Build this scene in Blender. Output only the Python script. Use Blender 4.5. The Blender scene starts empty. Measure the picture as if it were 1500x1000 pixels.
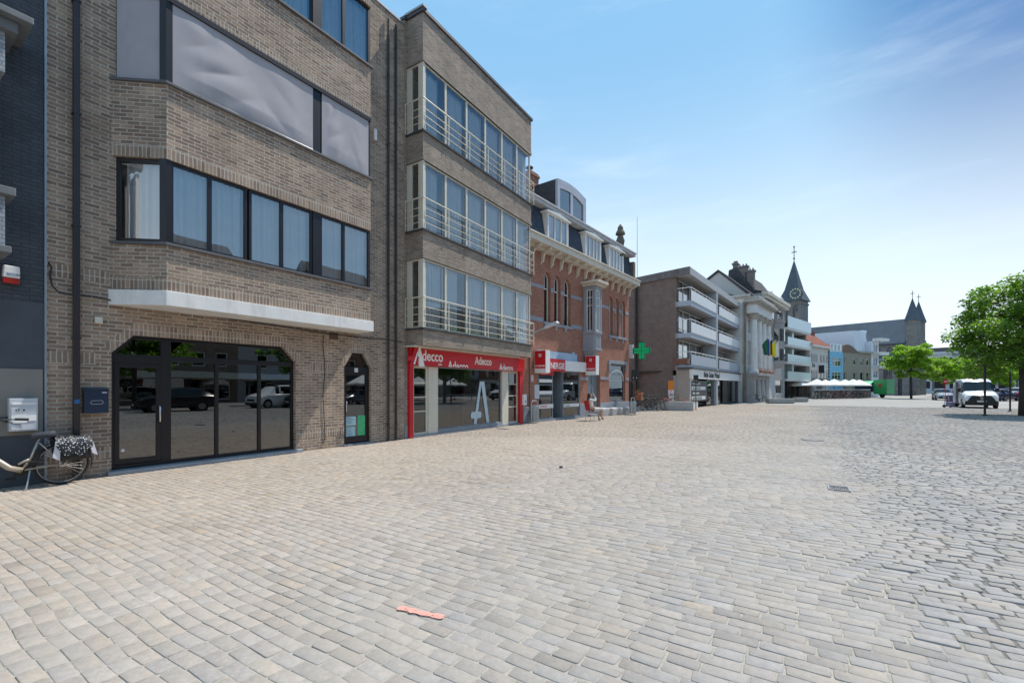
import bpy, bmesh, math, random
import numpy as np
from mathutils import Vector, Matrix
random.seed(7); rng = np.random.default_rng(5)
S = bpy.context.scene
COL = S.collection
R = math.radians
# ------------------------------------------------------------------ camera, sky, sun
EYE, FOC, CX, HZ = 1.6, 667.0, 750.0, 568.0
YAW = R(32.8)
cam = bpy.data.cameras.new("camera"); camo = bpy.data.objects.new("camera", cam); COL.objects.link(camo)
cam.sensor_width = 36; cam.lens = 16.0; cam.shift_y = 68/1500; cam.clip_start = .05; cam.clip_end = 3000
camo.location = (0, 0, EYE); camo.rotation_euler = (R(90), 0, YAW)
S.camera = camo
SUN = Vector((.17, .50, .85)).normalized()
w = bpy.data.worlds.new("World"); S.world = w; w.use_nodes = True
nt = w.node_tree; bg = nt.nodes["Background"]
sky = nt.nodes.new("ShaderNodeTexSky"); sky.sky_type = 'NISHITA'; sky.sun_disc = False
sky.sun_elevation = math.asin(SUN.z); sky.sun_rotation = math.atan2(SUN.x, SUN.y)
sky.air_density = 1.0; sky.dust_density = .6; sky.ozone_density = 2.2
def wn(t, **k):
    n = nt.nodes.new(t)
    for a, b in k.items(): setattr(n, a, b)
    return n
def wl(a, b): nt.links.new(a, b)
geo = wn("ShaderNodeNewGeometry")
# deep polarised blue high to the right of the square, pale towards the horizon
def dotn(v):
    d = wn("ShaderNodeVectorMath", operation='DOT_PRODUCT'); wl(geo.outputs['Incoming'], d.inputs[0])
    v = Vector(v).normalized(); d.inputs[1].default_value = (-v.x, -v.y, -v.z); return d.outputs['Value']
def ramp(src, a, b, lo=0., hi=1.):
    m = wn("ShaderNodeMapRange", interpolation_type='SMOOTHSTEP'); wl(src, m.inputs[0])
    m.inputs[1].default_value = a; m.inputs[2].default_value = b; m.inputs[3].default_value = lo; m.inputs[4].default_value = hi
    return m.outputs[0]
def wmix(fac, a, b, mode='MIX'):
    m = wn("ShaderNodeMix", data_type='RGBA', blend_type=mode)
    if isinstance(fac, float): m.inputs[0].default_value = fac
    else: wl(fac, m.inputs[0])
    for s, i in ((a, 6), (b, 7)):
        if isinstance(s, tuple): m.inputs[i].default_value = s
        else: wl(s, m.inputs[i])
    return m.outputs[2]
zup = dotn((0, 0, 1)); dr = dotn((.75, .75, .55)); dl = dotn((-.5, .8, .12))
SKYMUL = 1.0
deep = wmix(ramp(dr, .74, .915), (1.75, 3.55, 5.5, 1), (.02, .95, 2.9, 1))
pale = wmix(ramp(zup, .02, .62), (6.0, 6.7, 7.1, 1), deep)
pale = wmix(ramp(dotn((.93, .37, .0)), .62, .90, 0, .62), pale, (1.3, 3.5, 6.0, 1))
c1 = wmix(.94, sky.outputs[0], pale)
cn = wn("ShaderNodeTexNoise"); cn.inputs['Scale'].default_value = 2.2; cn.inputs['Detail'].default_value = 7; cn.inputs['Roughness'].default_value = .6
cm = wn("ShaderNodeMapping"); cm.inputs['Scale'].default_value = (1., 1., 5.5); cm.inputs['Rotation'].default_value = (.25, .1, .3)
wl(geo.outputs['Incoming'], cm.inputs[0]); wl(cm.outputs[0], cn.inputs['Vector'])
cf = ramp(cn.outputs[0], .48, .82, 0, .30)
c2 = wmix(cf, c1, (6.2, 7.0, 7.8, 1))
wl(c2, bg.inputs[0]); bg.inputs[1].default_value = .10
sl = bpy.data.lights.new("sun", 'SUN'); sl.energy = 3.1; sl.angle = R(.5); sl.color = (1, .94, .85)
so = bpy.data.objects.new("sun", sl); COL.objects.link(so); so.rotation_euler = SUN.to_track_quat('Z', 'Y').to_euler()
so.location = (0, 0, 60)
S.view_settings.view_transform = 'Standard'; S.view_settings.look = 'None'; S.view_settings.exposure = .76; S.view_settings.gamma = 1
S.cycles.max_bounces = 6; S.cycles.diffuse_bounces = 3; S.cycles.glossy_bounces = 3; S.cycles.transparent_max_bounces = 10
S.cycles.use_denoising = True; S.cycles.caustics_reflective = False; S.cycles.caustics_refractive = False
S.render.use_persistent_data = False

# ------------------------------------------------------------------ materials
class NT:
    def __init__(s, name):
        s.m = bpy.data.materials.new(name); s.m.use_nodes = True; s.t = s.m.node_tree
        s.p = s.t.nodes["Principled BSDF"]; s.out = s.t.nodes["Material Output"]
    def n(s, t, **k):
        x = s.t.nodes.new(t)
        for a, b in k.items(): setattr(x, a, b)
        return x
    def l(s, a, b): s.t.links.new(a, b)
    def coord(s, which='Object'):
        if not hasattr(s, '_tc'): s._tc = s.n("ShaderNodeTexCoord")
        return s._tc.outputs[which]
    def noise(s, scale, detail=4, rough=.55, which='Object', stretch=None):
        x = s.n("ShaderNodeTexNoise"); x.inputs['Scale'].default_value = scale; x.inputs['Detail'].default_value = detail
        x.inputs['Roughness'].default_value = rough
        v = s.coord(which)
        if stretch:
            mp = s.n("ShaderNodeMapping"); mp.inputs['Scale'].default_value = stretch; s.l(v, mp.inputs[0]); v = mp.outputs[0]
        s.l(v, x.inputs['Vector']); return x.outputs[0]
    def rng(s, src, a, b, lo, hi):
        m = s.n("ShaderNodeMapRange"); s.l(src, m.inputs[0])
        for i, v in zip((1, 2, 3, 4), (a, b, lo, hi)): m.inputs[i].default_value = v
        return m.outputs[0]
    def mix(s, fac, a, b, mode='MIX'):
        m = s.n("ShaderNodeMix", data_type='RGBA', blend_type=mode)
        if isinstance(fac, (int, float)): m.inputs[0].default_value = fac
        else: s.l(fac, m.inputs[0])
        for q, i in ((a, 6), (b, 7)):
            if isinstance(q, tuple): m.inputs[i].default_value = (*q, 1) if len(q) == 3 else q
            else: s.l(q, m.inputs[i])
        return m.outputs[2]
    def gray(s, v):
        c = s.n("ShaderNodeCombineColor"); 
        for i in range(3): s.l(v, c.inputs[i])
        return c.outputs[0]
    def bump(s, h, strength=.5, dist=.01):
        b = s.n("ShaderNodeBump"); b.inputs['Strength'].default_value = strength; b.inputs['Distance'].default_value = dist
        s.l(h, b.inputs['Height']); s.l(b.outputs[0], s.p.inputs['Normal'])
    def math(s, op, a, b=None):
        m = s.n("ShaderNodeMath", operation=op)
        for i, q in enumerate((a, b)):
            if q is None: continue
            if isinstance(q, (int, float)): m.inputs[i].default_value = q
            else: s.l(q, m.inputs[i])
        return m.outputs[0]

def mat(name, c, rough=.6, metal=0., var=.12, scale=3., bump=0., bscale=40., dirt=0., emis=None, spec=.5, stretch=None):
    t = NT(name)
    f = t.rng(t.noise(scale, 6, .65, stretch=stretch), .3, .7, 1-var, 1+var)
    col = t.mix(1., c, t.gray(f), 'MULTIPLY')
    if dirt:
        f2 = t.rng(t.noise(1.1, 7, .7, stretch=(2.5, 2.5, .5)), .5, .72, 0, dirt)
        col = t.mix(f2, col, (c[0]*.35, c[1]*.34, c[2]*.32))
    t.l(col, t.p.inputs['Base Color']); t.p.inputs['Roughness'].default_value = rough; t.p.inputs['Metallic'].default_value = metal
    t.p.inputs['Specular IOR Level'].default_value = spec
    if bump: t.bump(t.noise(bscale, 4, .6), bump, .01)
    if emis: t.p.inputs['Emission Color'].default_value = (*emis[:3], 1); t.p.inputs['Emission Strength'].default_value = emis[3]
    return t.m

def brick(name, ca, cb, mortar, bw=.20, bh=.065, ms=.010, swap=False, var=.2, bump=.6, dirt=.35, bias=0., stain=None):
    t = NT(name)
    v = t.coord('UV')
    dn = t.n("ShaderNodeTexNoise"); dn.inputs['Scale'].default_value = 9; dn.inputs['Detail'].default_value = 2; t.l(v, dn.inputs['Vector'])
    sub = t.n("ShaderNodeVectorMath", operation='SUBTRACT'); t.l(dn.outputs['Color'], sub.inputs[0]); sub.inputs[1].default_value = (.5, .5, .5)
    sc = t.n("ShaderNodeVectorMath", operation='SCALE'); t.l(sub.outputs[0], sc.inputs[0]); sc.inputs['Scale'].default_value = .014
    ad = t.n("ShaderNodeVectorMath", operation='ADD'); t.l(v, ad.inputs[0]); t.l(sc.outputs[0], ad.inputs[1])
    mp = t.n("ShaderNodeMapping"); t.l(ad.outputs[0], mp.inputs[0])
    if swap: mp.inputs['Rotation'].default_value = (0, 0, R(90))
    b = t.n("ShaderNodeTexBrick"); t.l(mp.outputs[0], b.inputs['Vector'])
    b.inputs['Scale'].default_value = 1; b.inputs['Brick Width'].default_value = bw; b.inputs['Row Height'].default_value = bh
    b.inputs['Mortar Size'].default_value = ms; b.inputs['Mortar Smooth'].default_value = .25; b.inputs['Bias'].default_value = bias
    b.offset = .5 if not swap else .0
    b.inputs['Color1'].default_value = (*ca, 1); b.inputs['Color2'].default_value = (*cb, 1); b.inputs['Mortar'].default_value = (*mortar, 1)
    f = t.rng(t.noise(1.3, 7, .7, 'UV'), .3, .7, 1-var, 1+var)
    col = t.mix(1., b.outputs['Color'], t.gray(f), 'MULTIPLY')
    f3 = t.rng(t.noise(38, 3, .7, 'UV'), .3, .7, .86, 1.14)
    col = t.mix(1., col, t.gray(f3), 'MULTIPLY')
    if dirt:
        f2 = t.rng(t.noise(.6, 8, .7, 'UV', (1.8, .45, 1)), .5, .75, 0, dirt)
        col = t.mix(f2, col, (ca[0]*.4, ca[1]*.4, ca[2]*.42))
    if stain:
        f4 = t.rng(t.noise(.8, 6, .6, 'UV', (1.3, .7, 3)), .48, .7, 0, .45); col = t.mix(f4, col, stain)
    t.l(col, t.p.inputs['Base Color']); t.p.inputs['Roughness'].default_value = .9; t.p.inputs['Specular IOR Level'].default_value = .25
    h = t.math('SUBTRACT', t.math('MULTIPLY', t.noise(55, 4, .6, 'UV'), .35), b.outputs['Fac'])
    t.bump(h, bump, .018)
    return t.m

def glass(name, tint=(.75, .8, .82), ior=1.75, rough=0., refl=(1, 1, 1), add=0.):
    t = NT(name); t.t.nodes.remove(t.p)
    tr = t.n("ShaderNodeBsdfTransparent"); tr.inputs[0].default_value = (*tint, 1)
    gl = t.n("ShaderNodeBsdfGlossy"); gl.inputs['Roughness'].default_value = rough; gl.inputs[0].default_value = (*refl, 1)
    fr = t.n("ShaderNodeFresnel"); fr.inputs[0].default_value = ior
    # slightly uneven float glass
    bm = t.n("ShaderNodeBump"); bm.inputs['Strength'].default_value = .04; bm.inputs['Distance'].default_value = .02
    t.l(t.noise(1.6, 1, .4), bm.inputs['Height']); t.l(bm.outputs[0], gl.inputs['Normal'])
    f = t.math('ADD', fr.outputs[0], add)
    mx = t.n("ShaderNodeMixShader"); t.l(f, mx.inputs[0]); t.l(tr.outputs[0], mx.inputs[1]); t.l(gl.outputs[0], mx.inputs[2])
    t.l(mx.outputs[0], t.out.inputs[0]); return t.m

def leafmat(name, c):
    t = NT(name)
    f = t.rng(t.noise(1.2, 3, .6), .3, .7, .75, 1.3)
    oi = t.n("ShaderNodeNewGeometry"); f2 = t.rng(oi.outputs['Random Per Island'], 0, 1, .65, 1.35)
    col = t.mix(1., t.mix(1., c, t.gray(f), 'MULTIPLY'), t.gray(f2), 'MULTIPLY')
    t.l(col, t.p.inputs['Base Color']); t.p.inputs['Roughness'].default_value = .45; t.p.inputs['Specular IOR Level'].default_value = .35
    tl = t.n("ShaderNodeBsdfTranslucent"); t.l(t.mix(1., col, (1.7, 1.9, .55), 'MULTIPLY'), tl.inputs[0])
    mx = t.n("ShaderNodeMixShader"); mx.inputs[0].default_value = .42
    t.l(t.p.outputs[0], mx.inputs[1]); t.l(tl.outputs[0], mx.inputs[2]); t.l(mx.outputs[0], t.out.inputs[0]); return t.m

# ------------------------------------------------------------------ mesh builder
class MB:
    """collects faces in a building's own frame (x along the street, y into the block, z up)"""
    def __init__(s, xf=None):
        s.v = []; s.f = []; s.m = []; s.xf = xf; s.cuts = []
    def _p(s, p):
        if s.xf:
            ou, od, a = s.xf; c, n = math.cos(a), math.sin(a)
            return (ou + p[0]*c - p[1]*n, od + p[0]*n + p[1]*c, p[2])
        return tuple(p)
    def add(s, vs, fs, m=0):
        k = len(s.v); s.cuts.append((k, len(s.f))); s.v += [s._p(p) for p in vs]; s.f += [tuple(i+k for i in f) for f in fs]; s.m += [m]*len(fs); return s
    def box(s, x0, x1, y0, y1, z0, z1, m=0):
        if x1 < x0: x0, x1 = x1, x0
        if y1 < y0: y0, y1 = y1, y0
        if z1 < z0: z0, z1 = z1, z0
        return s.add([(x0,y0,z0),(x1,y0,z0),(x1,y1,z0),(x0,y1,z0),(x0,y0,z1),(x1,y0,z1),(x1,y1,z1),(x0,y1,z1)],
              [(0,3,2,1),(4,5,6,7),(0,1,5,4),(1,2,6,5),(2,3,7,6),(3,0,4,7)], m)
    def quad(s, a, b, c, d, m=0): return s.add([a, b, c, d], [(0,1,2,3)], m)
    def prism(s, poly, y0, y1, m=0):
        """poly in x,z extruded y0..y1"""
        n = len(poly); A = [(p[0], y0, p[1]) for p in poly]+[(p[0], y1, p[1]) for p in poly]
        return s.add(A, [tuple(range(n)), tuple(range(2*n-1, n-1, -1))]+[(i, i+n, (i+1) % n+n, (i+1) % n) for i in range(n)], m)
    def slab(s, poly, z0, z1, m=0):
        """poly in x,y extruded z0..z1"""
        n = len(poly); A = [(p[0], p[1], z0) for p in poly]+[(p[0], p[1], z1) for p in poly]
        return s.add(A, [tuple(range(n-1, -1, -1)), tuple(range(n, 2*n))]+[(i, (i+1) % n, (i+1) % n+n, i+n) for i in range(n)], m)
    def sideprism(s, poly, x0, x1, m=0):
        """poly in y,z extruded x0..x1"""
        n = len(poly); A = [(x0, p[0], p[1]) for p in poly]+[(x1, p[0], p[1]) for p in poly]
        return s.add(A, [tuple(range(n-1, -1, -1)), tuple(range(n, 2*n))]+[(i, (i+1) % n, (i+1) % n+n, i+n) for i in range(n)], m)
    def tube(s, pts, r, n=8, m=0, cap=True):
        pts = [Vector(p) for p in pts]; rr = r if isinstance(r, (list, tuple)) else [r]*len(pts)
        V = []; F = []; prev = None
        for i, p in enumerate(pts):
            d = (pts[min(i+1, len(pts)-1)]-pts[max(i-1, 0)]).normalized()
            if prev is None: a = d.orthogonal().normalized()
            else: a = (prev-d*prev.dot(d)).normalized()
            prev = a; b = d.cross(a)
            V += [tuple(p+(a*math.cos(2*math.pi*k/n)+b*math.sin(2*math.pi*k/n))*rr[i]) for k in range(n)]
        for i in range(len(pts)-1):
            F += [(i*n+k, i*n+(k+1) % n, (i+1)*n+(k+1) % n, (i+1)*n+k) for k in range(n)]
        if cap: F += [tuple(range(n-1, -1, -1)), tuple(range((len(pts)-1)*n, len(pts)*n))]
        return s.add(V, F, m)
    def lathe(s, prof, c=(0, 0, 0), n=16, m=0, axis='z'):
        V = []; F = []
        for r, h in prof:
            for k in range(n):
                a = 2*math.pi*k/n; x, y = r*math.cos(a), r*math.sin(a)
                q = {'z': (x, y, h), 'x': (h, x, y), 'y': (x, h, y)}[axis]
                V.append((c[0]+q[0], c[1]+q[1], c[2]+q[2]))
        for i in range(len(prof)-1):
            F += [(i*n+k, i*n+(k+1) % n, (i+1)*n+(k+1) % n, (i+1)*n+k) for k in range(n)]
        F += [tuple(range(n-1, -1, -1)), tuple(range((len(prof)-1)*n, len(prof)*n))]
        return s.add(V, F, m)
    def wall(s, x0, x1, z0, z1, holes=(), y=0., th=.25, m=0):
        """sheet wall with rectangular openings and their reveals"""
        xs = sorted({x0, x1, *[h[0] for h in holes], *[h[1] for h in holes]}); zs = sorted({z0, z1, *[h[2] for h in holes], *[h[3] for h in holes]})
        xs = [x for x in xs if x0-1e-6 <= x <= x1+1e-6]; zs = [z for z in zs if z0-1e-6 <= z <= z1+1e-6]
        for i in range(len(xs)-1):
            j = 0
            while j < len(zs)-1:
                cx = (xs[i]+xs[i+1])/2
                inside = lambda q: any(h[0] < cx < h[1] and h[2] < q < h[3] for h in holes)
                if inside((zs[j]+zs[j+1])/2): j += 1; continue
                k = j
                while k+1 < len(zs)-1 and not inside((zs[k+1]+zs[k+2])/2): k += 1
                a, b, c, d = xs[i], xs[i+1], zs[j], zs[k+1]
                s.quad((a,y,c),(b,y,c),(b,y,d),(a,y,d), m); s.quad((b,y+th,c),(a,y+th,c),(a,y+th,d),(b,y+th,d), m)
                j = k+1
        for (a, b, c, d) in holes:
            s.quad((a,y,c),(a,y+th,c),(b,y+th,c),(b,y,c), m); s.quad((a,y,d),(b,y,d),(b,y+th,d),(a,y+th,d), m)
            s.quad((a,y,c),(a,y,d),(a,y+th,d),(a,y+th,c), m); s.quad((b,y,c),(b,y+th,c),(b,y+th,d),(b,y,d), m)
        s.quad((x0,y,z0),(x0,y,z1),(x0,y+th,z1),(x0,y+th,z0), m); s.quad((x1,y,z0),(x1,y+th,z0),(x1,y+th,z1),(x1,y,z1), m)
        s.quad((x0,y,z1),(x1,y,z1),(x1,y+th,z1),(x0,y+th,z1), m); s.quad((x0,y,z0),(x0,y+th,z0),(x1,y+th,z0),(x1,y,z0), m)
        return s
    def ring(s, outer, inner, y0, y1, m=0):
        """frame between two x,z outlines with the same point count"""
        n = len(outer)
        for i in range(n):
            j = (i+1) % n
            a, b, c, d = outer[i], outer[j], inner[j], inner[i]
            s.add([(a[0],y0,a[1]),(b[0],y0,b[1]),(c[0],y0,c[1]),(d[0],y0,d[1]),(a[0],y1,a[1]),(b[0],y1,b[1]),(c[0],y1,c[1]),(d[0],y1,d[1])],
                  [(0,1,2,3),(7,6,5,4),(0,4,5,1),(3,2,6,7)], m)
        return s
    def each(s, name, mats, parent, group=1, **k):
        """one object per piece (group = how many adds make a piece)"""
        cuts = s.cuts[::group]+[(len(s.v), len(s.f))]; out = []
        for (v0, f0), (v1, f1) in zip(cuts[:-1], cuts[1:]):
            q = MB(); q.v = s.v[v0:v1]; q.f = [tuple(i-v0 for i in f) for f in s.f[f0:f1]]; q.m = s.m[f0:f1]; out.append(q.build(name, mats, parent, **k))
        return out
    def build(s, name, mats, parent=None, smooth=False, loc=None, rz=0, bevel=0, label=None, recalc=True):
        me = bpy.data.meshes.new(name); me.from_pydata(s.v, [], s.f)
        if not isinstance(mats, (list, tuple)): mats = [mats]
        for m in mats: me.materials.append(m)
        if len(mats) > 1: me.polygons.foreach_set('material_index', s.m)
        if recalc and len(s.f) < 60000:
            bm = bmesh.new(); bm.from_mesh(me); bmesh.ops.recalc_face_normals(bm, faces=bm.faces); bm.to_mesh(me); bm.free()
        uvbox(me)
        if smooth: me.polygons.foreach_set('use_smooth', [True]*len(me.polygons))
        return link(name, me, parent, loc, rz, bevel, label, smooth)

def uvbox(me):
    nv = len(me.vertices); nl = len(me.loops); nf = len(me.polygons)
    if not nf: return
    co = np.empty(nv*3); me.vertices.foreach_get('co', co); co = co.reshape(-1, 3)
    li = np.empty(nl, int); me.loops.foreach_get('vertex_index', li)
    no = np.empty(nf*3); me.polygons.foreach_get('normal', no); no = no.reshape(-1, 3)
    lt = np.empty(nf, int); me.polygons.foreach_get('loop_total', lt)
    fn = np.repeat(no, lt, axis=0); p = co[li]
    h = np.hypot(fn[:, 0], fn[:, 1]); flat = h < .7; hh = np.where(h < 1e-6, 1, h)
    tx, ty = -fn[:, 1]/hh, fn[:, 0]/hh
    sg = np.where(tx < -.01, -1, 1); sg = np.where(np.abs(tx) < .01, np.sign(ty+1e-9), sg)
    u = np.where(flat, p[:, 0], (p[:, 0]*tx+p[:, 1]*ty)*sg); v = np.where(flat, p[:, 1], p[:, 2])
    uv = me.uv_layers.new(name="uv"); uv.data.foreach_set('uv', np.stack([u, v], 1).ravel())

def link(name, me, parent=None, loc=None, rz=0, bevel=0, label=None, smooth=False):
    o = bpy.data.objects.new(name, me); COL.objects.link(o)
    if parent: o.parent = parent
    if loc is not None: o.location = loc
    o.rotation_euler = (0, 0, rz)
    if bevel:
        b = o.modifiers.new("b", 'BEVEL'); b.width = bevel; b.segments = 2; b.limit_method = 'ANGLE'; b.angle_limit = R(40)
    if label: o['label'] = label
    return o

def thing(name, label, cat, loc=(0, 0, 0), rz=0, group=None):
    o = bpy.data.objects.new(name, None); COL.objects.link(o); o.location = loc; o.rotation_euler = (0, 0, rz); o.empty_display_size = .2
    return tag(o, label, cat, group)
def tag(o, label, cat, group=None):
    o['label'] = label; o['category'] = cat
    if group: o['group'] = group
    return o
def struct(o): o['kind'] = 'structure'; return o
def dup(root, loc, rz, label=None, group=None, scale=None):
    r = root.copy(); COL.objects.link(r); r.location = loc; r.rotation_euler = (0, 0, rz)
    if label: r['label'] = label
    if group: r['group'] = group
    if scale: r.scale = scale
    for ch in list(root.children):
        c = ch.copy(); COL.objects.link(c); c.parent = r
        for g in list(ch.children):
            d = g.copy(); COL.objects.link(d); d.parent = c
    return r

# ------------------------------------------------------------------ survey of the street: photo rays onto facade planes
def ray(px):
    a = (px-CX)/FOC; return Vector((-math.sin(YAW)+a*math.cos(YAW), math.cos(YAW)+a*math.sin(YAW)))
class Fac:
    """a street front: origin on its base line, a = its turn from the street axis"""
    def __init__(s, ox, oy, a):
        s.o = Vector((ox, oy)); s.a = R(a); s.dir = Vector((math.sin(s.a), math.cos(s.a))); s.into = Vector((-math.cos(s.a), math.sin(s.a)))
        s.rz = R(90)-s.a; s.loc = (ox, oy, 0)
    def t(s, px, d=0): r = ray(px); return (s.o.dot(s.into)+d)/r.dot(s.into)
    def u(s, px, d=0): return (ray(px)*s.t(px, d)-s.o).dot(s.dir)
    def z(s, px, py, d=0): return EYE+(HZ-py)/FOC*s.t(px, d)
    def d(s, px, u=0):
        r = ray(px); n = Vector((-r.y, r.x)); return -(s.o+s.dir*u).dot(n)/s.into.dot(n)
    def zd(s, px, py, u=0):
        p = s.o+s.dir*u+s.into*s.d(px, u); t = -p.x*math.sin(YAW)+p.y*math.cos(YAW); return EYE+(HZ-py)/FOC*t
    def w(s, u, d=0, z=0): p = s.o+s.dir*u+s.into*d; return (p.x, p.y, z)
def gp(px, py=None, depth=None):
    """ground point seen at a photo pixel"""
    t = depth if depth else EYE*FOC/(py-HZ)
    r = ray(px)*t; return (r.x, r.y)

# ------------------------------------------------------------------ shared pieces
def text_into(mb, body, x, z, size, y, m=0, bold=0., extrude=.01, clip=None, align='LEFT', sx=1., fit=None):
    cu = bpy.data.curves.new("t", 'FONT'); cu.body = body; cu.size = size; cu.offset = bold; cu.extrude = extrude; cu.align_x = align
    cu.resolution_u = 3
    o = bpy.data.objects.new("t", cu); COL.objects.link(o); bpy.context.view_layer.update()
    me = bpy.data.meshes.new_from_object(o.evaluated_get(bpy.context.evaluated_depsgraph_get()))
    bpy.data.objects.remove(o); bpy.data.curves.remove(cu)
    bm = bmesh.new(); bm.from_mesh(me); bpy.data.meshes.remove(me)
    if fit: x0_ = min(v.co.x for v in bm.verts); sx = fit/(max(v.co.x for v in bm.verts)-x0_)
    for v in bm.verts: v.co = Vector((x+v.co.x*sx, y-v.co.z, z+v.co.y))
    if clip:
        for co, no in clip:
            bmesh.ops.bisect_plane(bm, geom=bm.verts[:]+bm.edges[:]+bm.faces[:], plane_co=co, plane_no=no, clear_outer=True)
    bm.verts.index_update()
    mb.add([tuple(v.co) for v in bm.verts], [tuple(v.index for v in f.verts) for f in bm.faces], m); bm.free()

def curtain_mb(mb, x0, x1, z0, z1, y, amp=.042, wl=.11, gather=None):
    n = max(8, int((x1-x0)/.016)); V = []; ph = random.random()*6
    for i in range(n+1):
        x = x0+(x1-x0)*i/n
        d = amp*(math.sin(2*math.pi*x/wl+ph)+.5*math.sin(2*math.pi*x/wl*.37+ph*2)+.3*math.sin(2*math.pi*x/wl*2.3+1.3*ph))
        V += [(x, y+d*.8, z0), (x, y+d, z1)]
    mb.add(V, [(2*i, 2*i+2, 2*i+3, 2*i+1) for i in range(n)])

def window(parent, x0, x1, z0, z1, y, cols, fm, gm, fw=.05, dep=.06, rows=None, cm=None, cy=.11, xf=None, name='window', label=None, gaps=None, bar=None, arch=False):
    """cols: list of x of mullion centres (or a count); rows: list of z of bars"""
    if isinstance(cols, int): cols = [x0+(x1-x0)*k/cols for k in range(1, cols)]
    bar = bar or fw
    mb = MB(xf); mb.ring([(x0,z0),(x1,z0),(x1,z1),(x0,z1)], [(x0+fw,z0+fw),(x1-fw,z0+fw),(x1-fw,z1-fw),(x0+fw,z1-fw)], y, y+dep)
    for k, c in enumerate(cols):
        h = (gaps[k] if gaps else bar)/2; mb.box(c-h, c+h, y-.003, y+dep+.003, z0+fw, z1-fw)
    for r in (rows or []): mb.box(x0+fw, x1-fw, y+.004, y+dep-.004, r-bar/2, r+bar/2)
    o = mb.build(name, fm, parent, label=label)
    g = MB(xf); yp = y+dep*.5; g.quad((x0+fw*.6, yp, z0+fw*.6), (x1-fw*.6, yp, z0+fw*.6), (x1-fw*.6, yp, z1-fw*.6), (x0+fw*.6, yp, z1-fw*.6)); g.build('pane', gm, o, recalc=False)
    if cm:
        c = MB(xf); curtain_mb(c, x0+fw, x1-fw, z0+.03, z1-.02, y+dep+cy); c.build('curtain', cm, o, smooth=True, recalc=False)
    return o
# ------------------------------------------------------------------ palette
M_brickA = brick('grey_brown_brick', (.405, .292, .215), (.215, .150, .118), (.50, .45, .385), bw=.225, bh=.071, ms=.0105, dirt=.42, bump=.9, var=.24)
M_soldA = brick('grey_brown_brick_upright', (.385, .285, .212), (.225, .160, .128), (.50, .45, .385), bw=.225, bh=.071, ms=.0105, swap=True, dirt=.2, bump=.7)
M_brickB = brick('fine_grey_brick', (.335, .265, .215), (.20, .156, .128), (.40, .36, .31), bw=.20, bh=.058, ms=.008, dirt=.4, bump=.6)
M_soldB = brick('fine_grey_brick_upright', (.33, .27, .22), (.22, .18, .15), (.40, .36, .32), bw=.20, bh=.058, ms=.008, swap=True, dirt=.3)
M_brickR = brick('orange_red_brick', (.42, .185, .125), (.32, .130, .088), (.38, .27, .22), bw=.20, bh=.062, ms=.006, dirt=.15, var=.12)
M_brickBlue = brick('slate_blue_painted_brick', (.085, .098, .115), (.072, .084, .10), (.060, .070, .085), bw=.2, bh=.065, ms=.009, dirt=.2)
M_brickWhite = brick('pale_painted_brick', (.34, .37, .41), (.28, .31, .35), (.20, .22, .25), bw=.2, bh=.065, ms=.009)
M_brickC = brick('brown_brick_flank', (.245, .180, .150), (.19, .138, .116), (.22, .18, .155), bw=.2, bh=.06, ms=.006, dirt=.3, var=.14)
M_dark = mat('dark_bronze_aluminium', (.020, .018, .022), .35, .3, .08)
M_black = mat('black_plastic', (.012, .012, .013), .5)
M_interior = mat('dim_interior', (.06, .055, .05), .9)
M_interiorL = mat('pale_interior', (.30, .29, .27), .9)
M_glass = glass('window_glass', (.90, .93, .95), 1.65, add=.19)
M_glassP = glass('pale_window_glass', (.97, .98, .98), 1.6, add=.12)
M_glassD = glass('tinted_shop_glass', (.16, .17, .18), 1.75, add=.09)
M_glassS = glass('shop_glass', (.50, .54, .54), 1.7, add=.06)
M_glassB = glass('clear_glass', (.85, .9, .9), 1.5)
M_curtain = mat('white_net_curtain', (.84, .86, .88), .9, var=.05)
M_curtainB = mat('cool_white_net_curtain', (.82, .88, .90), .9, var=.05)
M_blind = mat('mauve_grey_screen_fabric', (.37, .355, .385), .85, var=.04, bump=.15, bscale=200)
M_cream = mat('cream_painted_metal', (.66, .62, .52), .4, var=.06, dirt=.12)
M_white = mat('white_paint', (.80, .80, .79), .45, var=.05)
M_whitestone = mat('white_rendered_concrete', (.76, .75, .73), .75, var=.08, dirt=.32)
M_bluestone = mat('blue_limestone', (.27, .30, .34), .6, var=.12, bump=.2)
M_red = mat('signal_red_panel', (.56, .012, .022), .35, var=.04)
M_redcloth = mat('red_cloth', (.5, .03, .04), .8)
M_navy = mat('navy_blue_enamel', (.012, .028, .062), .3)
M_zinc = mat('grey_zinc', (.32, .35, .38), .45, .3, dirt=.3)
M_steel = mat('brushed_steel', (.62, .62, .62), .28, .9)
M_darkgrey = mat('dark_grey_metal', (.07, .072, .08), .5, .2)
M_concrete = mat('weathered_concrete', (.40, .385, .36), .85, var=.15, dirt=.35, bump=.3)
M_green = mat('green_paper', (.10, .55, .24), .8); M_cyanpaper = mat('pale_cyan_paper', (.42, .62, .68), .8)
M_ink = mat('printed_ink', (.03, .03, .03), .8, var=0)
M_anthra = mat('slate_blue_render', (.070, .080, .098), .75, var=.1, dirt=.2, bump=.1)
M_taupe = mat('taupe_render', (.225, .215, .195), .6, var=.06, dirt=.15)
M_rubber = mat('black_rubber', (.018, .018, .018), .8)
M_roof = mat('roof_felt', (.10, .10, .10), .9)

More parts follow.
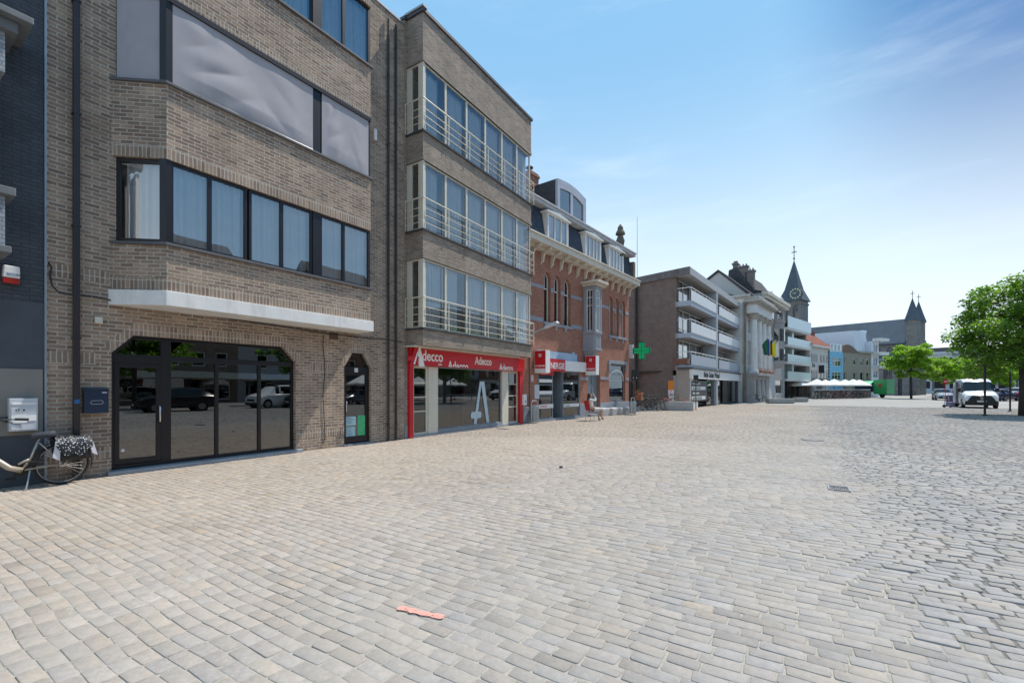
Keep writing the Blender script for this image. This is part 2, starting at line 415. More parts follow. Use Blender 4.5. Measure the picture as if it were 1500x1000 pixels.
def shell(parent, x0, x1, y0, y1, z1, m, front=False, name='wall'):
    """flank, rear and roof of a block whose front is built separately"""
    b = MB()
    b.quad((x0,y0,0),(x0,y0,z1),(x0,y1,z1),(x0,y1,0)); b.quad((x1,y0,0),(x1,y1,0),(x1,y1,z1),(x1,y0,z1))
    b.quad((x0,y1,0),(x0,y1,z1),(x1,y1,z1),(x1,y1,0))
    b.build(name, m, parent, recalc=False)
    r = MB(); r.box(x0+.02, x1-.02, y0+.02, y1-.02, z1-.35, z1-.15); r.build('roof', M_roof, parent)

def chamfer(x0, x1, z0, z1, c, d): return [(x0, z0), (x1, z0), (x1, z1-d), (x1-c, z1), (x0+c, z1), (x0, z1-d)]

# ================================================================== B0  slate blue house, far left
F1 = Fac(-10.70, 4.8, .9)
u = F1.u
xb0 = u(68)
h0 = thing('painted_house', 'slate blue painted brick house at the left edge with a pale bay window', 'house', F1.loc, F1.rz)
mb = MB(); mb.wall(xb0-7, xb0-.012, 3.02, 13.6, [(-11.6, -10.4, 4.6, 6.4)] if False else [], 0, .3); mb.build('wall', M_brickBlue, h0)
mb = MB(); mb.wall(xb0-7, xb0-.012, 0, 3.017, [], -.012, .3); mb.build('plinth', M_anthra, h0)
z0, z1 = F1.z(30, 637), F1.z(30, 540)
mb = MB(); mb.box(xb0-3.2, xb0-.05, -.03, -.012, z0, z1); mb.build('cladding_panel', M_taupe, h0, bevel=.004)
mb = MB(); mb.box(xb0-.030, xb0-.0, -.028, -.0125, .02, 13.4); mb.build('corner_trim', M_zinc, h0)
# projecting bay of the house
d = -.62; bx = u(7, d)
zb = [F1.z(17, y, d) for y in (366, 352, 345, 290, 282, 110, 102)]
b0 = MB(); b0.box(bx-2.4, bx, d, 0, F1.z(17, 366, d), F1.z(17, 285, d)); 
b0.box(bx-.22, bx, d, 0, F1.z(17, 110, d), F1.z(17, 52, d)); b0.box(bx-2.4, bx-.22, d+.3, 0, F1.z(17, 110, d), F1.z(17, 52, d))
b0.box(bx-2.4, bx, d, 0, 9.2, 12); bay = b0.build('bay', M_brickWhite, h0)
mb = MB()
for (ya, yb, o) in ((372, 362, .06), (289, 277, .10), (52, 36, .12), (36, 26, .26)):
    mb.box(bx-2.5, bx+o, d-o, 0, F1.z(17, ya, d)+.002, F1.z(17, yb, d)-.002)
mb.each('bay_cornice', mat('dark_grey_cornice', (.15, .16, .17), .6, dirt=.3), bay, bevel=.01)
window(h0, bx-1.6, bx-.10, F1.z(17, 275, d), F1.z(17, 118, d), d+.05, 2, M_white, M_glass, cm=M_curtain, fw=.07)
shell(h0, xb0-7, xb0-.02, .3, 9, 13.5, M_anthra)
# alarm box
ax0, ax1 = u(2, -.03), u(28, -.03)
al = thing('alarm_box', 'white wall alarm with a red lower lens on the slate blue house', 'alarm', F1.w((ax0+ax1)/2, -.014, F1.z(15, 416)), F1.rz)
hw = (ax1-ax0)/2
mb = MB(); mb.prism([(-hw, .09), (hw, .09), (hw*.96, .28), (-hw*.9, .28)], -.09, 0); mb.build('cover', M_white, al, bevel=.015)
mb = MB(); mb.box(-hw, hw, -.085, 0, 0, .088); mb.build('lens', mat('red_lens', (.35, .02, .015), .2), al, bevel=.015)
mb = MB(); mb.box(-hw*.6, hw*.7, -.093, -.091, .12, .17); text_into(mb, 'SECURITY', -hw*.55, .125, .045, -.0935, 1, 0, .0005); mb.build('plate', [mat('pale_blue_plate', (.5, .6, .7), .5), M_ink], al)
# steel letterbox with 17
mx0, mx1 = u(13, -.16), u(55, -.16)
lb = thing('letterbox', 'pale steel letterbox with a folded newspaper, fixed to the slate blue house', 'letterbox', F1.w(mx0, -.031, F1.z(33, 631, -.16)), F1.rz)
W = mx1-mx0; H = F1.z(33, 583, -.16)-F1.z(33, 631, -.16)
M_pale = mat('pale_grey_enamel', (.55, .57, .62), .4, var=.04)
mb = MB(); mb.box(0, W, -.14, 0, 0, H*.995); mb.build('case', M_pale, lb, bevel=.006)
mb = MB(); mb.box(.02, W-.02, -.146, -.1405, .02, H*.72); mb.build('door', M_pale, lb, bevel=.003)
mb = MB(); mb.box(.025, W-.025, -.150, -.1405, H*.80, H*.86); mb.build('slot_flap', M_white, lb, bevel=.003)
mb = MB(); text_into(mb, '17', .06, H*.6, .055, -.147, 0, .001, .001); mb.lathe([(.012, -.152), (.012, -.146)], (W*.5, 0, H*.64), 12, axis='y'); mb.build('number', M_black, lb)
mb = MB(); mb.add([(.03, -.152, H*.25), (.30*W/.5, -.165, H*.25), (.29*W/.5, -.16, H*.52), (.06, -.152, H*.5)], [(0, 1, 2, 3)]); mb.box(.02, .3, -.155, -.150, H*.3, H*.48); mb.build('newspaper', M_white, lb)

# ================================================================== B1  grey-brown brick apartment block
h1 = thing('apartment_block', 'grey brown brick apartment block with a long bay, dark frames and fabric blinds', 'apartment block', F1.loc, F1.rz)
xE = u(592); xW = xb0
def oct_open(x0, x1, zt, cx, cz): return (x0, x1, zt, cx, cz)
S0, S1 = u(163), u(433); D0, D1 = u(504), u(543)
ZT = 2.6
holes = [(S0, S1, .0, ZT), (D0, D1, .0, 2.58)]
BY0, BY1 = u(163), u(543, -.7)+.02
bz0 = 3.10
mb = MB(); mb.wall(xW, xE, 0, 13.0, [(*h[:2], h[2]+.0, h[3]) for h in holes]+[(BY0+.1, BY1-.1, 3.6, 12.3)], 0, .3)
cc, cd = .30, .36
for (a, b, zt, c, dd) in ((S0, S1, ZT, .33, .35), (D0, D1, 2.58, .27, .40)):
    mb.prism([(a, zt), (a, zt-dd), (a+c, zt)], 0.001, .3); mb.prism([(b, zt), (b-c, zt), (b, zt-dd)], 0.001, .3)
mb.build('wall', M_brickA, h1)
# upright brick courses, 3 mm proud
so_ = MB()
def soldier_arc(a, b, zt, c, dd, w=.22):
    y0, y1 = -.004, .02
    so_.box(a+c, b-c, y0, y1, zt, zt+w)
    n = w*.55
    so_.prism([(a, zt-dd), (a+c, zt), (a+c, zt+w), (a-n, zt-dd+n)], y0, y1); so_.prism([(b, zt-dd), (b+n, zt-dd+n), (b-c, zt+w), (b-c, zt)], y0, y1)
soldier_arc(S0, S1, ZT, .33, .35); soldier_arc(D0, D1, 2.58, .27, .40)
for (a, b) in ((xW+.02, u(104)), (u(118), S0-.01), (S1+.01, D0-.01), (D1+.01, u(563)), (u(585), xE-.01)):
    so_.box(a, b, -.0035, .02, .32, .53)
for (a, b) in ((xW+.02, u(104)), (u(118), u(140)), (S1+.35, D0-.35), (D1+.30, u(563))): so_.box(a, b, -.0035, .02, 2.02, 2.23)
for (a, b) in ((xW+.02, u(104)), (u(118), BY0-.02)): so_.box(a, b, -.0035, .02, 3.50, 3.72)
so_.each('upright_course', M_soldA, h1)
# bay
d = -.7; XL = u(244, d); XR = u(543, d)
ang = math.atan2(d, XL-BY0); LS = math.hypot(XL-BY0, d)
xfL = (BY0, 0, ang)
fl = [(4.27, 5.87), (7.27, 8.85), (10.30, 11.95)]
bands = [(3.42, 4.27), (5.87, 7.27), (8.85, 10.30), (11.95, 13.0)]
mb = MB(); sb = MB(); so2 = MB()
for k, (a, b) in enumerate(bands):
    poly = [(BY0, 0), (XL, d), (XR, d), (XR+.03, d+.06), (XR+.03, 0)]
    mb.slab(poly, a, b)
    po = [(BY0-.004, -.003), (XL-.002, d-.004), (XR, d-.004), (XR+.034, d+.06), (XR+.034, 0.)]
    so2.slab(po, a+.003, a+.225)
mb.each('bay_spandrel', M_brickA, h1); so2.each('upright_course', M_soldA, h1)
for (a, b) in fl:
    sb.slab([(BY0-.04, 0), (XL-.03, d-.06), (XR+.04, d-.06), (XR+.07, 0)], a-.015, a+.035)
sb.each('sill', mat('dark_stone_sill', (.11, .11, .12), .7, dirt=.2), h1, bevel=.006)
mb = MB(); mb.slab([(BY0-.05, 0), (XL-.03, d-.06), (XR+.05, d-.06), (XR+.08, 0)], 3.13, 3.41); mb.build('ledge', M_whitestone, h1, bevel=.01)
mb = MB(); mb.slab([(BY0, .25), (XL, .25), (XR, .25), (XR, .5), (BY0, .5)], 3.41, 12.2); mb.build('inner_wall', M_interiorL, h1)
panes1 = [(250, 305), (313, 360), (370, 411), (418, 454), (474, 503), (507, 537)]
for k, (a, b) in enumerate(fl):
    a2, b2 = a+.037, b-.003
    blind = k == 1
    cmL = M_curtain if k < 2 else M_curtainB
    window(h1, .03, LS-.03, a2, b2, .05, 1, M_dark, M_glass, fw=.075, cm=None if blind else cmL, xf=xfL)
    # corner post
    p = MB(); p.slab([(XL-.09, d+.07), (XL-.005, d+.012), (XL+.09, d+.012), (XL+.09, d+.12), (XL-.03, d+.14)], a2, b2); p.build('corner_post', M_dark, h1)
    xs = [u(q, d) for q in (313-4, 365, 414.5, 465, 505)]
    if k == 1:
        segs = [(XL+.09, u(457, d)), (u(474, d), XR-.06)]
        for s_ in ((XL+.07, u(458, d)), (u(472, d), XR)):
            window(h1, s_[0], s_[1], a2, b2, d+.05, 2, M_dark, M_glass, fw=.05)
    else:
        for i, (pa, pb, mid) in enumerate(((244, 365, 309), (365, 465, 414.5), (465, 543, 505))):
            xa = XL+.07 if i == 0 else u(pa, d)+(.10 if i == 2 else .02)
            xb_ = XR if i == 2 else u(pb, d)-(.10 if i == 1 else .02)
            window(h1, xa, xb_, a2, b2, d+.05, [u(mid, d)], M_dark, M_glass, fw=.055, cm=cmL, bar=.07)
    p = MB(); p.box(u(465, d)-.10, u(465, d)+.10, d+.03, d+.15, a2, b2); p.box(XR+.002, XR+.028, d+.07, 0, a2, b2); p.build('mullion', M_dark, h1)
# fabric blinds on the second floor, slack folds
a2, b2 = fl[1][0]+.05, fl[1][1]-.02
def blindmesh(x0, x1, y, xf=None, slack=1.):
    n, m_ = int((x1-x0)/.03), 50; V = []; F = []
    for j in range(m_+1):
        for i in range(n+1):
            x = x0+(x1-x0)*i/n; s = i/n; v = j/m_; z = a2+(b2-a2)*v
            e = min(1, 6*s, 6*(1-s))*min(1, 5*v, 5*(1-v)+.15)
            f = .045*(1-v)**2+.006*math.sin(5*s*(x1-x0)+4*v)+.040*abs(math.sin(9*s-6*v+.6*math.sin(7*v)))*math.exp(-((s-.10-.30*(1-v))/.16)**2)+.020*abs(math.sin(10*s+7*v+1))*math.exp(-((s-.72)/.12)**2)*(1-v)
            V.append((x, y-e*f*slack-.004, z))
    for j in range(m_):
        for i in range(n): k = j*(n+1)+i; F.append((k, k+1, k+n+2, k+n+1))
    q = MB(xf); q.add(V, F); return q
blindmesh(.07, LS-.08, .03, xfL, .3).build('blind', M_blind, h1, smooth=True, recalc=False)
blindmesh(XL+.10, u(459, d), d+.025, None, 1.).build('blind', M_blind, h1, smooth=True, recalc=False)
blindmesh(u(472, d), XR-.06, d+.025, None, .55).build('blind', M_blind, h1, smooth=True, recalc=False)
mb = MB(); mb.box(XL+.05, XR, d-.015, d+.10, b2-.0, b2+.10); mb.tube([(XL+.1, d+.03, a2+.02), (u(459, d), d+.03, a2+.02)], .018); mb.build('blind_case', M_dark, h1)
# parapet and dark room boxes
mb = MB(); mb.box(xW, xE-.01, -.03, .35, 13.003, 13.06); mb.slab([(BY0-.03, -.03), (XL, d-.04), (XR+.05, d-.04), (XR+.05, -.03)], 13.003, 13.06); mb.build('coping', M_zinc, h1)
shell(h1, xW+.005, xE-.005, .3, 10, 13.0, M_brickA)
# ---- ground floor shop front
def octf(x0, x1, z0, z1, c, dd, i=0.): return [(x0+i, z0), (x1-i, z0), (x1-i, z1-dd-i*.3), (x1-c-i*.4, z1-i), (x0+c+i*.4, z1-i), (x0+i, z1-dd-i*.3)]
sf = MB()
y0, y1 = .10, .17
sf.ring(octf(S0, S1, .08, ZT, .33, .35), octf(S0, S1, .15, ZT, .33, .35, .065), y0, y1)
P = [u(q, .1) for q in (243, 317.5, 380)]
sf.box(P[0]-.085, P[0]+.085, y0-.004, y1+.004, .15, ZT-.066); 
for p in P[1:]: sf.box(p-.035, p+.035, y0-.004, y1+.004, .15, 2.13)
sf.box(S0+.065, P[0]-.086, y0-.002, y1+.002, 2.07, 2.24); sf.box(P[0]+.086, S1-.06, y0-.002, y1+.002, 2.13, 2.24)
sfo = sf.build('shop_window', M_dark, h1, bevel=.004)
g = MB(); g.prism(octf(P[0], S1-.03, .12, ZT-.03, .33, .35), .130, .138); g.prism([(S0+.03, 2.1), (P[0], 2.1), (P[0], ZT-.03), (S0+.33, ZT-.03), (S0+.03, ZT-.36)], .130, .138); g.build('pane', M_glassD, sfo)
dr_ = MB(); dx0, dx1 = S0+.067, P[0]-.088
dr_.ring([(dx0, .16), (dx1, .16), (dx1, 2.065), (dx0, 2.065)], [(dx0+.075, .26), (dx1-.075, .26), (dx1-.075, 1.99), (dx0+.075, 1.99)], .095, .15)
dro = dr_.build('door', M_dark, h1, bevel=.004)
g = MB(); g.box(dx0+.05, dx1-.05, .12, .128, .22, 2.02); g.build('pane', M_glassD, dro)
hx = dx1-.035
g = MB(); g.tube([(hx, .095, .93), (hx, .045, .93), (hx-.0, .03, .95), (hx, .03, 1.22), (hx, .045, 1.24), (hx, .095, 1.24)], .014, 10); g.build('handle', M_steel, dro, smooth=True)
g = MB(); g.lathe([(.028, 0), (.028, .004)], (dx0+.13, .114, .42), 16, axis='y'); g.build('sticker', M_white, dro)
mb = MB(); mb.box(S0-.08, S1+.12, -.14, .25, .0, .075); mb.build('step', M_bluestone, h1, bevel=.008)
# entrance door
ed = MB(); ed.ring(octf(D0, D1, .04, 2.58, .27, .40), octf(D0, D1, .10, 2.58, .27, .40, .055), .08, .15); ed.box(D0+.05, D1-.05, .077, .153, 2.02, 2.19)
ed.ring([(D0+.057, .09), (D1-.057, .09), (D1-.057, 2.02), (D0+.057, 2.02)], [(D0+.12, .24), (D1-.12, .24), (D1-.12, 1.97), (D0+.12, 1.97)], .083, .14)
edo = ed.build('door', M_dark, h1, bevel=.004)
g = MB(); g.prism(octf(D0+.03, D1-.03, .1, 2.55, .27, .40), .11, .118); g.build('pane', M_glassD, edo)
g = MB(); hx = D0+.10; g.tube([(hx, .083, .93), (hx, .03, .94), (hx, .03, 1.22), (hx, .083, 1.23)], .013, 10); g.build('handle', M_steel, edo, smooth=True)
g = MB(); xm = (D0+D1)/2; g.box(xm-.055, xm+.055, .068, .0765, 2.05, 2.16); text_into(g, '19', xm, 2.075, .085, .067, 1, 0, .0005, align='CENTER'); g.build('house_number', [M_white, M_ink], edo)
def poster(name, pxa, pxb, ya, yb, m, lines, d=.108):
    a, b = u(pxa, d), u(pxb, d); za, zb = F1.z((pxa+pxb)/2, yb, d), F1.z((pxa+pxb)/2, ya, d)
    q = MB(); q.box(a, b, d-.004, d, za, zb)
    for i in range(lines):
        z = zb-(zb-za)*(i+1)/(lines+1.5); wd = random.uniform(.5, .92)*(b-a)
        q.box(a+.02, a+.02+wd*.9, d-.0055, d-.0045, z, z+.009, 1)
    return q.build(name, [m, mat(name+'_print', (.02, .18, .12) if m is M_green else (.05, .1, .2), .8)], edo)
poster('poster', 524, 537, 608, 641, M_green, 12); p_ = poster('poster', 506, 521, 610, 623, M_cyanpaper, 5); p_ = poster('poster', 506, 520, 625, 641, M_cyanpaper, 6)
mb = MB(); mb.box(D0-.05, D1+.05, -.06, .2, 0, .037); mb.build('step', M_bluestone, h1, bevel=.006)
# shop interiors
mb = MB(); mb.box(S0-.3, D1+.4, 3.2, 3.3, 0, 3); mb.box(S0-.4, D1+.5, .32, 3.3, 2.75, 2.85); mb.box(S0-.4, D1+.5, .31, 3.3, -.02, .02); mb.box(S1+.1, S1+.2, .32, 3.2, 0, 2.8)
mb.build('interior', M_interior, h1)
# air brick, small fittings
mb = MB(); a, b = u(482), u(495); 
for i in range(4): mb.box(a+(b-a)*i/4+.006, a+(b-a)*(i+1)/4-.006, -.012, 0, F1.z(488, 497), F1.z(488, 487))
mb.build('vent', mat('vent_brick', (.10, .07, .055), .9), h1)
mb = MB(); a = u(137); mb.box(a, a+.11, -.07, 0, F1.z(140, 474), F1.z(140, 464)); mb.build('junction_box', M_cream, h1, bevel=.01)
mb = MB(); a = u(546); mb.box(a, a+.10, -.08, 0, F1.z(548, 206), F1.z(548, 190)); mb.build('camera_box', M_white, h1, bevel=.015)

def pipe(px, r, m, ytop, label, brackets, d=None, F=F1, zb=.0, group=None, sq=False):
    d = d or -r-.03
    x = F.u(px, d); zt = F.z(px, ytop, d)
    t = thing('downpipe', label, 'downpipe', F.w(x, d, 0), F.rz, group)
    q = MB()
    if sq: q.box(-r, r, -r, r, zb, zt)
    else: q.lathe([(r, zb), (r, zt)], n=14)
    q.build('pipe', m, t, smooth=False if sq else False, bevel=.006 if sq else 0)
    k = MB()
    z = .5
    while z < zt-.3: k.box(-r-.012, r+.012, -r-.008, -d-.002, z, z+.035) if sq else k.lathe([(r+.010, z), (r+.010, z+.05)], n=14); z += brackets
    k.each('bracket', m, t)
    return t
M_pipe = mat('dark_brown_pipe', (.030, .024, .026), .4, var=.1, dirt=.3)
pp = pipe(111.5, .042, M_pipe, -60, 'square dark brown downpipe behind the rear wheel of the bicycle', 1.95, sq=True)
mb = MB(); mb.box(-.035, .035, -.0445, -.043, 1.33, 1.40); mb.build('sticker', mat('blue_sticker', (.02, .12, .35), .5), pp)
pipe(569, .035, M_pipe, 28, 'dark downpipe beside the entrance door, left of the two at the block joint', 2.1)
pipe(580, .035, M_pipe, 36, 'dark downpipe hugging the joint of the two brick apartment blocks', 2.3)
# cables
def cable(px_list, r, label, d=-.05, m=None):
    pts = [F1.w(F1.u(p, dd), dd, F1.z(p, y, dd)) for p, y, dd in px_list]
    q = MB(); q.tube(pts, r, 6); o = q.build('cable', m or M_black, smooth=True); return tag(o, label, 'cable')
cable([(71, 384, -.02), (75, 392, -.05), (73, 405, -.05), (76, 418, -.05), (84, 427, -.06), (97, 431, -.07), (106, 432, -.10), (118, 432, -.10), (135, 434, -.05), (163, 440, -.03), (240, 451, -.03), (300, 461, -.03), (380, 473, -.03), (470, 487, -.03), (547, 496, -.03), (568, 497, -.09), (590, 501, -.04)], .013,
      'black cable drooping from the slate house and running under the white ledge')
cable([(474, 490, -.02), (473, 505, -.02), (476, 540, -.02), (473, 580, -.02), (476, 640, -.02), (473, 650, -.02)], .009, 'thin brown wire hanging down the brick between shop window and door', m=M_pipe)
# navy letterbox
a, b = u(123, -.12), u(159, -.12); z0, z1 = F1.z(140, 605, -.12), F1.z(140, 568, -.12)
lb2 = thing('letterbox', 'navy blue enamel letterbox on the brown brick beside the shop door', 'letterbox', F1.w(a, 0, z0), F1.rz)
W, H = b-a, z1-z0
mb = MB(); mb.box(0, W, -.12, 0, 0, H-.05); mb.build('case', M_navy, lb2, bevel=.006)
mb = MB(); mb.sideprism([(-.135, H-.055), (-.135, H-.02), (-.0, H+.012), (0, H-.05)], -.006, W+.006); mb.build('lid', M_navy, lb2, bevel=.004)
mb = MB(); mb.tube([(W*.25, -.123, H*.42), (W*.3, -.124, H*.5), (W*.72, -.124, H*.5), (W*.78, -.123, H*.42), (W*.72, -.124, H*.36), (W*.3, -.124, H*.36), (W*.25, -.123, H*.42)], .0035, 6); mb.box(W*.72, W*.92, -.124, -.1205, H*.84-.02, H*.84); mb.build('emblem', M_pale, lb2)

# ================================================================== B2  fine grey brick block with cream bay windows
F2 = Fac(-10.62, F1.w(xE, 0)[1]+.02, -.9)
h2 = thing('apartment_block', 'four storey grey brick apartment block with cream framed bay windows and railings', 'apartment block', F2.loc, F2.rz)
d = -.7; u = F2.u
XA, XB = u(619.5, d), u(778, d); XE = u(776)+.25
XE = min(XE, XB+.05)
mb = MB(); mb.wall(0, XE, 0, 13.2, [(u(600), u(765), 0, 2.62), (XA+.3, XB-.3, 3.3, 11.9)], 0, .3); mb.build('wall', M_brickB, h2)
mb = MB(); mb.box(.01, u(599)-.01, -.012, 0, 0, .42); mb.build('plinth', M_bluestone, h2, bevel=.004)
bands = [(2.93, 3.45), (5.62, 6.50), (8.65, 9.55), (11.70, 13.2)]
mb = MB(); so3 = MB()
for i, (a, b) in enumerate(bands):
    mb.slab([(XA, 0), (XA, d), (XB, d), (XB, 0)], a, b)
    if i: so3.slab([(XA-.02, 0), (XA-.02, d-.02), (XB+.02, d-.02), (XB+.02, 0)], a-.0, a+.11)
mb.each('bay_spandrel', M_brickB, h2); so3.each('upright_course', M_soldB, h2)
mb = MB()
for (a, b) in bands[:3]: mb.slab([(XA-.05, 0), (XA-.05, d-.06), (XB+.05, d-.06), (XB+.05, 0)], b-.03, b+.02)
mb.each('sill', M_darkgrey, h2)
mb = MB(); mb.slab([(XA-.06, .0), (XA-.06, d-.06), (XB+.06, d-.06), (XB+.06, .0)], 13.201, 13.30); mb.box(-.05, XE+.04, -.06, .35, 13.2015, 13.29); mb.build('coping', M_darkgrey, h2)
mb = MB(); mb.slab([(XA-.1, -.02), (XA-.1, d-.1), (XA+.1, d-.1), (XA+.1, -.02)], 13.302, 13.36); mb.box(0.2, .5, -.1, .1, 13.30, 13.42); mb.build('gutter', M_zinc, h2)
shell(h2, .005, XE-.005, .3, 10, 13.2, M_brickB)
mb = MB(); mb.slab([(XA+.3, .5), (XB-.3, .5), (XB-.3, .7), (XA+.3, .7)], 3.3, 12); mb.build('inner_wall', M_interiorL, h2)
MX = [u(q, d) for q in (657, 687, 710.5, 733, 754)]
n6 = [XA+(XB-XA)*k/6 for k in range(7)]
for k, (a, b) in enumerate(((3.47, 5.62), (6.52, 8.65), (9.57, 11.70))):
    xs = n6[1:-1]
    y = d+.04
    w_ = window(h2, XA+.11, XB-.02, a, b-.002, y, xs, M_cream, M_glassP, fw=.055, bar=.085, cm=None)
    for i in range(6):
        x0, x1 = n6[i]+.05, n6[i+1]-.05
        if i == 0: x0 += .1
        r_ = random.random()
        c = MB(); curtain_mb(c, x0 if r_ < .6 else x0+(x1-x0)*.25, x1 if r_ > .25 else x1-(x1-x0)*.2, a+.05, b-.03, y+.2, .025, .16); c.build('curtain', M_curtainB, w_, smooth=True, recalc=False)
    p = MB(); p.box(XA+.012, XA+.10, d+.012, d+.16, a, b-.003); p.box(XA+.02, XA+.10, -.16, -.002, a, b-.003); p.build('corner_post', M_cream, h2, bevel=.004)
    # narrow return window: frame then x follows the flank
    window(h2, .16, .70-.16, a, b-.003, .02, 1, M_cream, M_glass, fw=.055, xf=(XA+.0, 0, -math.pi/2), cm=None)
    # railing
    rl = MB(); zt = a+.93
    yr = d-.09; xr = XA-.09
    for z, r in ((zt, .022), (a+.62, .011), (a+.40, .011), (a+.18, .011)):
        rl.tube([(xr, -.03, z), (xr, yr, z)], r, 8); rl.tube([(xr, yr, z), (XB+.08, yr, z)], r, 8); rl.tube([(XB+.08, yr, z), (XB+.08, -.03, z)], r, 8)
    for x in [xr]+[q for q in n6[1:-1]]+[XB+.08]: rl.box(x-.016, x+.016, yr-.008, yr+.008, a-.01, zt)
    rl.box(xr-.01, xr+.01, -.05, -.03, a, zt); rl.box(xr-.01, xr+.01, d*.5-.012, d*.5+.012, a, zt)
    for x in n6[1:-1]: rl.box(x-.012, x+.012, yr, d+.04, a+.5, a+.52)
    rl.build('railing', M_cream, h2)
# ---- red shop front
sx0, sx1 = u(598.5, -.05), u(765.5, -.05)
mb = MB(); mb.box(XA-.1, XB-.5, d+.25, 0, 2.885, 2.928); mb.build('soffit', M_cream, h2)
fr = MB(); fr.box(sx0, sx0+.17, -.10, .05, .02, 2.33); fr.box(sx1-.30, sx1, -.10, .05, .02, 2.33); fr.each('pilaster', M_red, h2, bevel=.004)
fr = MB()
L0, L1 = u(604, .05), u(625, .05); Q0, Q1 = u(640, .05), u(733.5, .05); G0, G1 = u(743, .05), u(757, .05)
fr.box(L1+.02, Q0-.02, -.02, .12, .06, 2.32); fr.box(Q1+.02, G0-.02, -.02, .12, .06, 2.32)
fr.each('pillar', M_cream, h2, bevel=.006)
window(h2, L0-.03, L1+.02, .06, 2.325, .03, 1, M_cream, M_glassS, fw=.08, rows=[.83, 1.30, 1.77], bar=.035)
window(h2, G0-.02, G1+.04, .06, 2.325, .03, 1, M_cream, M_glassS, fw=.08, rows=[.78, 1.26, 1.76], bar=.035)
wm = window(h2, Q0-.02, Q1+.02, .17, 2.325, .05, 1, M_zinc, M_glassS, fw=.035)
mb = MB(); mb.box(sx0+.17, sx1-.30, -.08, .2, 0, .058); mb.box(Q0-.02, Q1+.02, -.03, .15, .06, .168); mb.build('step', M_bluestone, h2)
mb = MB(); mb.box(sx0, sx1, 2.6, 2.7, 0, 2.8); mb.box(sx0, sx1, .32, 2.7, -.02, .03); mb.box(sx0, sx1, .32, 2.7, 2.65, 2.72); mb.box(Q0+.9, Q0+1.9, 1.0, 1.1, .03, 2.1, 1); mb.box(Q1-.8, Q1+.2, 1.4, 1.5, .03, 2.2, 1)
mb.build('interior', [M_interior, M_interiorL], h2)
# letter A on the glass
def bigA(q, x, z, s, y, m=0, th=.01):
    q.prism([(x+s*.05, z), (x+s*.22, z), (x+s*.50, z+s*1.38), (x+s*.66, z+s*1.5), (x+s*.42, z+s*1.5)], y-th, y, m)
    q.prism([(x+s*.48, z+s*1.5), (x+s*.68, z+s*1.5), (x+s*1.0, z+s*.0), (x+s*.83, z+s*.0)], y-th*.9, y+.0005, m)
    q.prism([(x-s*.08, z+s*.33), (x-s*.02, z+s*.28), (x+s*.46, z+s*.28), (x+s*.51, z+s*.33), (x+s*.51, z+s*.44), (x+s*.46, z+s*.5), (x-s*.02, z+s*.5), (x-s*.08, z+s*.44)], y-th*1.1, y+.001, m)
q = MB(); ax = u(691, .05); s_ = (u(719, .05)-ax)/1.02
bigA(q, ax+.05, F2.z(705, 624, .05), s_*.93, .066, 0, .004); q.build('letter_decal', mat('frosted_pale_blue_film', (.50, .62, .68), .6, var=.03), wm)
# fascia sign
sg = thing('fascia_sign', 'long red shop fascia with white lettering under the cream bay windows', 'sign', F2.w(sx0, -.001, 2.33), F2.rz)
W = sx1-sx0-.02; H = .545
mb = MB(); mb.box(0, W, -.15, 0, 0, H); mb.build('panel', M_red, sg, bevel=.004)
q = MB(); y = -.151; M_wlet = mat('white_lettering', (.85, .85, .85), .4, var=0)
text_into(q, 'decco', .50, .17, .48, y, 0, .008, .006, fit=1.02)
text_into(q, 'Jobs', 1.30, .04, .11, y, 0, .001, .004)
cl = [((0, 0, .012), (0, 0, -1)), ((W-.005, 0, 0), (1, 0, 0))]
text_into(q, 'Adecco', 1.80, -.09, .44, y, 0, .008, .006, clip=cl, sx=.86)
text_into(q, 'Adecco', 3.38, .17, .42, y, 0, .008, .006, clip=cl, sx=.86)
text_into(q, 'Adecco', 5.05, -.02, .40, y, 0, .008, .006, clip=cl, sx=.86)
q.build('lettering', M_wlet, sg)
q = MB(); q.prism([(-.14, -.05), (.04, -.05), (.30, .64), (.14, .66)], -.235, -.155, 1); q.prism([(.14, .66), (.34, .62), (.56, -.03), (.34, -.05)], -.215, -.153, 0)
q.prism([(-.24, .12), (.22, .12), (.26, .26), (-.20, .26)], -.255, -.236, 1); q.prism([(.0, .02), (.07, .02), (.22, .42), (.17, .42)], -.26, -.256, 0)
q.build('logo', [M_wlet, M_red], sg)
# meter box, conduit and downpipe at the end of the shop
a = u(767.5, -.2); z0 = F2.z(770, 593, -.2)
mt = thing('meter_box', 'small white meter box on a grey conduit beside the red pilaster', 'meter box', F2.w(a, -.05, 0), F2.rz)
mb = MB(); mb.box(0, .24, -.16, 0, z0, z0+.48); mb.build('case', M_white, mt, bevel=.01)
mb = MB(); mb.box(.07, .20, -.10, -.02, .02, z0-.002); mb.build('conduit', M_zinc, mt)
mb = MB(); mb.box(.10, .16, -.168, -.1605, z0+.12, z0+.2); mb.build('lock', M_black, mt)
pipe(775, .045, M_darkgrey, 516, 'dark downpipe between the red shop front and the red brick house', 1.3, d=-.1, F=F2)
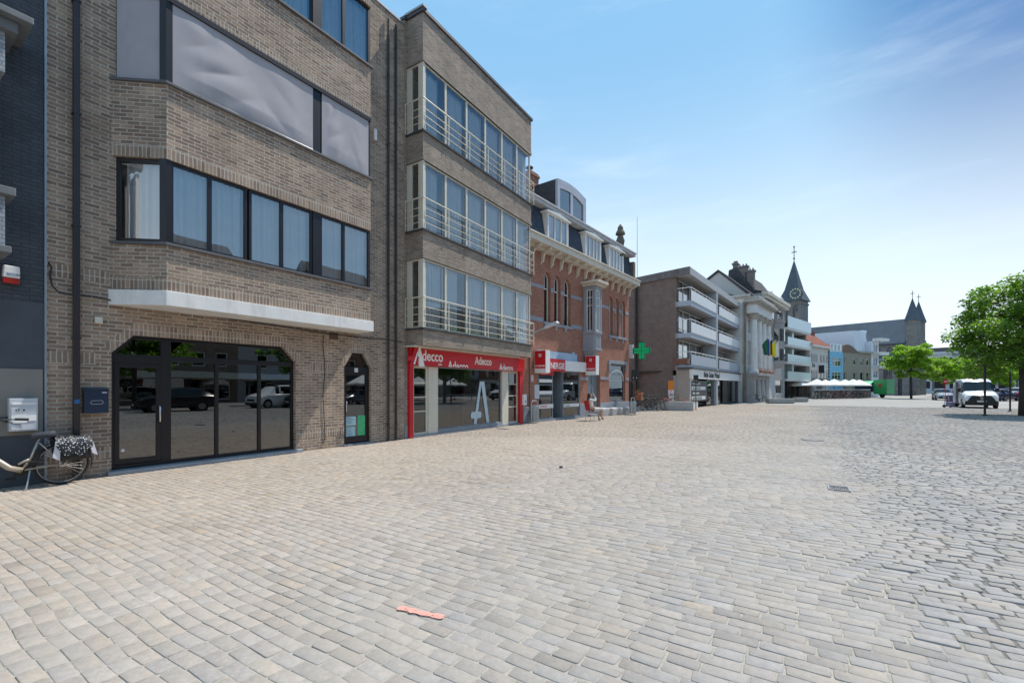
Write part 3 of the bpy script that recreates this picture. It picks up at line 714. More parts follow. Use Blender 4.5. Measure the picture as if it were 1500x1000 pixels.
# ================================================================== B3  red brick townhouse with slate mansard
F3 = Fac(-10.70, F2.w(XE, 0)[1]+.03, 5.0)
h3 = thing('townhouse', 'red brick townhouse with slate mansard roof, stone oriel and white corbelled eaves', 'townhouse', F3.loc, F3.rz)
u = F3.u; Z = F3.z
xe = u(921)
M_sand = mat('pale_sandstone', (.42, .40, .37), .8, var=.12, dirt=.25)
M_bstone = mat('grey_blue_stone', (.30, .31, .35), .7, var=.12, dirt=.2)
M_eave = mat('cream_painted_wood', (.62, .56, .47), .6, var=.08, dirt=.15)
M_slate = brick('blue_grey_roof_slate', (.075, .10, .135), (.055, .075, .105), (.02, .025, .035), bw=.22, bh=.13, ms=.008, bump=1., dirt=.15)
M_slateD = brick('dark_roof_slate', (.095, .092, .100), (.072, .070, .078), (.03, .03, .034), bw=.24, bh=.14, ms=.008, bump=1., dirt=.15)
M_shopblue = mat('grey_blue_shop_paint', (.16, .19, .22), .45)
M_wframe = mat('white_window_paint', (.72, .72, .70), .5, var=.04)
ZE = 8.6
def zz(px, py, d=0): return Z(px, py, d)
A3 = [(u(797), u(806.5)), (u(812), u(821)), (u(826), u(836))]          # left trio
B3a = [(u(892), u(897.5)), (u(901), u(906.5)), (u(910.5), u(916))]
az0, az1 = zz(808, 473), zz(808, 401)
bz0_, bz1_ = zz(900, 492), zz(900, 436)
O0, O1 = u(853), u(888, -.75)
shopw = (u(788), u(849)); doorw = (u(861), u(879)); rw = (u(892.5), u(916))
zs = zz(800, 549); zsh = 2.75
zd = zz(870, 530); zr = zz(900, 533)
oz0, oz1 = zz(870, 486), zz(870, 414)
holes = [(a, b, az0, az1) for a, b in A3]+[(a, b, bz0_, bz1_) for a, b in B3a]+[(shopw[0], shopw[1], .0, zsh), (doorw[0], doorw[1], .15, zd), (rw[0], rw[1], .75, zr), (O0+.15, O1-.15, oz0, oz1)]
mb = MB(); mb.wall(0, xe, 0, ZE, holes, 0, .3)
def archfill(q, a, b, zt, y0=.002, y1=.28, m=0, n=8):
    r = (b-a)/2; c = (a+b)/2; zc = zt-r
    for s in (-1, 1):
        pts = [(c+s*r, zt), (c, zt)]+[(c+s*r*math.sin(math.pi/2*k/n), zc+r*math.cos(math.pi/2*k/n)) for k in range(1, n+1)]
        q.prism(pts, y0, y1, m)
for (a, b) in A3: archfill(mb, a, b, az1)
for (a, b) in B3a: archfill(mb, a, b, bz1_)
archfill(mb, doorw[0], doorw[1], zd)
mb.build('wall', M_brickR, h3)
def archwin(a, b, z0, z1, y, fm, gm, tr=None, fw=.05, name='window', sub=True):
    r = (b-a)/2; c = (a+b)/2; n = 8
    def outl(i):
        return [(a+i, z0+i), (b-i, z0+i)]+[(c+(r-i)*math.cos(math.pi*k/n), z1-r+(r-i)*math.sin(math.pi*k/n)) for k in range(n+1)]
    q = MB(); q.ring(outl(-.01), outl(fw), y, y+.06)
    if tr: 
        for t in tr: q.box(a+fw*.8, b-fw*.8, y-.002, y+.058, t-fw*.5, t+fw*.5)
    q.box(c-fw*.3, c+fw*.3, y+.003, y+.057, (tr[-1] if tr else z0)+.02, z1-fw*.8)
    o = q.build(name, fm, h3); g = MB(); g.prism(outl(fw*.5), y+.025, y+.032); g.build('pane', gm, o); return o
zband = (zz(780, 418), zz(780, 412)); tA = zz(808, 424); tB = zz(900, 455)
for a, b in A3: archwin(a, b, az0, az1, .17, M_wframe, M_glassD, [tA])
for a, b in B3a: archwin(a, b, bz0_, bz1_, .17, M_wframe, M_glassD, [tB])
st = MB()
for (a, b) in ((0.02, A3[0][0]), (A3[0][1], A3[1][0]), (A3[1][1], A3[2][0]), (A3[2][1], O0-.01), (O1+.01, B3a[0][0]), (B3a[0][1], B3a[1][0]), (B3a[1][1], B3a[2][0]), (B3a[2][1], xe)):
    st.box(a, b, -.015, .1, tA-.11, tA+.06)
for (a, b) in ((0.02, A3[0][0]-.1), (A3[2][1]+.1, O0-.01)): st.box(a, b, -.015, .1, az0-.05, az0+.16)
for tr3 in (A3, B3a):
    zb_ = az0 if tr3 is A3 else bz0_
    st.box(tr3[0][0]-.1, tr3[-1][1]+.1, -.10, .12, zb_-.14, zb_-.002)
    for (a, b) in tr3: st.prism([(a+.02, zb_-.141), (a+.2, zb_-.141), (a+.15, zb_-.36), (a+.07, zb_-.36)], -.08, 0)
for (a, b) in ((doorw[1], rw[0]-.1), (rw[1]+.1, xe)): st.box(a+.02, b, -.02, .05, zz(885, 556), zz(885, 552))
st.box(rw[0]-.15, rw[1]+.15, -.05, .1, zr+.002, zr+.22); st.box(shopw[1]+.03, doorw[0]-.02, -.02, .05, 2.02, 2.2)
for x in (rw[0]-.14, rw[1]+.0): st.box(x, x+.16, -.09, .05, zr-.38, zr+.001)
st.each('stone_band', M_bstone, h3, bevel=.008)
pl = MB()
for (a, b) in ((.02, shopw[0]-.02), (shopw[1]+.02, doorw[0]-.01), (doorw[1]+.01, rw[0]-.02), (rw[0]-.02, rw[1]+.02), (rw[1]+.02, xe)): pl.box(a, b, -.03, .1, 0, .74)
pl.each('plinth', M_bluestone, h3, bevel=.01)
# eaves: soffit board, gutter and scrolled corbels
ey = -.62
zg = (zz(776, 347, ey), zz(776, 338, ey))
mb = MB(); mb.box(-.1, xe+.35, ey, .2, zg[0]+.02, zg[1]+.02); mb.box(-.1, xe+.37, ey-.06, ey+.3, zg[1]+.021, zg[1]+.10); mb.box(-.05, xe+.2, ey+.35, .1, zg[0]-.12, zg[0]+.019); mb.build('eaves', M_eave, h3, bevel=.01)
zc0 = zg[0]+.015
for k in range(15):
    x = .1+k*(xe)/14.2; q = MB()
    q.sideprism([(-.001, zc0), (ey+.06, zc0), (ey+.06, zc0-.10), (ey+.18, zc0-.16), (-.24, zc0-.22), (-.16, zc0-.40), (-.15, zc0-.55), (-.09, zc0-.66), (-.03, zc0-.60), (-.001, zc0-.72)], x-.045, x+.045)
    q.build('corbel', M_eave, h3, bevel=.01)
# mansard
zm0 = zg[1]+.10; zm1 = zz(776, 292, -.25)
slope = [(-.28, zm0), (-.02, zm1), (1.2, zm1), (1.2, zm0)]
mb = MB(); mb.sideprism(slope, 0, xe+.02); mb.build('mansard', M_slate, h3)
mb = MB(); mb.box(-.05, xe+.15, -.42, .6, zm1+.002, zm1+.16); mb.box(-.05, xe+.17, -.48, -.2, zm1+.161, zm1+.24); mb.build('upper_eaves', mat('grey_painted_eaves', (.46, .46, .48), .6, dirt=.2), h3, bevel=.01)
mb = MB(); mb.sideprism([(-.3, zm1+.20), (3.5, zm1+1.1), (7, zm1+.2)], 0, xe); rf = mb.build('roof', M_slateD, h3)
for (pa, pb) in ((801.5, 832), (857, 880), (892, 913)):
    a, b = u(pa, -.35), u(pb, -.35); z0_, z1_ = zm0+.05, zm1-.20
    q = MB(); q.box(a, a+.09, -.38, .6, z0_, z1_); q.box(b-.09, b, -.38, .6, z0_, z1_); q.prism([(a-.15, z1_), (b+.12, z1_), (b+.12, z1_+.06), ((a+b)/2, z1_+.17), (a-.15, z1_+.06)], -.47, .6); dm = q.build('dormer', M_wframe, h3)
    o = window(h3, a+.091, b-.091, z0_, z1_-.001, -.36, 4 if pb-pa < 28 else 3, M_wframe, M_glass, fw=.06, cm=None)
    c = MB(); curtain_mb(c, a+.15, b-.15, z0_+.05, z1_-.05, -.2); c.build('curtain', M_curtain, o, smooth=True, recalc=False)
# big curved dormer
dd = -.05; a, b = u(817, dd), u(858.5, dd); z0_, zt0 = zm1+.25, zz(818, 258, dd)
zt1 = zt0-.0
top = [(b, zt0-.35)]+[(b-(b-a)*k/8, zt0-.35+.62*math.sin(math.pi*(.0+k/8*.85))*.9-.0) for k in range(1, 8)]
zL = zt0
body = [(a, z0_-.1), (b, z0_-.1)]+[(b+(a-b)*k/8, (zt0-.12)-.10*(1-k/8)+.17*math.sin(math.pi*k/8)) for k in range(9)]
q = MB(); q.prism([(p[0]*1.0, p[1]) for p in body], dd+.14, 3.2); dmr = q.build('dormer', M_slateD, h3)
inner = [(a+.22, z0_+.1), (b-.30, z0_+.1)]+[(b-.30+(a+.52-b)*k/8, p[1]-.42) for k, p in enumerate(body[2:])]
q = MB(); q.ring(body, inner, dd, dd+.135); xm = (a+b)/2-.05; q.box(xm-.12, xm+.12, dd+.01, dd+.13, z0_+.1, zt0-.42); o = q.build('window', mat('pale_grey_cladding', (.42, .44, .50), .5), h3)
q = MB(); q.prism(inner, dd+.06, dd+.07); q.build('pane', M_glass, o)
q = MB(); q.box(a+.22, b-.3, dd+.20, dd+.22, z0_+.1, zt0-.4); q.build('curtain', M_curtainB, o)
# chimney
a = u(777, 1.5); zc = zz(783, 252, 1.5)
q = MB(); q.box(a, a+.75, 1.5, 2.2, zm1, zc); q.box(a-.05, a+.80, 1.45, 2.25, zc-.22, zc-.10); ch = q.build('chimney', M_brickR, h3)
q = MB(); q.lathe([(.16, zc), (.13, zc+.18), (.10, zc+.19), (.10, zc+.3), (.2, zc+.31), (.2, zc+.36)], (a+.4, 1.85, 0), 12); q.build('chimney_pot', M_darkgrey, ch)
# carved finial over the party wall
M_lichen = mat('lichened_stone', (.13, .115, .09), .9, var=.3, scale=8, bump=.5)
fx = u(911, -.2); zf0, zf1 = zz(911, 372, -.2), zz(911, 328, -.2); hf = zf1-zf0
q = MB(); q.box(xe-.05, xe+.25, -.35, .6, zm0, zf0-.18); q.box(fx-.36, fx+.30, -.45, .3, zf0-.18, zf0-.03); q.lathe([(.24, zf0-.05), (.30, zf0+.08*hf), (.15, zf0+.18*hf), (.22, zf0+.30*hf), (.27, zf0+.45*hf), (.20, zf0+.55*hf), (.15, zf0+.62*hf), (.30, zf0+.66*hf), (.28, zf0+.72*hf), (.19, zf0+.80*hf), (.16, zf0+.90*hf), (.03, zf1)], (fx, -.1, 0), 14)
q.tube([(fx-.18, -.1, zf0+.15*hf), (fx-.36, -.1, zf0+.25*hf), (fx-.30, -.1, zf0+.45*hf), (fx-.15, -.1, zf0+.5*hf)], [.08, .12, .08, .04], 8)
q.build('finial', M_lichen, h3)
# stone oriel
od = -.75; pts = [(O0, 0), (O0+.02, od), (O1-.50, od), (O1, -.15), (O1, 0)]
pts = [(O0+.06, 0), (O0+.06, od*.82), (O0+.10, od), (O1-.62, od), (O1-.02, -.12), (O1-.02, 0)]
zb0, zb1 = zz(868, 512, od), zz(868, 487, od); zt_ = zz(868, 413, od)
q = MB(); q.slab(pts, zb0+.1, zb1); q.slab([(p[0]-.05 if i < 3 else p[0]+.05, p[1]-.05 if p[1] < 0 else 0) for i, p in enumerate(pts)], zb1+.001, zb1+.13)
q.slab([(p[0]-.05 if i < 3 else p[0]+.05, p[1]-.05 if p[1] < 0 else 0) for i, p in enumerate(pts)], zb0, zb0+.099)
for (x, y) in ((O0+.08, od+.02), (O1-.66, od+.02), (O1-.10, -.13)): q.box(x, x+.16, y, y+.16, zb1+.131, zt_)
q.box(O0+.08, O0+.22, -.20, -.02, zb1+.131, zt_); q.slab(pts, zt_-.28, zt_)
for k in range(4):
    wq = (O1-O0-.85)/4; x = O0+.13+k*wq; q.box(x, x+wq*.7, od-.012, od, zb0+.22, zb1-.1)
ori = q.build('oriel', M_bstone, h3, bevel=.006)
q = MB(); c_ = (O0+O1)/2; q.add([(O0+.1, 0, zb0), (O0+.15, od*.8, zb0), (O1-.6, od*.8, zb0), (O1-.1, 0, zb0), (c_-.1, 0, zb0-.85), (c_+.1, 0, zb0-.85)], [(0, 1, 2, 3), (0, 4, 1), (1, 4, 5, 2), (2, 5, 3), (0, 3, 5, 4)]); q.build('corbel', M_bstone, ori)
q = MB(); q.slab([(p[0]+(-.28 if i < 3 else .28), p[1]-.32 if p[1] < 0 else 0) for i, p in enumerate(pts)], zt_+.001, zt_+.13); q.slab([(p[0]+(-.16 if i < 3 else .16), p[1]-.16 if p[1] < 0 else 0) for i, p in enumerate(pts)], zt_-.10, zt_); q.build('oriel_cornice', M_eave, ori, bevel=.02)
window(h3, O0+.24, O1-.67, zb1+.135, zt_-.285, od+.06, 1, M_wframe, M_glassD, fw=.085, rows=[zt_-1.15, zt_-.72], bar=.045)
window(h3, .02, .62, zb1+.135, zt_-.285, .04, 1, M_wframe, M_glassD, fw=.07, rows=[zt_-1.15, zt_-.72], bar=.04, xf=(O1-.53, od+.03, math.atan2(.60, .52)))
window(h3, .21, .60, zb1+.135, zt_-.285, .03, 2, M_wframe, M_glassD, fw=.05, rows=[zt_-1.15, zt_-.72], bar=.03, xf=(O0+.07, 0, -math.pi/2))
# shop front
q = MB(); x0, x1 = shopw
q.box(x0, x1, -.05, .25, 0, .10); q.build('step', M_bluestone, h3)
xd0, xd1 = u(810), u(824)
window(h3, x0+.02, xd0, .11, 2.45, .0, 1, M_shopblue, M_glassS, fw=.07, rows=[.75, 1.25, 1.75], bar=.05)
window(h3, xd1, x1-.02, .11, 2.45, .0, 1, M_shopblue, M_glassS, fw=.07)
q = MB(); q.box(xd0+.0, xd0+.06, .06, 1.0, .1, 2.45); q.box(xd1-.06, xd1, .06, 1.0, .1, 2.45); q.box(xd0+.06, xd1-.06, .9, .95, .1, 2.45); q.build('door', M_shopblue, h3)
q = MB(); xa, xb_ = x0+.1, xd0-.08
for z in (1.86, 1.30): q.box(xa, xb_, -.006, -.001, z, z+.16)
q.box(xa, xb_+.1, -.006, -.001, .62, .82); q.box(xd1+.1, x1-.1, -.006, -.001, .62, .78); q.box(xa, xb_+.12, -.03, -.008, 2.22, 2.44, 1)
text_into(q, 'SYNERGIE', xa+.05, .67, .14, -.007, 1, .002, .001); text_into(q, 'SYNERGIE', xd1+.2, .64, .12, -.007, 2, .002, .001); text_into(q, 'SYNERGIE', xa+.1, 2.27, .13, -.031, 0, .002, .001)
q.each('window_film', [M_white, M_red, M_shopblue], h3)
q = MB(); q.box(x0, x1, 1.4, 1.5, 0, 2.7, 0); q.box(0, xe, .32, 4, 2.9, 3.0); q.box(0, xe, 3.9, 4, 0, 8); q.build('interior', M_interior, h3)
# fascia of the shop: blue-white header, board with the shop name
q = MB(); zf_ = zz(830, 548, -.1)
q.box(u(788, -.08), u(845, -.08), -.10, 0, 2.98, 3.38, 2); q.box(x0-.3, x1+.35, -.22, 0, 2.46, 2.97, 1); q.box(x0-.25, u(828, -.24), -.245, -.221, 2.40, 3.02, 0)
text_into(q, 'SYNERGIE', u(799.5, -.25), 2.54, .42, -.248, 1, .006, .003, fit=u(827, -.25)-u(799.5, -.25))
q.build('shop_fascia', [M_red, M_white, mat('pale_blue_panel', (.36, .48, .62), .5)], h3)
# door, right window
q = MB(); a, b = doorw; q.box(a+.02, b-.02, .16, .22, .15, 2.45); 
for i in range(2):
    for j in range(3): q.box(a+.12+i*.62*(b-a)/1.5, a+.12+i*.62*(b-a)/1.5+.30, .14, .158, .4+j*.7, .95+j*.7)
q.build('door', M_shopblue, h3, bevel=.006)
archwin(a, b, 2.46, zd, .17, M_shopblue, M_glassD, fw=.06)
q = MB(); q.box(a, b, -.2, .3, .0, .148); q.build('step', M_bluestone, h3)
window(h3, rw[0]+.02, rw[1]-.02, .76, zr-.02, .08, [], M_shopblue, M_glassS, fw=.10, rows=[zr-.62], bar=.05)
q = MB(); a, b = rw; c = (a+b)/2; r = (b-a)/2-.15
q.ring([(c+(r+.06)*math.cos(math.pi*k/10), 2.15+(r+.06)*.55*math.sin(math.pi*k/10)) for k in range(11)]+[(c-r-.06, 2.05), (c+r+.06, 2.05)], [(c+r*math.cos(math.pi*k/10), 2.12+r*.5*math.sin(math.pi*k/10)) for k in range(11)]+[(c-r, 2.06), (c+r, 2.06)], .07, .10); q.build('window_arch', M_wframe, h3)
q = MB(); q.box(rw[0], rw[1], 1.0, 1.1, .75, 3.5); q.box(a+.4, b-.2, .35, .5, .9, 1.25, 1); q.build('display', [mat('leafy_display_backing', (.05, .11, .05), .9, var=.6, scale=6), mat('pale_teal_display', (.25, .5, .55), .6)], h3)
# house number lamp, plates
q = MB(); a = u(839, -.05); q.box(a, a+.18, -.06, 0, zz(841, 523), zz(841, 516)); a2_ = u(779, -.05); q.box(a2_, a2_+.16, -.03, 0, 1.9, 2.2); q.box(u(780, -.05)+.2, u(780)+.5, -.04, 0, 1.1, 1.75); q.each('plate', M_pale, h3)
shell(h3, .003, xe-.003, .3, 9, 8.2, M_brickR)

# projecting cube signs: seen end-on from up the street
def cube_sign(pxc, ytop, ybot, w_, dmid, label, bigtxt=True):
    x = u(pxc, dmid); zb_, zt = zz(pxc, ybot, dmid), zz(pxc, ytop, dmid)
    t = thing('projecting_sign', label, 'sign', F3.w(x, -.002, zb_), F3.rz, 'red projecting signs of the shop')
    H = zt-zb_; xf = (0, 0, -math.pi/2)
    q = MB(xf); q.box(.12, .12+w_, 0, .36, 0, H); q.build('case', M_white, t, bevel=.01)
    q = MB(xf); q.box(.14, .10+w_, -.006, -.001, H*.2, H-.02, 0); text_into(q, 'SYNERGIE', .12+w_/2, H*.27, w_*.19, -.0075, 1, .003, .001, align='CENTER')
    c = .12+w_/2; s = w_*.11; zc = H*.78
    q.box(c-s, c+s, -.010, -.007, zc-s, zc+s, 1)
    q.box(c-s*.12, c+s*.12, -.012, -.0105, zc-s, zc+s, 0); q.box(c-s, c+s, -.0125, -.0106, zc-s*.12, zc+s*.12, 0)
    q.build('face', [M_red, M_white], t)
    q = MB(xf); q.box(0, .119, .2, .26, H*.3, H*.36); q.box(0, .119, .2, .26, H*.7, H*.76); q.build('bracket', M_darkgrey, t)
    return t
cube_sign(789, 513, 546, .62, -.35, 'red square projecting sign nearest the cream bay building')
cube_sign(863, 521, 549, .64, -.35, 'red square projecting sign below the stone oriel, above the door')
# curved street lamp on the party wall
t = thing('wall_lamp', 'grey curved street lamp head reaching out from the brick wall above the red sign', 'street lamp', F3.w(.12, -.9, zz(778, 488, -.9)), F3.rz)
q = MB(); q.tube([(0, .88, -.25), (0, .5, -.1), (0, .1, .1), (.1, -.2, .22), (.2, -.35, .26)], .03, 8); q.build('arm', M_zinc, t, smooth=True)
q = MB(); q.add([(.1, -.25, .22), (.3, -.25, .22), (.32, -1.0, .42), (.08, -1.0, .42), (.12, -.3, .36), (.28, -.3, .36), (.27, -.9, .52), (.13, -.9, .52)], [(3, 2, 1, 0), (4, 5, 6, 7), (0, 1, 5, 4), (1, 2, 6, 5), (2, 3, 7, 6), (3, 0, 4, 7)]); q.build('lamp_head', M_pale, t, bevel=.04)
# pharmacy cross
dm = -.85; x = u(930, -.4)
x = xe+.12
t = thing('pharmacy_cross', 'green illuminated pharmacy cross on a white case at the corner of the red brick house', 'sign', F3.w(xe-.05, -.03, zz(940, 514, -.8)), F3.rz)
xf = (0, 0, -math.pi/2); M_gcross = mat('green_cross_panel', (.01, .30, .12), .35, emis=(.0, .35, .12, .18)); M_gdark = mat('dark_green_cross', (.005, .09, .04), .4)
s = .36; cx_ = .30+s*1.6
def cross(q, h, y0, y1, m): q.prism([(cx_-h*.5, -h*1.5), (cx_+h*.5, -h*1.5), (cx_+h*.5, -h*.5), (cx_+h*1.5, -h*.5), (cx_+h*1.5, h*.5), (cx_+h*.5, h*.5), (cx_+h*.5, h*1.5), (cx_-h*.5, h*1.5), (cx_-h*.5, h*.5), (cx_-h*1.5, h*.5), (cx_-h*1.5, -h*.5), (cx_-h*.5, -h*.5)], y0, y1, m)
q = MB(xf); cross(q, s*1.06, -.05, .12, 0); q.build('case', M_gdark, t)
q = MB(xf); cross(q, s*.96, -.062, -.051, 0); q.box(cx_-.012, cx_+.012, -.066, -.063, -s*1.4, s*1.4, 1); q.box(cx_-s*1.4, cx_+s*1.4, -.067, -.0631, -.012, .012, 1); q.build('face', [M_gcross, M_gdark], t)
q = MB(xf); q.box(0.02, .28, -.05, .16, -.45, .42); q.build('bracket', M_pale, t, bevel=.02)

# ================================================================== B4  brown brick flats with white balconies
F4 = Fac(-8.60, 37.4, 4.4)
h4 = thing('balcony_flats', 'four storey brown brick flats with white balconies and a shop on the ground floor', 'apartment block', F4.loc, F4.rz)
u = F4.u; Z = F4.z
x1 = u(1085, -1.1); xm = u(1050, -1.1); ztop = Z(1004, 388, -1.0); M_balc = mat('white_balcony_panel', (.74, .75, .76), .5, var=.05, dirt=.1)
M_slabside = mat('pale_concrete_band', (.36, .33, .30), .85, var=.1, dirt=.2); M_balcs = mat('blue_grey_balcony_edge', (.40, .44, .50), .6, var=.06)
sk = Vector((math.cos(R(9.5)), math.sin(R(9.5))))   # flank runs slightly skew: offset of its far end
sx_ = -3.0  # flank far end shift along the street
FL = [Z(1008, y, -1.) for y in (491, 437)]
zf = [3.42, 5.95, 8.45]; zroof = ztop
flank = [(0, 0), (x1, 0), (x1, 12), (2.6, 12)]
mb = MB(); mb.slab([(0, .3), (.3, .3), (2.9, 12), (2.6, 12)], 0, zroof-.5); mb.slab([(2.9, 11.7), (x1, 11.7), (x1, 12), (2.9, 12)], 0, zroof-.5); mb.slab([(x1-.3, .3), (x1, .3), (x1, 11.7), (x1-.3, 11.7)], 0, zroof-.5); mb.box(0, .6, 0, .299, 3.0, zroof-.5)
mb.build('wall', M_brickC, h4); mb = MB(); mb.box(.0, .28, -1.0, -.001, 0, 2.99); mb.slab([(-.03, 0), (.2, 0), (2.8, 12), (2.55, 12)], 0, 2.2)
mb.build('ground_wall', mat('taupe_flank_render', (.40, .345, .30), .85, var=.08, dirt=.2), h4)
mb = MB()
for z in zf+[2.62]: mb.slab([(-.02, -.02), (.28, -.02), (2.88, 12), (2.58, 12)], z-.42, z-.02)
mb.each('concrete_band', M_slabside, h4)
mb = MB(); mb.slab([(-.35, -1.15), (x1, -1.15), (x1, 12), (2.3, 12)], zroof-.55, zroof); mb.build('roof', [mat('roof_edge_concrete', (.42, .43, .44), .8, var=.12, dirt=.3)], h4)
mb = MB(); mb.slab([(-.38, -1.0), (-.34, -1.16), (2.28, 12), (2.25, 12)], zroof-.55, zroof+.02); mb.build('roof_edge', mat('stained_roof_edge', (.17, .155, .15), .9, dirt=.6, var=.25), h4)
mb = MB(); mb.box(xm-.25, xm+.25, -1.14, 0, 0, zroof-.552); mb.build('pier', M_balcs, h4)
for k, z in enumerate(zf):
    zt = (zf+[zroof-.15])[k+1]-.42
    for (a, b) in ((.4, xm-.26), (xm+.26, x1-.1)):
        window(h4, a, b, z+.05, zt, .15, 4, M_white, M_glass if k else M_glass, fw=.09, cm=None)
        o = MB(); 
        for i in range(3):
            if True:
                w0 = a+(b-a)*(.08+.3*i); curtain_mb(o, w0, w0+(b-a)*.16, z+.1, zt-.1, .45)
        if o.v: o.build('curtain', M_curtain, h4, smooth=True, recalc=False)
        q = MB(); yb = -1.1; q.box(a-.35 if a < 1 else a, b, yb, -.01, z-.40, z-.02); q.build('balcony_slab', M_balcs, h4)
        q = MB(); aa = a-.3 if a < 1 else a+.05
        q.box(aa+(.5 if a > 5 else 0), b-.05, yb-.04, yb, z-.015, z+.80); q.build('balcony_panel', M_balc if k else M_balcs, h4) if True else None
        q = MB(); q.tube([(aa, -.05, z+1.02), (aa, yb, z+1.02), (b, yb, z+1.02)], .03, 6)
        for j in range(8): x = aa+(b-aa)*j/7; q.box(x-.015, x+.015, yb-.02, yb+.01, z+.78, z+1.02)
        q.build('railing', M_white, h4)
        q = MB(); q.box(a, b, -.75, .1, zt+.0, zt+.14); q.build('awning_case', M_slabside, h4)
mb = MB(); mb.box(.4, x1-.3, 3.5, 3.6, 0, zroof-.6); mb.box(.2, x1-.2, .4, 3.5, 2.9, 3.0); mb.build('interior', M_interior, h4)
# shop: fascia, window, columns
q = MB(); q.box(.02, x1-.4, -1.2, -1.0, 2.35, 3.08, 1); q.box(-.04, x1-.2, -1.3, -.1, 3.085, 3.2, 2)
text_into(q, 'Bakje Gaden Winkel', u(1031, -1.2), 2.52, .66, -1.205, 0, .02, .005, sx=1.0)
q.build('shop_fascia', [M_ink, M_white, M_darkgrey], h4)
q = MB(); q.box(.3, 2.4, -1.0, -.9, .0, 2.34, 1); q.box(.5, 5.2, -1.02, -1.0, .5, 2.2); 
for i, zt in enumerate((2.0, 1.6, 1.2, .8)):
    q.box(.55, 4.6, -1.035, -1.021, zt-.17, zt+.12, 1 if i % 2 else 0)
    text_into(q, ('SNACKS', 'SALADES', 'PANINI', 'DRANKEN')[i], .8, zt-.12, .26, -1.04, 0 if i % 2 else 1, .004, .002, sx=2.2)
q.build('shop_panel', [M_darkgrey, M_white], h4)
window(h4, 5.3, xm+2.0, .1, 2.34, -.95, 3, M_darkgrey, M_glassS, fw=.08)
window(h4, xm+3.2, x1-1.6, .1, 2.34, -.95, 3, M_darkgrey, M_glassS, fw=.08)
q = MB(); q.box(x1-1.5, x1-.3, -1.0, -.8, 0, 2.34); q.box(xm+2.05, xm+3.15, -.5, -.45, .05, 2.34); q.build('pillar', M_darkgrey, h4)
q = MB(); q.slab([(.78, 4.0), (.70, 4.0), (.98, 5.3), (1.06, 5.3)], .02, 2.15); q.build('side_door', M_black, h4)
pb = thing('planter_box', 'brown box of flowers on the corner of the first balcony', 'planter', F4.w(-.85, -.9, 3.45), F4.rz)
q = MB(); q.box(0, .45, -.2, .9, 0, .42); q.build('box', mat('rust_brown_box', (.20, .09, .06), .8), pb)
# mast on the roof
q = MB(); q.tube([(0, 0, 0), (0, 0, 5.2)], [.03, .018], 6); o = q.build('antenna_mast', M_zinc, None, loc=F4.w(.7, 3.5, zroof)); tag(o, 'thin pale mast rising from the roof of the balcony flats', 'antenna')
# red tiled house behind, in the gap
M_tile = brick('red_roof_tile', (.27, .095, .065), (.21, .07, .05), (.10, .04, .03), bw=.25, bh=.2, ms=.012, dirt=.3)
Fg = Fac(*gp(925, depth=44), 5)
g = thing('gable_house', 'house behind the gap with a red tiled roof and a square brick chimney', 'house', Fg.loc, Fg.rz)
q = MB(); q.box(-4, 7, 0, 9, 0, 9.6); q.build('wall', M_brickC, g)
q = MB(); q.sideprism([(-.3, 9.6), (4.5, 13.6), (9.3, 9.6)], -4.2, 7.2); rf = q.build('roof', M_tile, g)
q = MB(); q.box(1.9, 3.6, 2.6, 4.2, 11.0, 14.6); q.box(1.75, 3.75, 2.45, 4.35, 14.6, 14.85); 
for x in (2.3, 3.1): q.lathe([(.22, 14.85), (.22, 15.3), (.38, 15.32), (.38, 15.5), (.2, 15.52), (.3, 15.9)], (x, 3.4, 0), 8)
q.build('chimney', brick('chimney_brick', (.33, .12, .09), (.25, .09, .07), (.3, .2, .17)), rf)
# ================================================================== ground
def stonemat():
    t = NT('worn_sandstone_setts')
    at = t.n("ShaderNodeAttribute", attribute_name='tone'); 
    f = t.rng(t.noise(22, 6, .7), .3, .7, .84, 1.14)
    big = t.rng(t.noise(.22, 6, .62), .3, .7, .90, 1.10)
    col = t.mix(1., t.mix(1., at.outputs['Color'], t.gray(f), 'MULTIPLY'), t.gray(big), 'MULTIPLY')
    sp = t.rng(t.noise(1.1, 8, .75), .60, .78, 0, .45); col = t.mix(sp, col, (.17, .155, .135))
    dust = t.rng(t.noise(.9, 8, .72), .42, .66, 0, .55); col = t.mix(dust, col, (.355, .315, .272)); seam = t.rng(t.noise(5, 6, .75), .60, .74, 0, .35); col = t.mix(seam, col, (.20, .185, .165)); t.l(col, t.p.inputs['Base Color']); t.p.inputs['Roughness'].default_value = .88; t.p.inputs['Specular IOR Level'].default_value = .22
    h = t.math('ADD', t.math('MULTIPLY', t.noise(28, 5, .65), .8), t.math('MULTIPLY', t.noise(110, 3, .6), .3))
    t.bump(h, .35, .010); return t.m
M_sett = stonemat()
def sandmat():
    t = NT('joint_sand'); tc = t.n("ShaderNodeSeparateXYZ"); t.l(t.coord(), tc.inputs[0])
    wob = t.math('ADD', tc.outputs['X'], t.math('MULTIPLY', t.math('SUBTRACT', t.noise(.5, 4, .6), .5), 1.6))
    f = t.rng(wob, .45, .95, 0, 1)
    col = t.mix(f, (.36, .33, .285), (.155, .145, .13)); f2 = t.rng(t.noise(30, 5, .8), .3, .7, .7, 1.25)
    col = t.mix(1., col, t.gray(f2), 'MULTIPLY')
    moss = t.rng(t.noise(1.7, 6, .7), .66, .76, 0, .6); col = t.mix(moss, col, (.10, .115, .04))
    t.l(col, t.p.inputs['Base Color']); t.p.inputs['Roughness'].default_value = .95; t.bump(t.noise(60, 4, .7), .6, .006); return t.m
M_sand = sandmat()
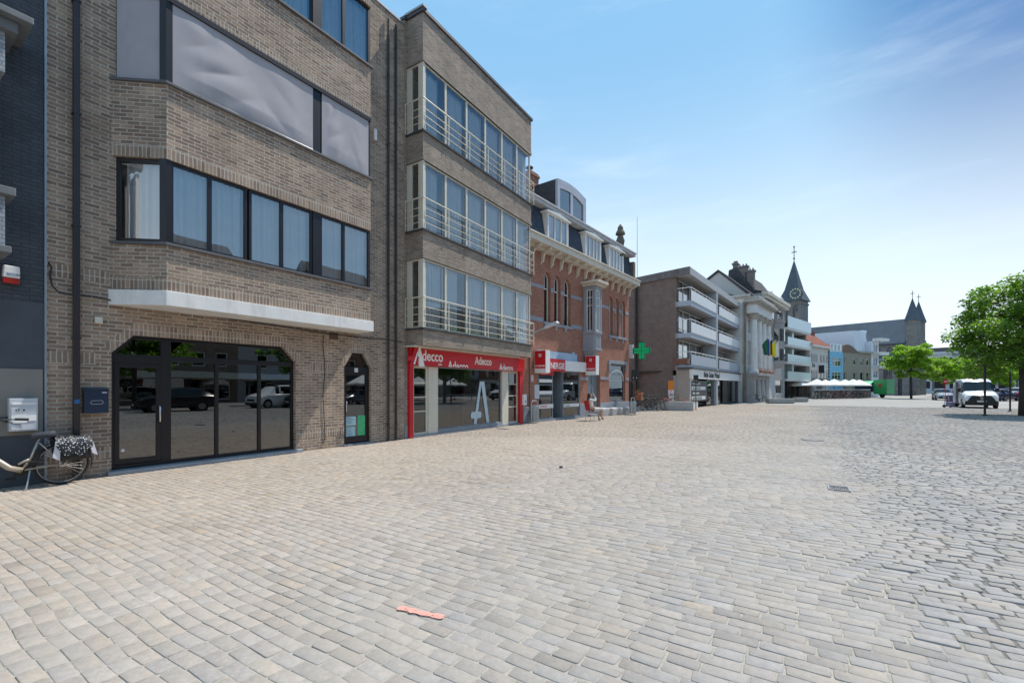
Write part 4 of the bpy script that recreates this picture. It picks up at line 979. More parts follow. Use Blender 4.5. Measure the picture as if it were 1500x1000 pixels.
def farmat():
    t = NT('far_setts'); b = t.n("ShaderNodeTexBrick"); t.l(t.coord(), b.inputs['Vector'])
    b.inputs['Scale'].default_value = 1; b.inputs['Brick Width'].default_value = .22; b.inputs['Row Height'].default_value = .13; b.inputs['Mortar Size'].default_value = .008
    b.inputs['Color1'].default_value = (.27, .255, .24, 1); b.inputs['Color2'].default_value = (.245, .235, .225, 1); b.inputs['Mortar'].default_value = (.16, .15, .14, 1)
    col = t.mix(1., b.outputs['Color'], t.gray(t.rng(t.noise(.12, 7, .65), .3, .7, .82, 1.18)), 'MULTIPLY')
    t.l(col, t.p.inputs['Base Color']); t.p.inputs['Roughness'].default_value = .7; return t.m
M_far = farmat()
GX0, GX1, GY0, GY1 = -12.5, 34.0, .0, 50.0
nx_, ny_ = 190, 200; gx_ = np.concatenate([np.linspace(GX0, -1, 60), np.linspace(-.9, 2.4, 40), np.linspace(2.8, GX1, 60)]); gy_ = np.linspace(GY0, GY1, ny_)
XX, YY = np.meshgrid(gx_, gy_); basef = lambda x, y: .004*np.sin(x*.5+y*.3)+.003*np.sin(y*1.1-x*.7)
zn = 1/(1+np.exp(-(XX-.65-.25*np.sin(YY*.9)-.2*np.sin(YY*2.3))*6)); ZZ = basef(XX, YY)-.0042-.0058*zn+.0018*np.sin(XX*1.9+YY*.8)*np.sin(YY*1.3-XX*.6)
k_ = len(gx_); g = MB(); g.add(list(zip(XX.ravel().tolist(), YY.ravel().tolist(), ZZ.ravel().tolist())), [(j_*k_+i_, j_*k_+i_+1, (j_+1)*k_+i_+1, (j_+1)*k_+i_) for j_ in range(ny_-1) for i_ in range(k_-1)]); struct(g.build('paving_bed', M_sand, recalc=False))
g = MB()
for a in ((-400, 900, -400, GY0), (-400, GX0, GY0, GY1), (GX1, 900, GY0, GY1), (-400, 900, GY1, 1400)):
    g.quad((a[0], a[2], -.003), (a[1], a[2], -.003), (a[1], a[3], -.003), (a[0], a[3], -.003))
struct(g.build('square_ground', M_far, recalc=False))
def lerp(a, b, t): return a+(b-a)*t
def setts():
    rowh = .106; nr = int((GY1-GY0)/rowh); X0s = []; 
    allr = []
    for j in range(nr):
        y = GY0+j*rowh
        # only what the square shows between the house fronts and the picture's right edge (with a wide margin)
        xl = -11.2 if y < 30 else -11.2
        xr = min(GX1, 6+1.35*y+2)
        ln = rng.uniform(.165, .265, int((xr-xl)/.19)+2)
        if j % 7 == 3: ln *= .9
        xs = xl+rng.uniform(-.2, 0)+np.concatenate([[0], np.cumsum(ln)]); xs = xs[xs < xr]
        a, b = xs[:-1], xs[1:]
        allr.append(np.stack([a, b, np.full(len(a), y)], 1))
    Q = np.concatenate(allr); n = len(Q)
    xa, xb, y0 = Q.T
    cx = (xa+xb)/2
    wavy = lambda x, y: .014*np.sin(x*.8+.35*y)+.010*np.sin(x*2.1-.6*y+1)+.014*np.sin(.33*x+1.7*y)+.006*np.sin(7*x+3*y)
    zone = 1/(1+np.exp(-(cx-.65-.25*np.sin(y0*.9)-.2*np.sin(y0*2.3))*6))     # rougher, wider joints to the right of the gutter line
    jx = lerp(.0040, .011, zone)*rng.uniform(.6, 1.5, n); jy = lerp(.0020, .0045, zone)*rng.uniform(.5, 1.6, n)
    hgt = rng.normal(0, 1, n)*lerp(.0012, .0030, zone)
    # worn, settled patches
    C = np.empty((n, 4, 2)); J = lerp(.004, .0085, zone)
    for k, (sx, sy) in enumerate(((0, 0), (1, 0), (1, 1), (0, 1))):
        x = np.where(sx, xb-jx, xa+jx)+rng.normal(0, 1, n)*J; y = y0+np.where(sy, rowh-jy, jy)+rng.normal(0, 1, n)*J*.55
        C[:, k, 0] = x; C[:, k, 1] = y
    C[:, :, 1] += wavy(C[:, :, 0], C[:, :, 1])
    mid = C.mean(1, keepdims=True)
    tx, ty = rng.normal(0, 1, n)*lerp(.008, .014, zone), rng.normal(0, 1, n)*lerp(.009, .022, zone)
    dist = np.hypot(cx, y0)
    near = dist < 15
    base = .004*np.sin(cx*.5+y0*.3)+.003*np.sin(y0*1.1-cx*.7)
    verts = []; faces = []; tone = []
    # colour: warm beige by the houses, bluish grey to the right
    warm = np.array([.375, .318, .266]); grey = np.array([.322, .298, .280]); blue = np.array([.300, .287, .282])
    wl_ = np.clip((-cx-1.5+.12*y0)/6, 0, 1)[:, None]; bl_ = zone[:, None]
    col = grey*(1-wl_)+warm*wl_; col = col*(1-bl_*.75)+blue*bl_*.75
    v = np.clip(rng.normal(1, .055, n), .62, 1.32)[:, None]; tint = rng.normal(0, 1, n)[:, None]
    col = col*v*(1+np.array([.016, 0, -.022])*tint); rare = rng.random(n) < .05; col[rare] *= .84
    rare2 = rng.random(n) < .02; col[rare2] *= np.array([1.05, 1.0, .93])
    def emit(sel, oct_):
        nonlocal verts, faces, tone
        c = C[sel]; m = mid[sel]; h = hgt[sel]+base[sel]; k = len(c)
        if oct_:
            e = c[:, [1, 2, 3, 0]]-c; L = np.linalg.norm(e, axis=2, keepdims=True); e = e/L
            r = rng.uniform(.003, .016, (k, 4, 1)); p1 = c+e*r; p0 = c-e[:, [3, 0, 1, 2]]*rng.uniform(.003, .016, (k, 4, 1))
            o = np.stack([p0, p1], 2).reshape(k, 8, 2); nn = 8
        else: o = c; nn = 4
        inn = m+(o-m)*(1-np.array([.05, .09])); 
        d = o-m; inn = o-np.sign(d)*np.minimum(np.abs(d), .0045)*(1.0)
        zi = h[:, None]+(inn[:, :, 0]-m[:, :, 0])*tx[sel][:, None]+(inn[:, :, 1]-m[:, :, 1])*ty[sel][:, None]
        zo = zi-.0032
        low = np.full_like(zo, -.03)
        if oct_: lay = [np.dstack([o, low[..., None]]), np.dstack([o, zo[..., None]]), np.dstack([inn, zi[..., None]])]
        else: lay = [np.dstack([o, low[..., None]]), np.dstack([inn, zi[..., None]])]
        V = np.concatenate(lay, 1); nv = V.shape[1]
        start = sum(len(x) for x in verts); verts.append(V.reshape(-1, 3))
        q = []
        for l in range(len(lay)-1):
            for i in range(nn): q.append((l*nn+i, l*nn+(i+1) % nn, (l+1)*nn+(i+1) % nn, (l+1)*nn+i))
        off = (start+np.arange(k)*nv)[:, None]
        for f in q: faces.append((off+np.array(f), 4))
        faces.append((off+np.arange((len(lay)-1)*nn, len(lay)*nn), nn))
        tone.append(np.repeat(col[sel], nv, axis=0))
    emit(np.where(near)[0], True); emit(np.where(~near)[0], False)
    V = np.concatenate(verts); T = np.concatenate(tone)
    me = bpy.data.meshes.new('paving'); nf = sum(len(f[0]) for f in faces); nl = sum(f[0].size for f in faces)
    me.vertices.add(len(V)); me.vertices.foreach_set('co', V.ravel()); me.loops.add(nl); me.polygons.add(nf)
    me.loops.foreach_set('vertex_index', np.concatenate([f[0].ravel() for f in faces]).astype(np.int32))
    tot = np.concatenate([np.full(len(f[0]), f[1]) for f in faces]); st = np.concatenate([[0], np.cumsum(tot)[:-1]])
    me.polygons.foreach_set('loop_start', st.astype(np.int32)); me.polygons.foreach_set('loop_total', tot.astype(np.int32))
    me.update(calc_edges=True)
    ca = me.color_attributes.new('tone', 'FLOAT_COLOR', 'POINT'); ca.data.foreach_set('color', np.concatenate([T, np.ones((len(T), 1))], 1).ravel())
    me.materials.append(M_sett); me.validate()
    struct(link('paving', me))
setts()
# drain grate, manhole, paint mark
gx, gy = gp(1229, 716); t = thing('drain_grate', 'square iron drain grate set in the setts', 'drain grate', (gx, gy, .008), 0); t.scale = (.6, .75, 1)
q = MB(); q.ring([(-.24, -.24), (.24, -.24), (.24, .24), (-.24, .24)], [(-.2, -.2), (.2, -.2), (.2, .2), (-.2, .2)], 0, .012)
for v_ in range(len(q.v)): x, y, z = q.v[v_]; q.v[v_] = (x, z, .012-y+.0)
q.build('frame', mat('pale_cast_iron', (.22, .23, .26), .5, .4), t)
q = MB()
for i in range(9): x = -.18+i*.045; q.box(x-.012, x+.012, -.2, .2, -.004, .008)
q.build('grille', M_darkgrey, t)
q = MB(); q.box(-.2, .2, -.2, .2, -.016, -.010); q.build('pit', M_black, t)
gx, gy = gp(1190, 644); t = thing('manhole_cover', 'round iron manhole cover in the paving beyond the drain grate', 'manhole cover', (gx, gy, .004), 0)
q = MB(); q.lathe([(.30, -.02), (.30, .003), (.28, .004), (.28, .002)], n=24); q.build('cover', M_darkgrey, t)
q = MB(); q.lathe([(.26, .0025), (.26, .004), (.05, .004)], n=24); q.build('disc', mat('worn_iron', (.16, .16, .17), .5, .5), t)
def paintmark():
    p0, p1 = Vector(gp(583, 890)), Vector(gp(650, 905)); n = 26; V = []; ax = (p1-p0); L = ax.length; ax.normalize(); nr_ = Vector((-ax.y, ax.x))
    for i in range(n+1):
        s_ = i/n; w_ = .028+.003*math.sin(s_*23)+random.uniform(-.005, .005)
        if i in (0, n): w_ *= .5
        c = p0+ax*L*s_+nr_*.004*math.sin(s_*9); 
        for sg_ in (-1, 1): q = c+nr_*w_*sg_; V.append((q.x, q.y, .0055))
    m_ = MB(); m_.add(V, [(2*i, 2*i+2, 2*i+3, 2*i+1) for i in range(n)])
    t_ = NT('sprayed_orange_paint'); t_.p.inputs['Base Color'].default_value = (.72, .33, .27, 1); t_.p.inputs['Roughness'].default_value = .7
    a = t_.rng(t_.noise(45, 5, .8), .33, .48, 0, 1); t_.l(a, t_.p.inputs['Alpha'])
    tag(m_.build('paint_mark', t_.m, recalc=False), 'short orange sprayed line on the paving in the foreground', 'paint mark')
paintmark()
gx, gy = gp(822, 685); q = MB(); q.lathe([(.02, 0), (.045, .01), (.035, .03), (.012, .04)], n=7); tag(q.build('stone', M_darkgrey, loc=(gx, gy, .005)), 'small dark lump lying alone on the open paving', 'stone')

# ================================================================== town hall
M_th = mat('pale_painted_stone', (.70, .70, .69), .75, var=.08, dirt=.25); M_thg = mat('grey_rusticated_stone', (.36, .35, .345), .85, var=.12, dirt=.3)
M_thc = mat('weathered_cornice_stone', (.46, .43, .39), .85, var=.1, dirt=.3)
F5 = Fac(-5.48, 55.4, 7.7); u = F5.u; Z = F5.z
t5 = thing('town_hall', 'pale classical town hall with four tall columns above a grey stone base', 'town hall', F5.loc, F5.rz)
xL5, xR5 = u(1092.5), u(1134, -1.3); c0 = u(1104.5, -.8); H5 = Z(1093, 431)
zbse = Z(1093, 546); zcap = Z(1107, 459, -.8); 
GW = [(1.0+i*2.0, 2.0+i*2.0) for i in range(7) if 2.0+i*2.0 < xR5-.5]
holes = [(a, b, .6, zbse-.7) for a, b in GW]
mb = MB(); mb.wall(0, xR5, 0, zbse, holes, 0, .3); mb.wall(c0, xR5-.1, 0, zbse-.05, [(a, b, .3, zbse-.7) for a, b in GW if a > c0+.3 and b < xR5-.3], -.8, .79)
for k in range(7):
    z = .4+k*.55
    if z < zbse-.3:
        for (a, b) in zip([0]+[w_[1] for w_ in GW], [w_[0] for w_ in GW]+[xR5]):
            if a+.02 < c0 < b-.02:
                mb.box(a+.02, c0-.01, -.035, .0, z, z+.46)
                mb.box(c0+.02, b-.02, -.835, -.8, z, z+.46)
            else: mb.box(a+.02, b-.02, (-.835 if a >= c0 else -.035), (-.8 if a >= c0 else 0), z, z+.46)
mb.build('base', M_thg, t5)
UW = [(1.3, 2.3)]+[(c0+.9+i*2.15, c0+1.75+i*2.15) for i in range(4)]
mb = MB(); mb.wall(0, xR5, zbse+.002, H5-.5, [(a, b, zbse+1.0, zbse+3.6) for a, b in UW if b < xR5]+[(a, b, zbse+4.5, zbse+5.9) for a, b in UW if b < xR5], .0, .3); mb.slab([(0, .3), (xR5, .3), (xR5, 9), (0, 9)], 0, H5-.5)
mb.build('wall', M_th, t5)
for a, b in UW:
    if b < xR5:
        window(t5, a, b, zbse+1.0, zbse+3.6, .1, 2, M_wframe, M_glassD, fw=.08, rows=[zbse+2.8]); window(t5, a, b, zbse+4.5, zbse+5.9, .1, 2, M_wframe, M_glassD, fw=.08)
for a, b in GW: window(t5, a, b, .6 if a < c0 else .3, zbse-.7, .05 if a < c0 else -.6, 2, M_darkgrey, M_glassD, fw=.08)
for k in range(4):
    x = u((1107.5, 1114.5, 1121, 1128)[k], -.8)
    q = MB(); q.box(x-.42, x+.42, -1.05, -.21, zbse, zbse+.2)
    q.lathe([(.40, zbse+.2), (.42, zbse+.3), (.36, zbse+.4), (.37, zbse+2), (.30, zcap-.8), (.33, zcap-.78), (.32, zcap-.72), (.42, zcap-.2), (.52, zcap-.12)], (x, -.62, 0), 16); o = q.build('column', M_th, t5, smooth=False)
    q = MB(); 
    for r_ in range(10):
        an = r_*math.pi/5
        for lv, (rr, zz_) in enumerate(((.36, zcap-.68), (.42, zcap-.42))):
            cx_, cy_ = x+rr*math.cos(an+lv*.3), -.62+rr*math.sin(an+lv*.3); q.lathe([(.06, zz_), (.11, zz_+.14), (.13, zz_+.2), (.03, zz_+.24)], (cx_, cy_, 0), 6)
    q.box(x-.5, x+.5, -1.12, -.12, zcap-.11, zcap)
    q.build('capital', M_thc, o)
mb = MB(); mb.box(c0-.1, xR5-.1, -1.1, .0, zcap+.002, zcap+.9); mb.build('entablature', M_th, t5)
mb = MB(); zc_ = zcap+.9
mb.box(c0-.25, xR5+.15, -1.3, .1, zc_+.002, zc_+.25); mb.box(c0-.5, xR5+.4, -1.65, .1, zc_+.252, zc_+.5); mb.box(c0-.3, xR5+.2, -1.4, .1, zc_+.502, zc_+.85)
mb.box(-.3, c0-.52, -.35, 9.2, H5-.55, H5-.35); mb.box(-.55, c0-.52, -.6, 9.3, H5-.348, H5-.1)
for i in range(16): x = c0-.1+i*(xR5-c0)/15; mb.box(x-.09, x+.09, -1.6, -1.3, zc_+.05, zc_+.25)
mb.build('cornice', M_thc, t5)
mb = MB(); mb.box(-.05, xR5+.05, -.1, .0, zbse-.3, zbse-.02); mb.box(c0-.15, xR5-.0, -1.25, -.05, zbse-.28, zbse-.0); mb.build('balcony', M_thg, t5)
mb = MB(); mb.box(-.30, -.05, -.12, .10, 0, H5-1.2); mb.box(-.36, .0, -.18, .16, H5-1.2, H5-.9)
mb.build('side_pier', mat('rust_stained_pier', (.25, .20, .165), .85, var=.35, scale=.9, dirt=.6), t5)
mb = MB(); mb.sideprism([(-.3, H5-.4), (5, H5+1.3), (9, H5-.4)], .1, xR5); mb.build('roof', M_slateD, t5)
mb = MB(); mb.box(.3, xR5-.3, 1, 1.1, 0, H5-.6); mb.build('interior', M_interior, t5)
# flags and flower boxes
fl_ = [((.012, .045, .26), None, 'blue flag with yellow stars hanging from the town hall'), ((.015, .015, .015), 'be', 'black yellow and red flag hanging from the town hall'), ((.72, .55, .02), None, 'yellow flag hanging from the town hall'), ((.62, .60, .58), None, 'white flag with a red mark hanging from the town hall')]
def flag(x, m, label, mats, hx):
    t = thing('flag', label, 'flag', F5.w(x, -.85, zbse+2.2), F5.rz, 'flags hanging from the town hall front')
    q = MB(); q.tube([(0, 0, 0), (0, -1.3, 1.6)], .035, 6); q.build('pole', M_white, t)
    q = MB(); n = 14; V = []
    for j in range(n+1):
        s_ = j/n
        for i in range(7):
            h = i/6; V.append((.05*math.sin(h*7+s_*2)+hx*s_*.2, -1.25+h*.55*(1-.3*s_), 1.52-h*.66*(1-s_)-s_*1.75-.1*h))
    for j in range(n):
        for i in range(6):
            k = j*7+i; mi = 0 if len(mats) == 1 else min(len(mats)-1, i*len(mats)//6); q.add([V[k], V[k+1], V[k+8], V[k+7]], [(0, 1, 2, 3)], mi)
    q.build('cloth', mats, t, recalc=False)
fm = lambda n, c: mat(n, c, .8, var=.05)
flag(u(1119.5, -1.6), 0, fl_[0][2], [fm('blue_cloth', (.012, .06, .34))], .3)
flag(u(1123.5, -1.6), 0, fl_[1][2], [fm('black_cloth', (.02, .02, .02)), fm('yellow_cloth', (.7, .5, .03)), fm('crimson_cloth', (.45, .02, .03))], 0)
flag(u(1129, -1.6), 0, fl_[2][2], [fm('bright_yellow_cloth', (.75, .65, .03))], .2)
flag(u(1133.5, -1.6), 0, fl_[3][2], [fm('white_cloth', (.75, .72, .70))], .4)
flag(u(1102, -.6), 0, 'dark green flag hanging on the left wing of the town hall', [fm('green_cloth', (.02, .12, .06))], .2)
def flowers(loc, rz, L, label, grp=None, n=150, name='flower_box', cat='flower box', box=(.25, .1, .05)):
    t = thing(name, label, cat, loc, rz, grp)
    q = MB(); q.box(0, L, -.2, .2, 0, .28); q.build('box', mat('box_paint', box, .8), t)
    q = MB(); q2 = MB()
    for i in range(n):
        x, y, z = random.uniform(0, L), random.uniform(-.25, .22), .28+random.random()**1.5*.30
        a = random.uniform(0, 6.3); s_ = random.uniform(.04, .08); dst = q if random.random() < .55 else q2
        dst.add([(x, y, z), (x+s_*math.cos(a), y+s_*math.sin(a), z+.03), (x+s_*math.cos(a+1.2), y+s_*math.sin(a+1.2), z+s_)], [(0, 1, 2)])
    q.build('leaves', M_leafD, t, recalc=False); q2.build('blossom', M_blossom, t, recalc=False); return t
M_leafD = leafmat('dark_leaf', (.035, .085, .02)); M_blossom = mat('red_pink_petals', (.60, .06, .07), .7, var=.4, scale=9)
for k in range(3): flowers(F5.w(u(1113+k*7, -1.1), -1.05, zbse+.0), F5.rz, 1.9, ('left', 'middle', 'right')[k]+' box of red flowers on the town hall balcony', 'flower boxes on the town hall balcony', 60)

# ================================================================== houses beyond
def block(name, label, cat, F, x0, x1, H, wm, wins, fm=None, gm=None, depth=9, fw=.09, y=0, curtains=None, rows=None, cols=2):
    t = thing(name, label, cat, F.loc, F.rz)
    mb = MB(); mb.wall(x0, x1, 0, H, wins, y, .3)
    mb.slab([(x0, y+.3), (x0+.2, y+.3), (x0+.2, y+depth), (x0, y+depth)], 0, H); mb.slab([(x1-.2, y+.3), (x1, y+.3), (x1, y+depth), (x1-.2, y+depth)], 0, H)
    mb.slab([(x0+.2, y+depth-.2), (x1-.2, y+depth-.2), (x1-.2, y+depth), (x0+.2, y+depth)], 0, H); mb.build('wall', wm, t)
    for w_ in wins: window(t, w_[0], w_[1], w_[2], w_[3], y+.12, cols, fm or M_wframe, gm or M_glassD, fw=fw, rows=[w_[2]+(w_[3]-w_[2])*.68] if rows else None, cm=curtains)
    q = MB(); q.box(x0+.21, x1-.21, y+1.2, y+1.3, 0, H-.05); q.build('interior', M_interior, t); return t
# white gabled house seen over the flats
Fg2 = Fac(*gp(1052, depth=52), 8)
t = thing('gable_house', 'pale rendered gable rising behind the balcony flats', 'house', gp(1052, depth=54)+(0,), R(90)-R(8))
# gable faces down the street
zA = EYE+(HZ-398)/FOC*54; zB = EYE+(HZ-431)/FOC*54
q = MB(); q.sideprism([(-4.4, 0), (-3.6, zB-.8), (.0, zA), (6.0, zB-1.4), (6.0, 0)], .2, 9); q.build('wall', mat('pale_gable_render', (.50, .49, .48), .8, var=.06, dirt=.15), t)
q = MB(); q.sideprism([(-4.9, zB-2.0), (0, zA+.05), (0, zA+.28), (-5.1, zB-1.8)], 0, 9.2); q.sideprism([(6.6, zB-1.7), (6.8, zB-1.5), (.0, zA+.28), (0, zA+.05)], 0, 9.2); q.build('roof', M_slateD, t)
# house A: bay windowed stone house with tall slate roof
F6 = Fac(*F5.w(xR5+.05, 0)[:2], 9.5); u = F6.u; Z = F6.z
x1 = u(1149.5); zc_ = Z(1140, 442)
wins = [(x1*f0, x1*f1, a, b) for (f0, f1) in ((.08, .3), (.38, .62), (.70, .92)) for (a, b) in ((Z(1140, 500), Z(1140, 478)), (Z(1140, 535), Z(1140, 512)), (Z(1140, 458+12), Z(1140, 452)))]
wins += [(x1*.1, x1*.4, .2, 2.7), (x1*.55, x1*.9, .8, 2.7)]
hA = block('bay_house', 'tall grey stone house with a round bay and dark slate roof beside the town hall', 'house', F6, 0, x1, zc_, M_thg, wins, cols=1)
q = MB(); q.lathe([(1.2, Z(1140, 540)), (1.5, Z(1140, 535)), (1.5, Z(1140, 478)), (1.65, Z(1140, 477)), (1.65, Z(1140, 474)), (.3, Z(1140, 472))], (x1*.45, .2, 0), 12)
o = q.build('bay', M_thg, hA); q = MB()
for k in range(-2, 3):
    an = math.radians(-90+k*28); 
    for (za, zb_) in ((Z(1140, 530), Z(1140, 514)), (Z(1140, 503), Z(1140, 486))):
        cx_, cy_ = x1*.45+1.46*math.cos(an), .2+1.46*math.sin(an); tx_, ty_ = -math.sin(an)*.26, math.cos(an)*.26; ox, oy = math.cos(an)*.06, math.sin(an)*.06
        q.add([(cx_-tx_+ox, cy_-ty_+oy, za), (cx_+tx_+ox, cy_+ty_+oy, za), (cx_+tx_+ox, cy_+ty_+oy, zb_), (cx_-tx_+ox, cy_-ty_+oy, zb_)], [(0, 1, 2, 3)])
q.build('pane', M_glassD, o, recalc=False)
q = MB(); q.box(-.2, x1+.2, -.7, 0, zc_-.3, zc_+.1); q.box(-.1, x1+.1, -.5, 0, zc_-.7, zc_-.3); q.build('cornice', M_eave, hA)
dr0 = F6.d(1070); zr0 = F6.zd(1070, 393); dm_ = F6.d(1118); zm_ = F6.zd(1118, 417)
q = MB(); q.sideprism([(-.3, zc_+.1), (.9, zm_-.4), (dr0*.8, zr0), (dr0*1.05, zr0-.2), (dr0*1.15, zc_)], 0, x1); rf = q.build('roof', M_slateD, hA)
q = MB()
for dd_, w_, hh in ((dr0*.62, 1.1, .8), (dr0*.40, 1.0, .9), (dr0*.86, .5, .7)):
    zb_ = lerp(zm_, zr0, min(1, dd_/dr0/.8)); q.box(.1, .8, dd_-w_/2, dd_+w_/2, zb_-1.5, zb_+hh*.6); q.box(.0, .9, dd_-w_/2-.1, dd_+w_/2+.1, zb_+hh*.6, zb_+hh*.6+.2)
    for i in range(3): q.lathe([(.10, zb_+hh*.6+.2), (.08, zb_+hh*.6+.5)], (.45, dd_-w_/3+i*w_/3, 0), 6)
q.build('chimney', mat('sooty_chimney', (.19, .165, .155), .9), rf)
for k in range(2):
    x = x1*(.12+.45*k); q = MB(); q.box(x, x+x1*.34, -.2, 1.6, zc_+.1, zm_-.7); q.prism([(x-.1, zm_-.7), (x+x1*.34+.1, zm_-.7), (x+x1*.17, zm_-.2)], -.3, 1.6); o = q.build('dormer', M_wframe, hA)
    q = MB(); q.box(x+.15, x+x1*.34-.15, -.22, -.205, zc_+.35, zm_-.9); q.build('pane', M_glassD, o)
# glass balcony flats
F7 = Fac(*F6.w(x1+.03, 1.5)[:2], 15); u = F7.u; Z = F7.z
x1 = u(1187.5, -1.8); zt = Z(1156, 463, -1.8)
t7 = thing('balcony_flats', 'modern flats with tiers of frosted glass balconies below the clock tower', 'apartment block', F7.loc, F7.rz)
M_dkpanel = mat('dark_grey_cladding', (.045, .05, .055), .6)
q = MB(); q.box(0, .3, -1.2, 8, 0, zt+.1); q.build('side_wall', M_dkpanel, t7)
q = MB(); q.box(x1-.3, x1, -1.2, 8, 2.8, zt+.0); q.box(.3, x1-.3, 7.7, 8, 0, zt); q.build('wall', mat('grey_cement_flank', (.25, .245, .23), .8), t7)
q = MB(); q.box(.3, x1-.3, -.9, 7.7, zt-.25, zt); q.build('roof', M_roof, t7)
ys = [(480, 461.5), (507, 487), (533, 516), (556, 541)]
M_frost = mat('frosted_glass_panel', (.56, .66, .66), .25, var=.04, spec=.8)
zfl = [Z(1160, 490), Z(1160, 516), Z(1160, 541), ]
zfl = [2.9, 5.35, 7.8, 10.2]
for k, z in enumerate(zfl):
    q = MB(); q.box(.31, x1, -1.8, 0, z-.30, z); q.build('balcony_slab', M_whitestone, t7)
    q = MB(); q.box(.3, x1+.1, -1.86, -1.82, z-.05, z+1.05 if k < 3 else zt-.0); q.box(x1+.10, x1+.14, -1.86, -.1, z-.05, z+1.05 if k < 3 else zt); q.build('balcony_panel', M_frost, t7)
    if k < 3:
        window(t7, .4, x1-.4, z+.02, z+2.1, .1, 5, M_wframe, M_glass, fw=.08, cm=None)
        q = MB(); q.box(x1*.42, x1*.5, -1.1, .05, z, z+2.14); q.build('screen_wall', M_frost, t7)
        for j in range(3): q = MB(); a = .6+j*x1/3.1; curtain_mb(q, a, a+.8, z+.1, z+2.0, .35); q.build('curtain', M_curtain, t7, recalc=False)
q = MB(); q.box(.3, x1-.3, .8, .9, 2.9, zt-.3); q.box(.3, x1-.3, 3.5, 3.6, 0, 2.8); q.build('interior', M_interior, t7)
for k in range(5): q = MB(); x = .4+k*(x1-.8)/4; q.box(x-.12, x+.12, -.3, .0, 0, 2.58); q.build('pillar', M_darkgrey, t7)
# white house, red roof
F8 = Fac(*F7.w(x1+.15, -1.7)[:2], 17.4); u = F8.u; Z = F8.z
x1 = u(1214.5); zc_ = Z(1200, 507)
wins = [(x1*f, x1*f+.85, a, b) for f in (.05, .17, .29, .52, .68, .84) for (a, b) in ((Z(1200, 531), Z(1200, 519)), (Z(1200, 556), Z(1200, 542)))]
M_wh = mat('off_white_render', (.56, .54, .52), .8, var=.06, dirt=.15)
t8 = block('corner_house', 'off white house with a red tiled roof beside the modern balcony flats', 'house', F8, 0, x1, zc_, M_wh, wins, cols=1)
q = MB(); q.sideprism([(-.5, zc_), (4.2, zc_+4.1), (9.4, zc_)], -.2, x1+.1); q.build('roof', M_tile, t8)
q = MB(); q.box(-.25, x1+.2, -.6, -.1, zc_-.2, zc_-.01); q.build('gutter', M_wframe, t8)
q = MB(); q.box(.02, x1-.02, -.12, -.001, 2.55, 3.1); text_into(q, 'De', .9, 4.95, .9, -.02, 1, .02, .01, sx=1.2); q.build('shop_fascia', [M_darkgrey, M_ink], t8)
q = MB(); q.box(0, .08, -.75, 0, 0, 1.3); o = q.build('hanging_sign', M_black, None, loc=F8.w(u(1199.5), -.01, 4.0), rz=F8.rz); tag(o, 'square black sign hanging from the off white house', 'sign')
ch_ = MB(); ch_.box(x1-2.3, x1-.2, 2.0, 4.2, zc_+.3, Z(1220, 486)); ch_.build('chimney', brick('chimney_brick_far', (.22, .06, .05), (.17, .05, .04), (.2, .12, .1)), t8)
# white gable behind the chimney
# blue house
F9 = Fac(*F8.w(x1+.03, 0)[:2], 30); u = F9.u; Z = F9.z
x1 = u(1235); zc_ = Z(1225, 515)
M_blue = mat('sky_blue_paint', (.20, .46, .66), .7, var=.05)
t9 = block('narrow_house', 'narrow sky blue house with white windows and a white dormer', 'house', F9, 0, x1, zc_, M_blue, [(x1*.22, x1*.88, Z(1225, 536), Z(1225, 524)), (x1*.22, x1*.88, Z(1225, 556), Z(1225, 545))], cols=3, rows=True)
q = MB(); q.box(x1*.1, x1*.98, .1, 3, zc_+.001, Z(1225, 503)); o = q.build('dormer', M_wframe, t9); q = MB(); 
for i in range(3): q.box(x1*(.2+.25*i), x1*(.38+.25*i), .07, .098, zc_+.3, Z(1225, 505)); 
q.build('pane', M_glass, o)
q = MB(); q.box(0, x1, -.1, -.001, 2.5, 3.0); q.build('shop_fascia', mat('pale_fascia', (.5, .6, .62), .6), t9)
q = MB(); 
for i in range(9): q.box(-.55, -.05, -.12, -.04, 3.3+i*.52, 3.3+i*.52+.44)
o = q.build('vertical_sign', M_black, None, loc=F9.w(0, 0, 0), rz=F9.rz); tag(o, 'tall narrow black sign between the off white and the sky blue house', 'sign')
# beige houses
F10 = Fac(*F9.w(x1+.03, 0)[:2], 34); u = F10.u; Z = F10.z
x1 = u(1258); zc_ = Z(1250, 510); M_bg = mat('beige_brick_render', (.30, .26, .21), .85, var=.08)
w2 = [(x1*.04, x1*.20, a, b) for a, b in ((Z(1245, 534), Z(1245, 523)), (2.9, Z(1245, 545)))]+[(x1*.65, x1*.85, a, b) for a, b in ((Z(1245, 534), Z(1245, 523)), (2.9, Z(1245, 545)))]
t10 = block('terraced_house', 'beige house with a curved gable next to the sky blue house', 'house', F10, 0, x1, Z(1245, 517), M_bg, w2, cols=1, depth=8)
q = MB(); zz0 = Z(1245, 517); zz1 = Z(1250, 505)
q.prism([(.2, zz0+.001), (x1, zz0+.001)]+[(x1*(1-.9*k/8), zz0+(zz1-zz0)*math.sin(math.pi*(.05+.95*k/8)*.62)) for k in range(9)], -.01, 7.8); q.build('gable', [mat('brown_gable', (.20, .13, .095), .85)], t10)
x0 = x1+.02; x2 = u(1276.5); zc2 = Z(1265, 517)
w3 = [(x0+(x2-x0)*f, x0+(x2-x0)*(f+.27), a, b) for f in (.12, .6) for a, b in ((Z(1265, 535), Z(1265, 524)), (2.9, Z(1265, 545)))]
t11 = block('terraced_house', 'flat roofed beige house with paired windows next to the white modern block', 'house', F10, x0, x2, zc2, M_bg, w3, cols=1)
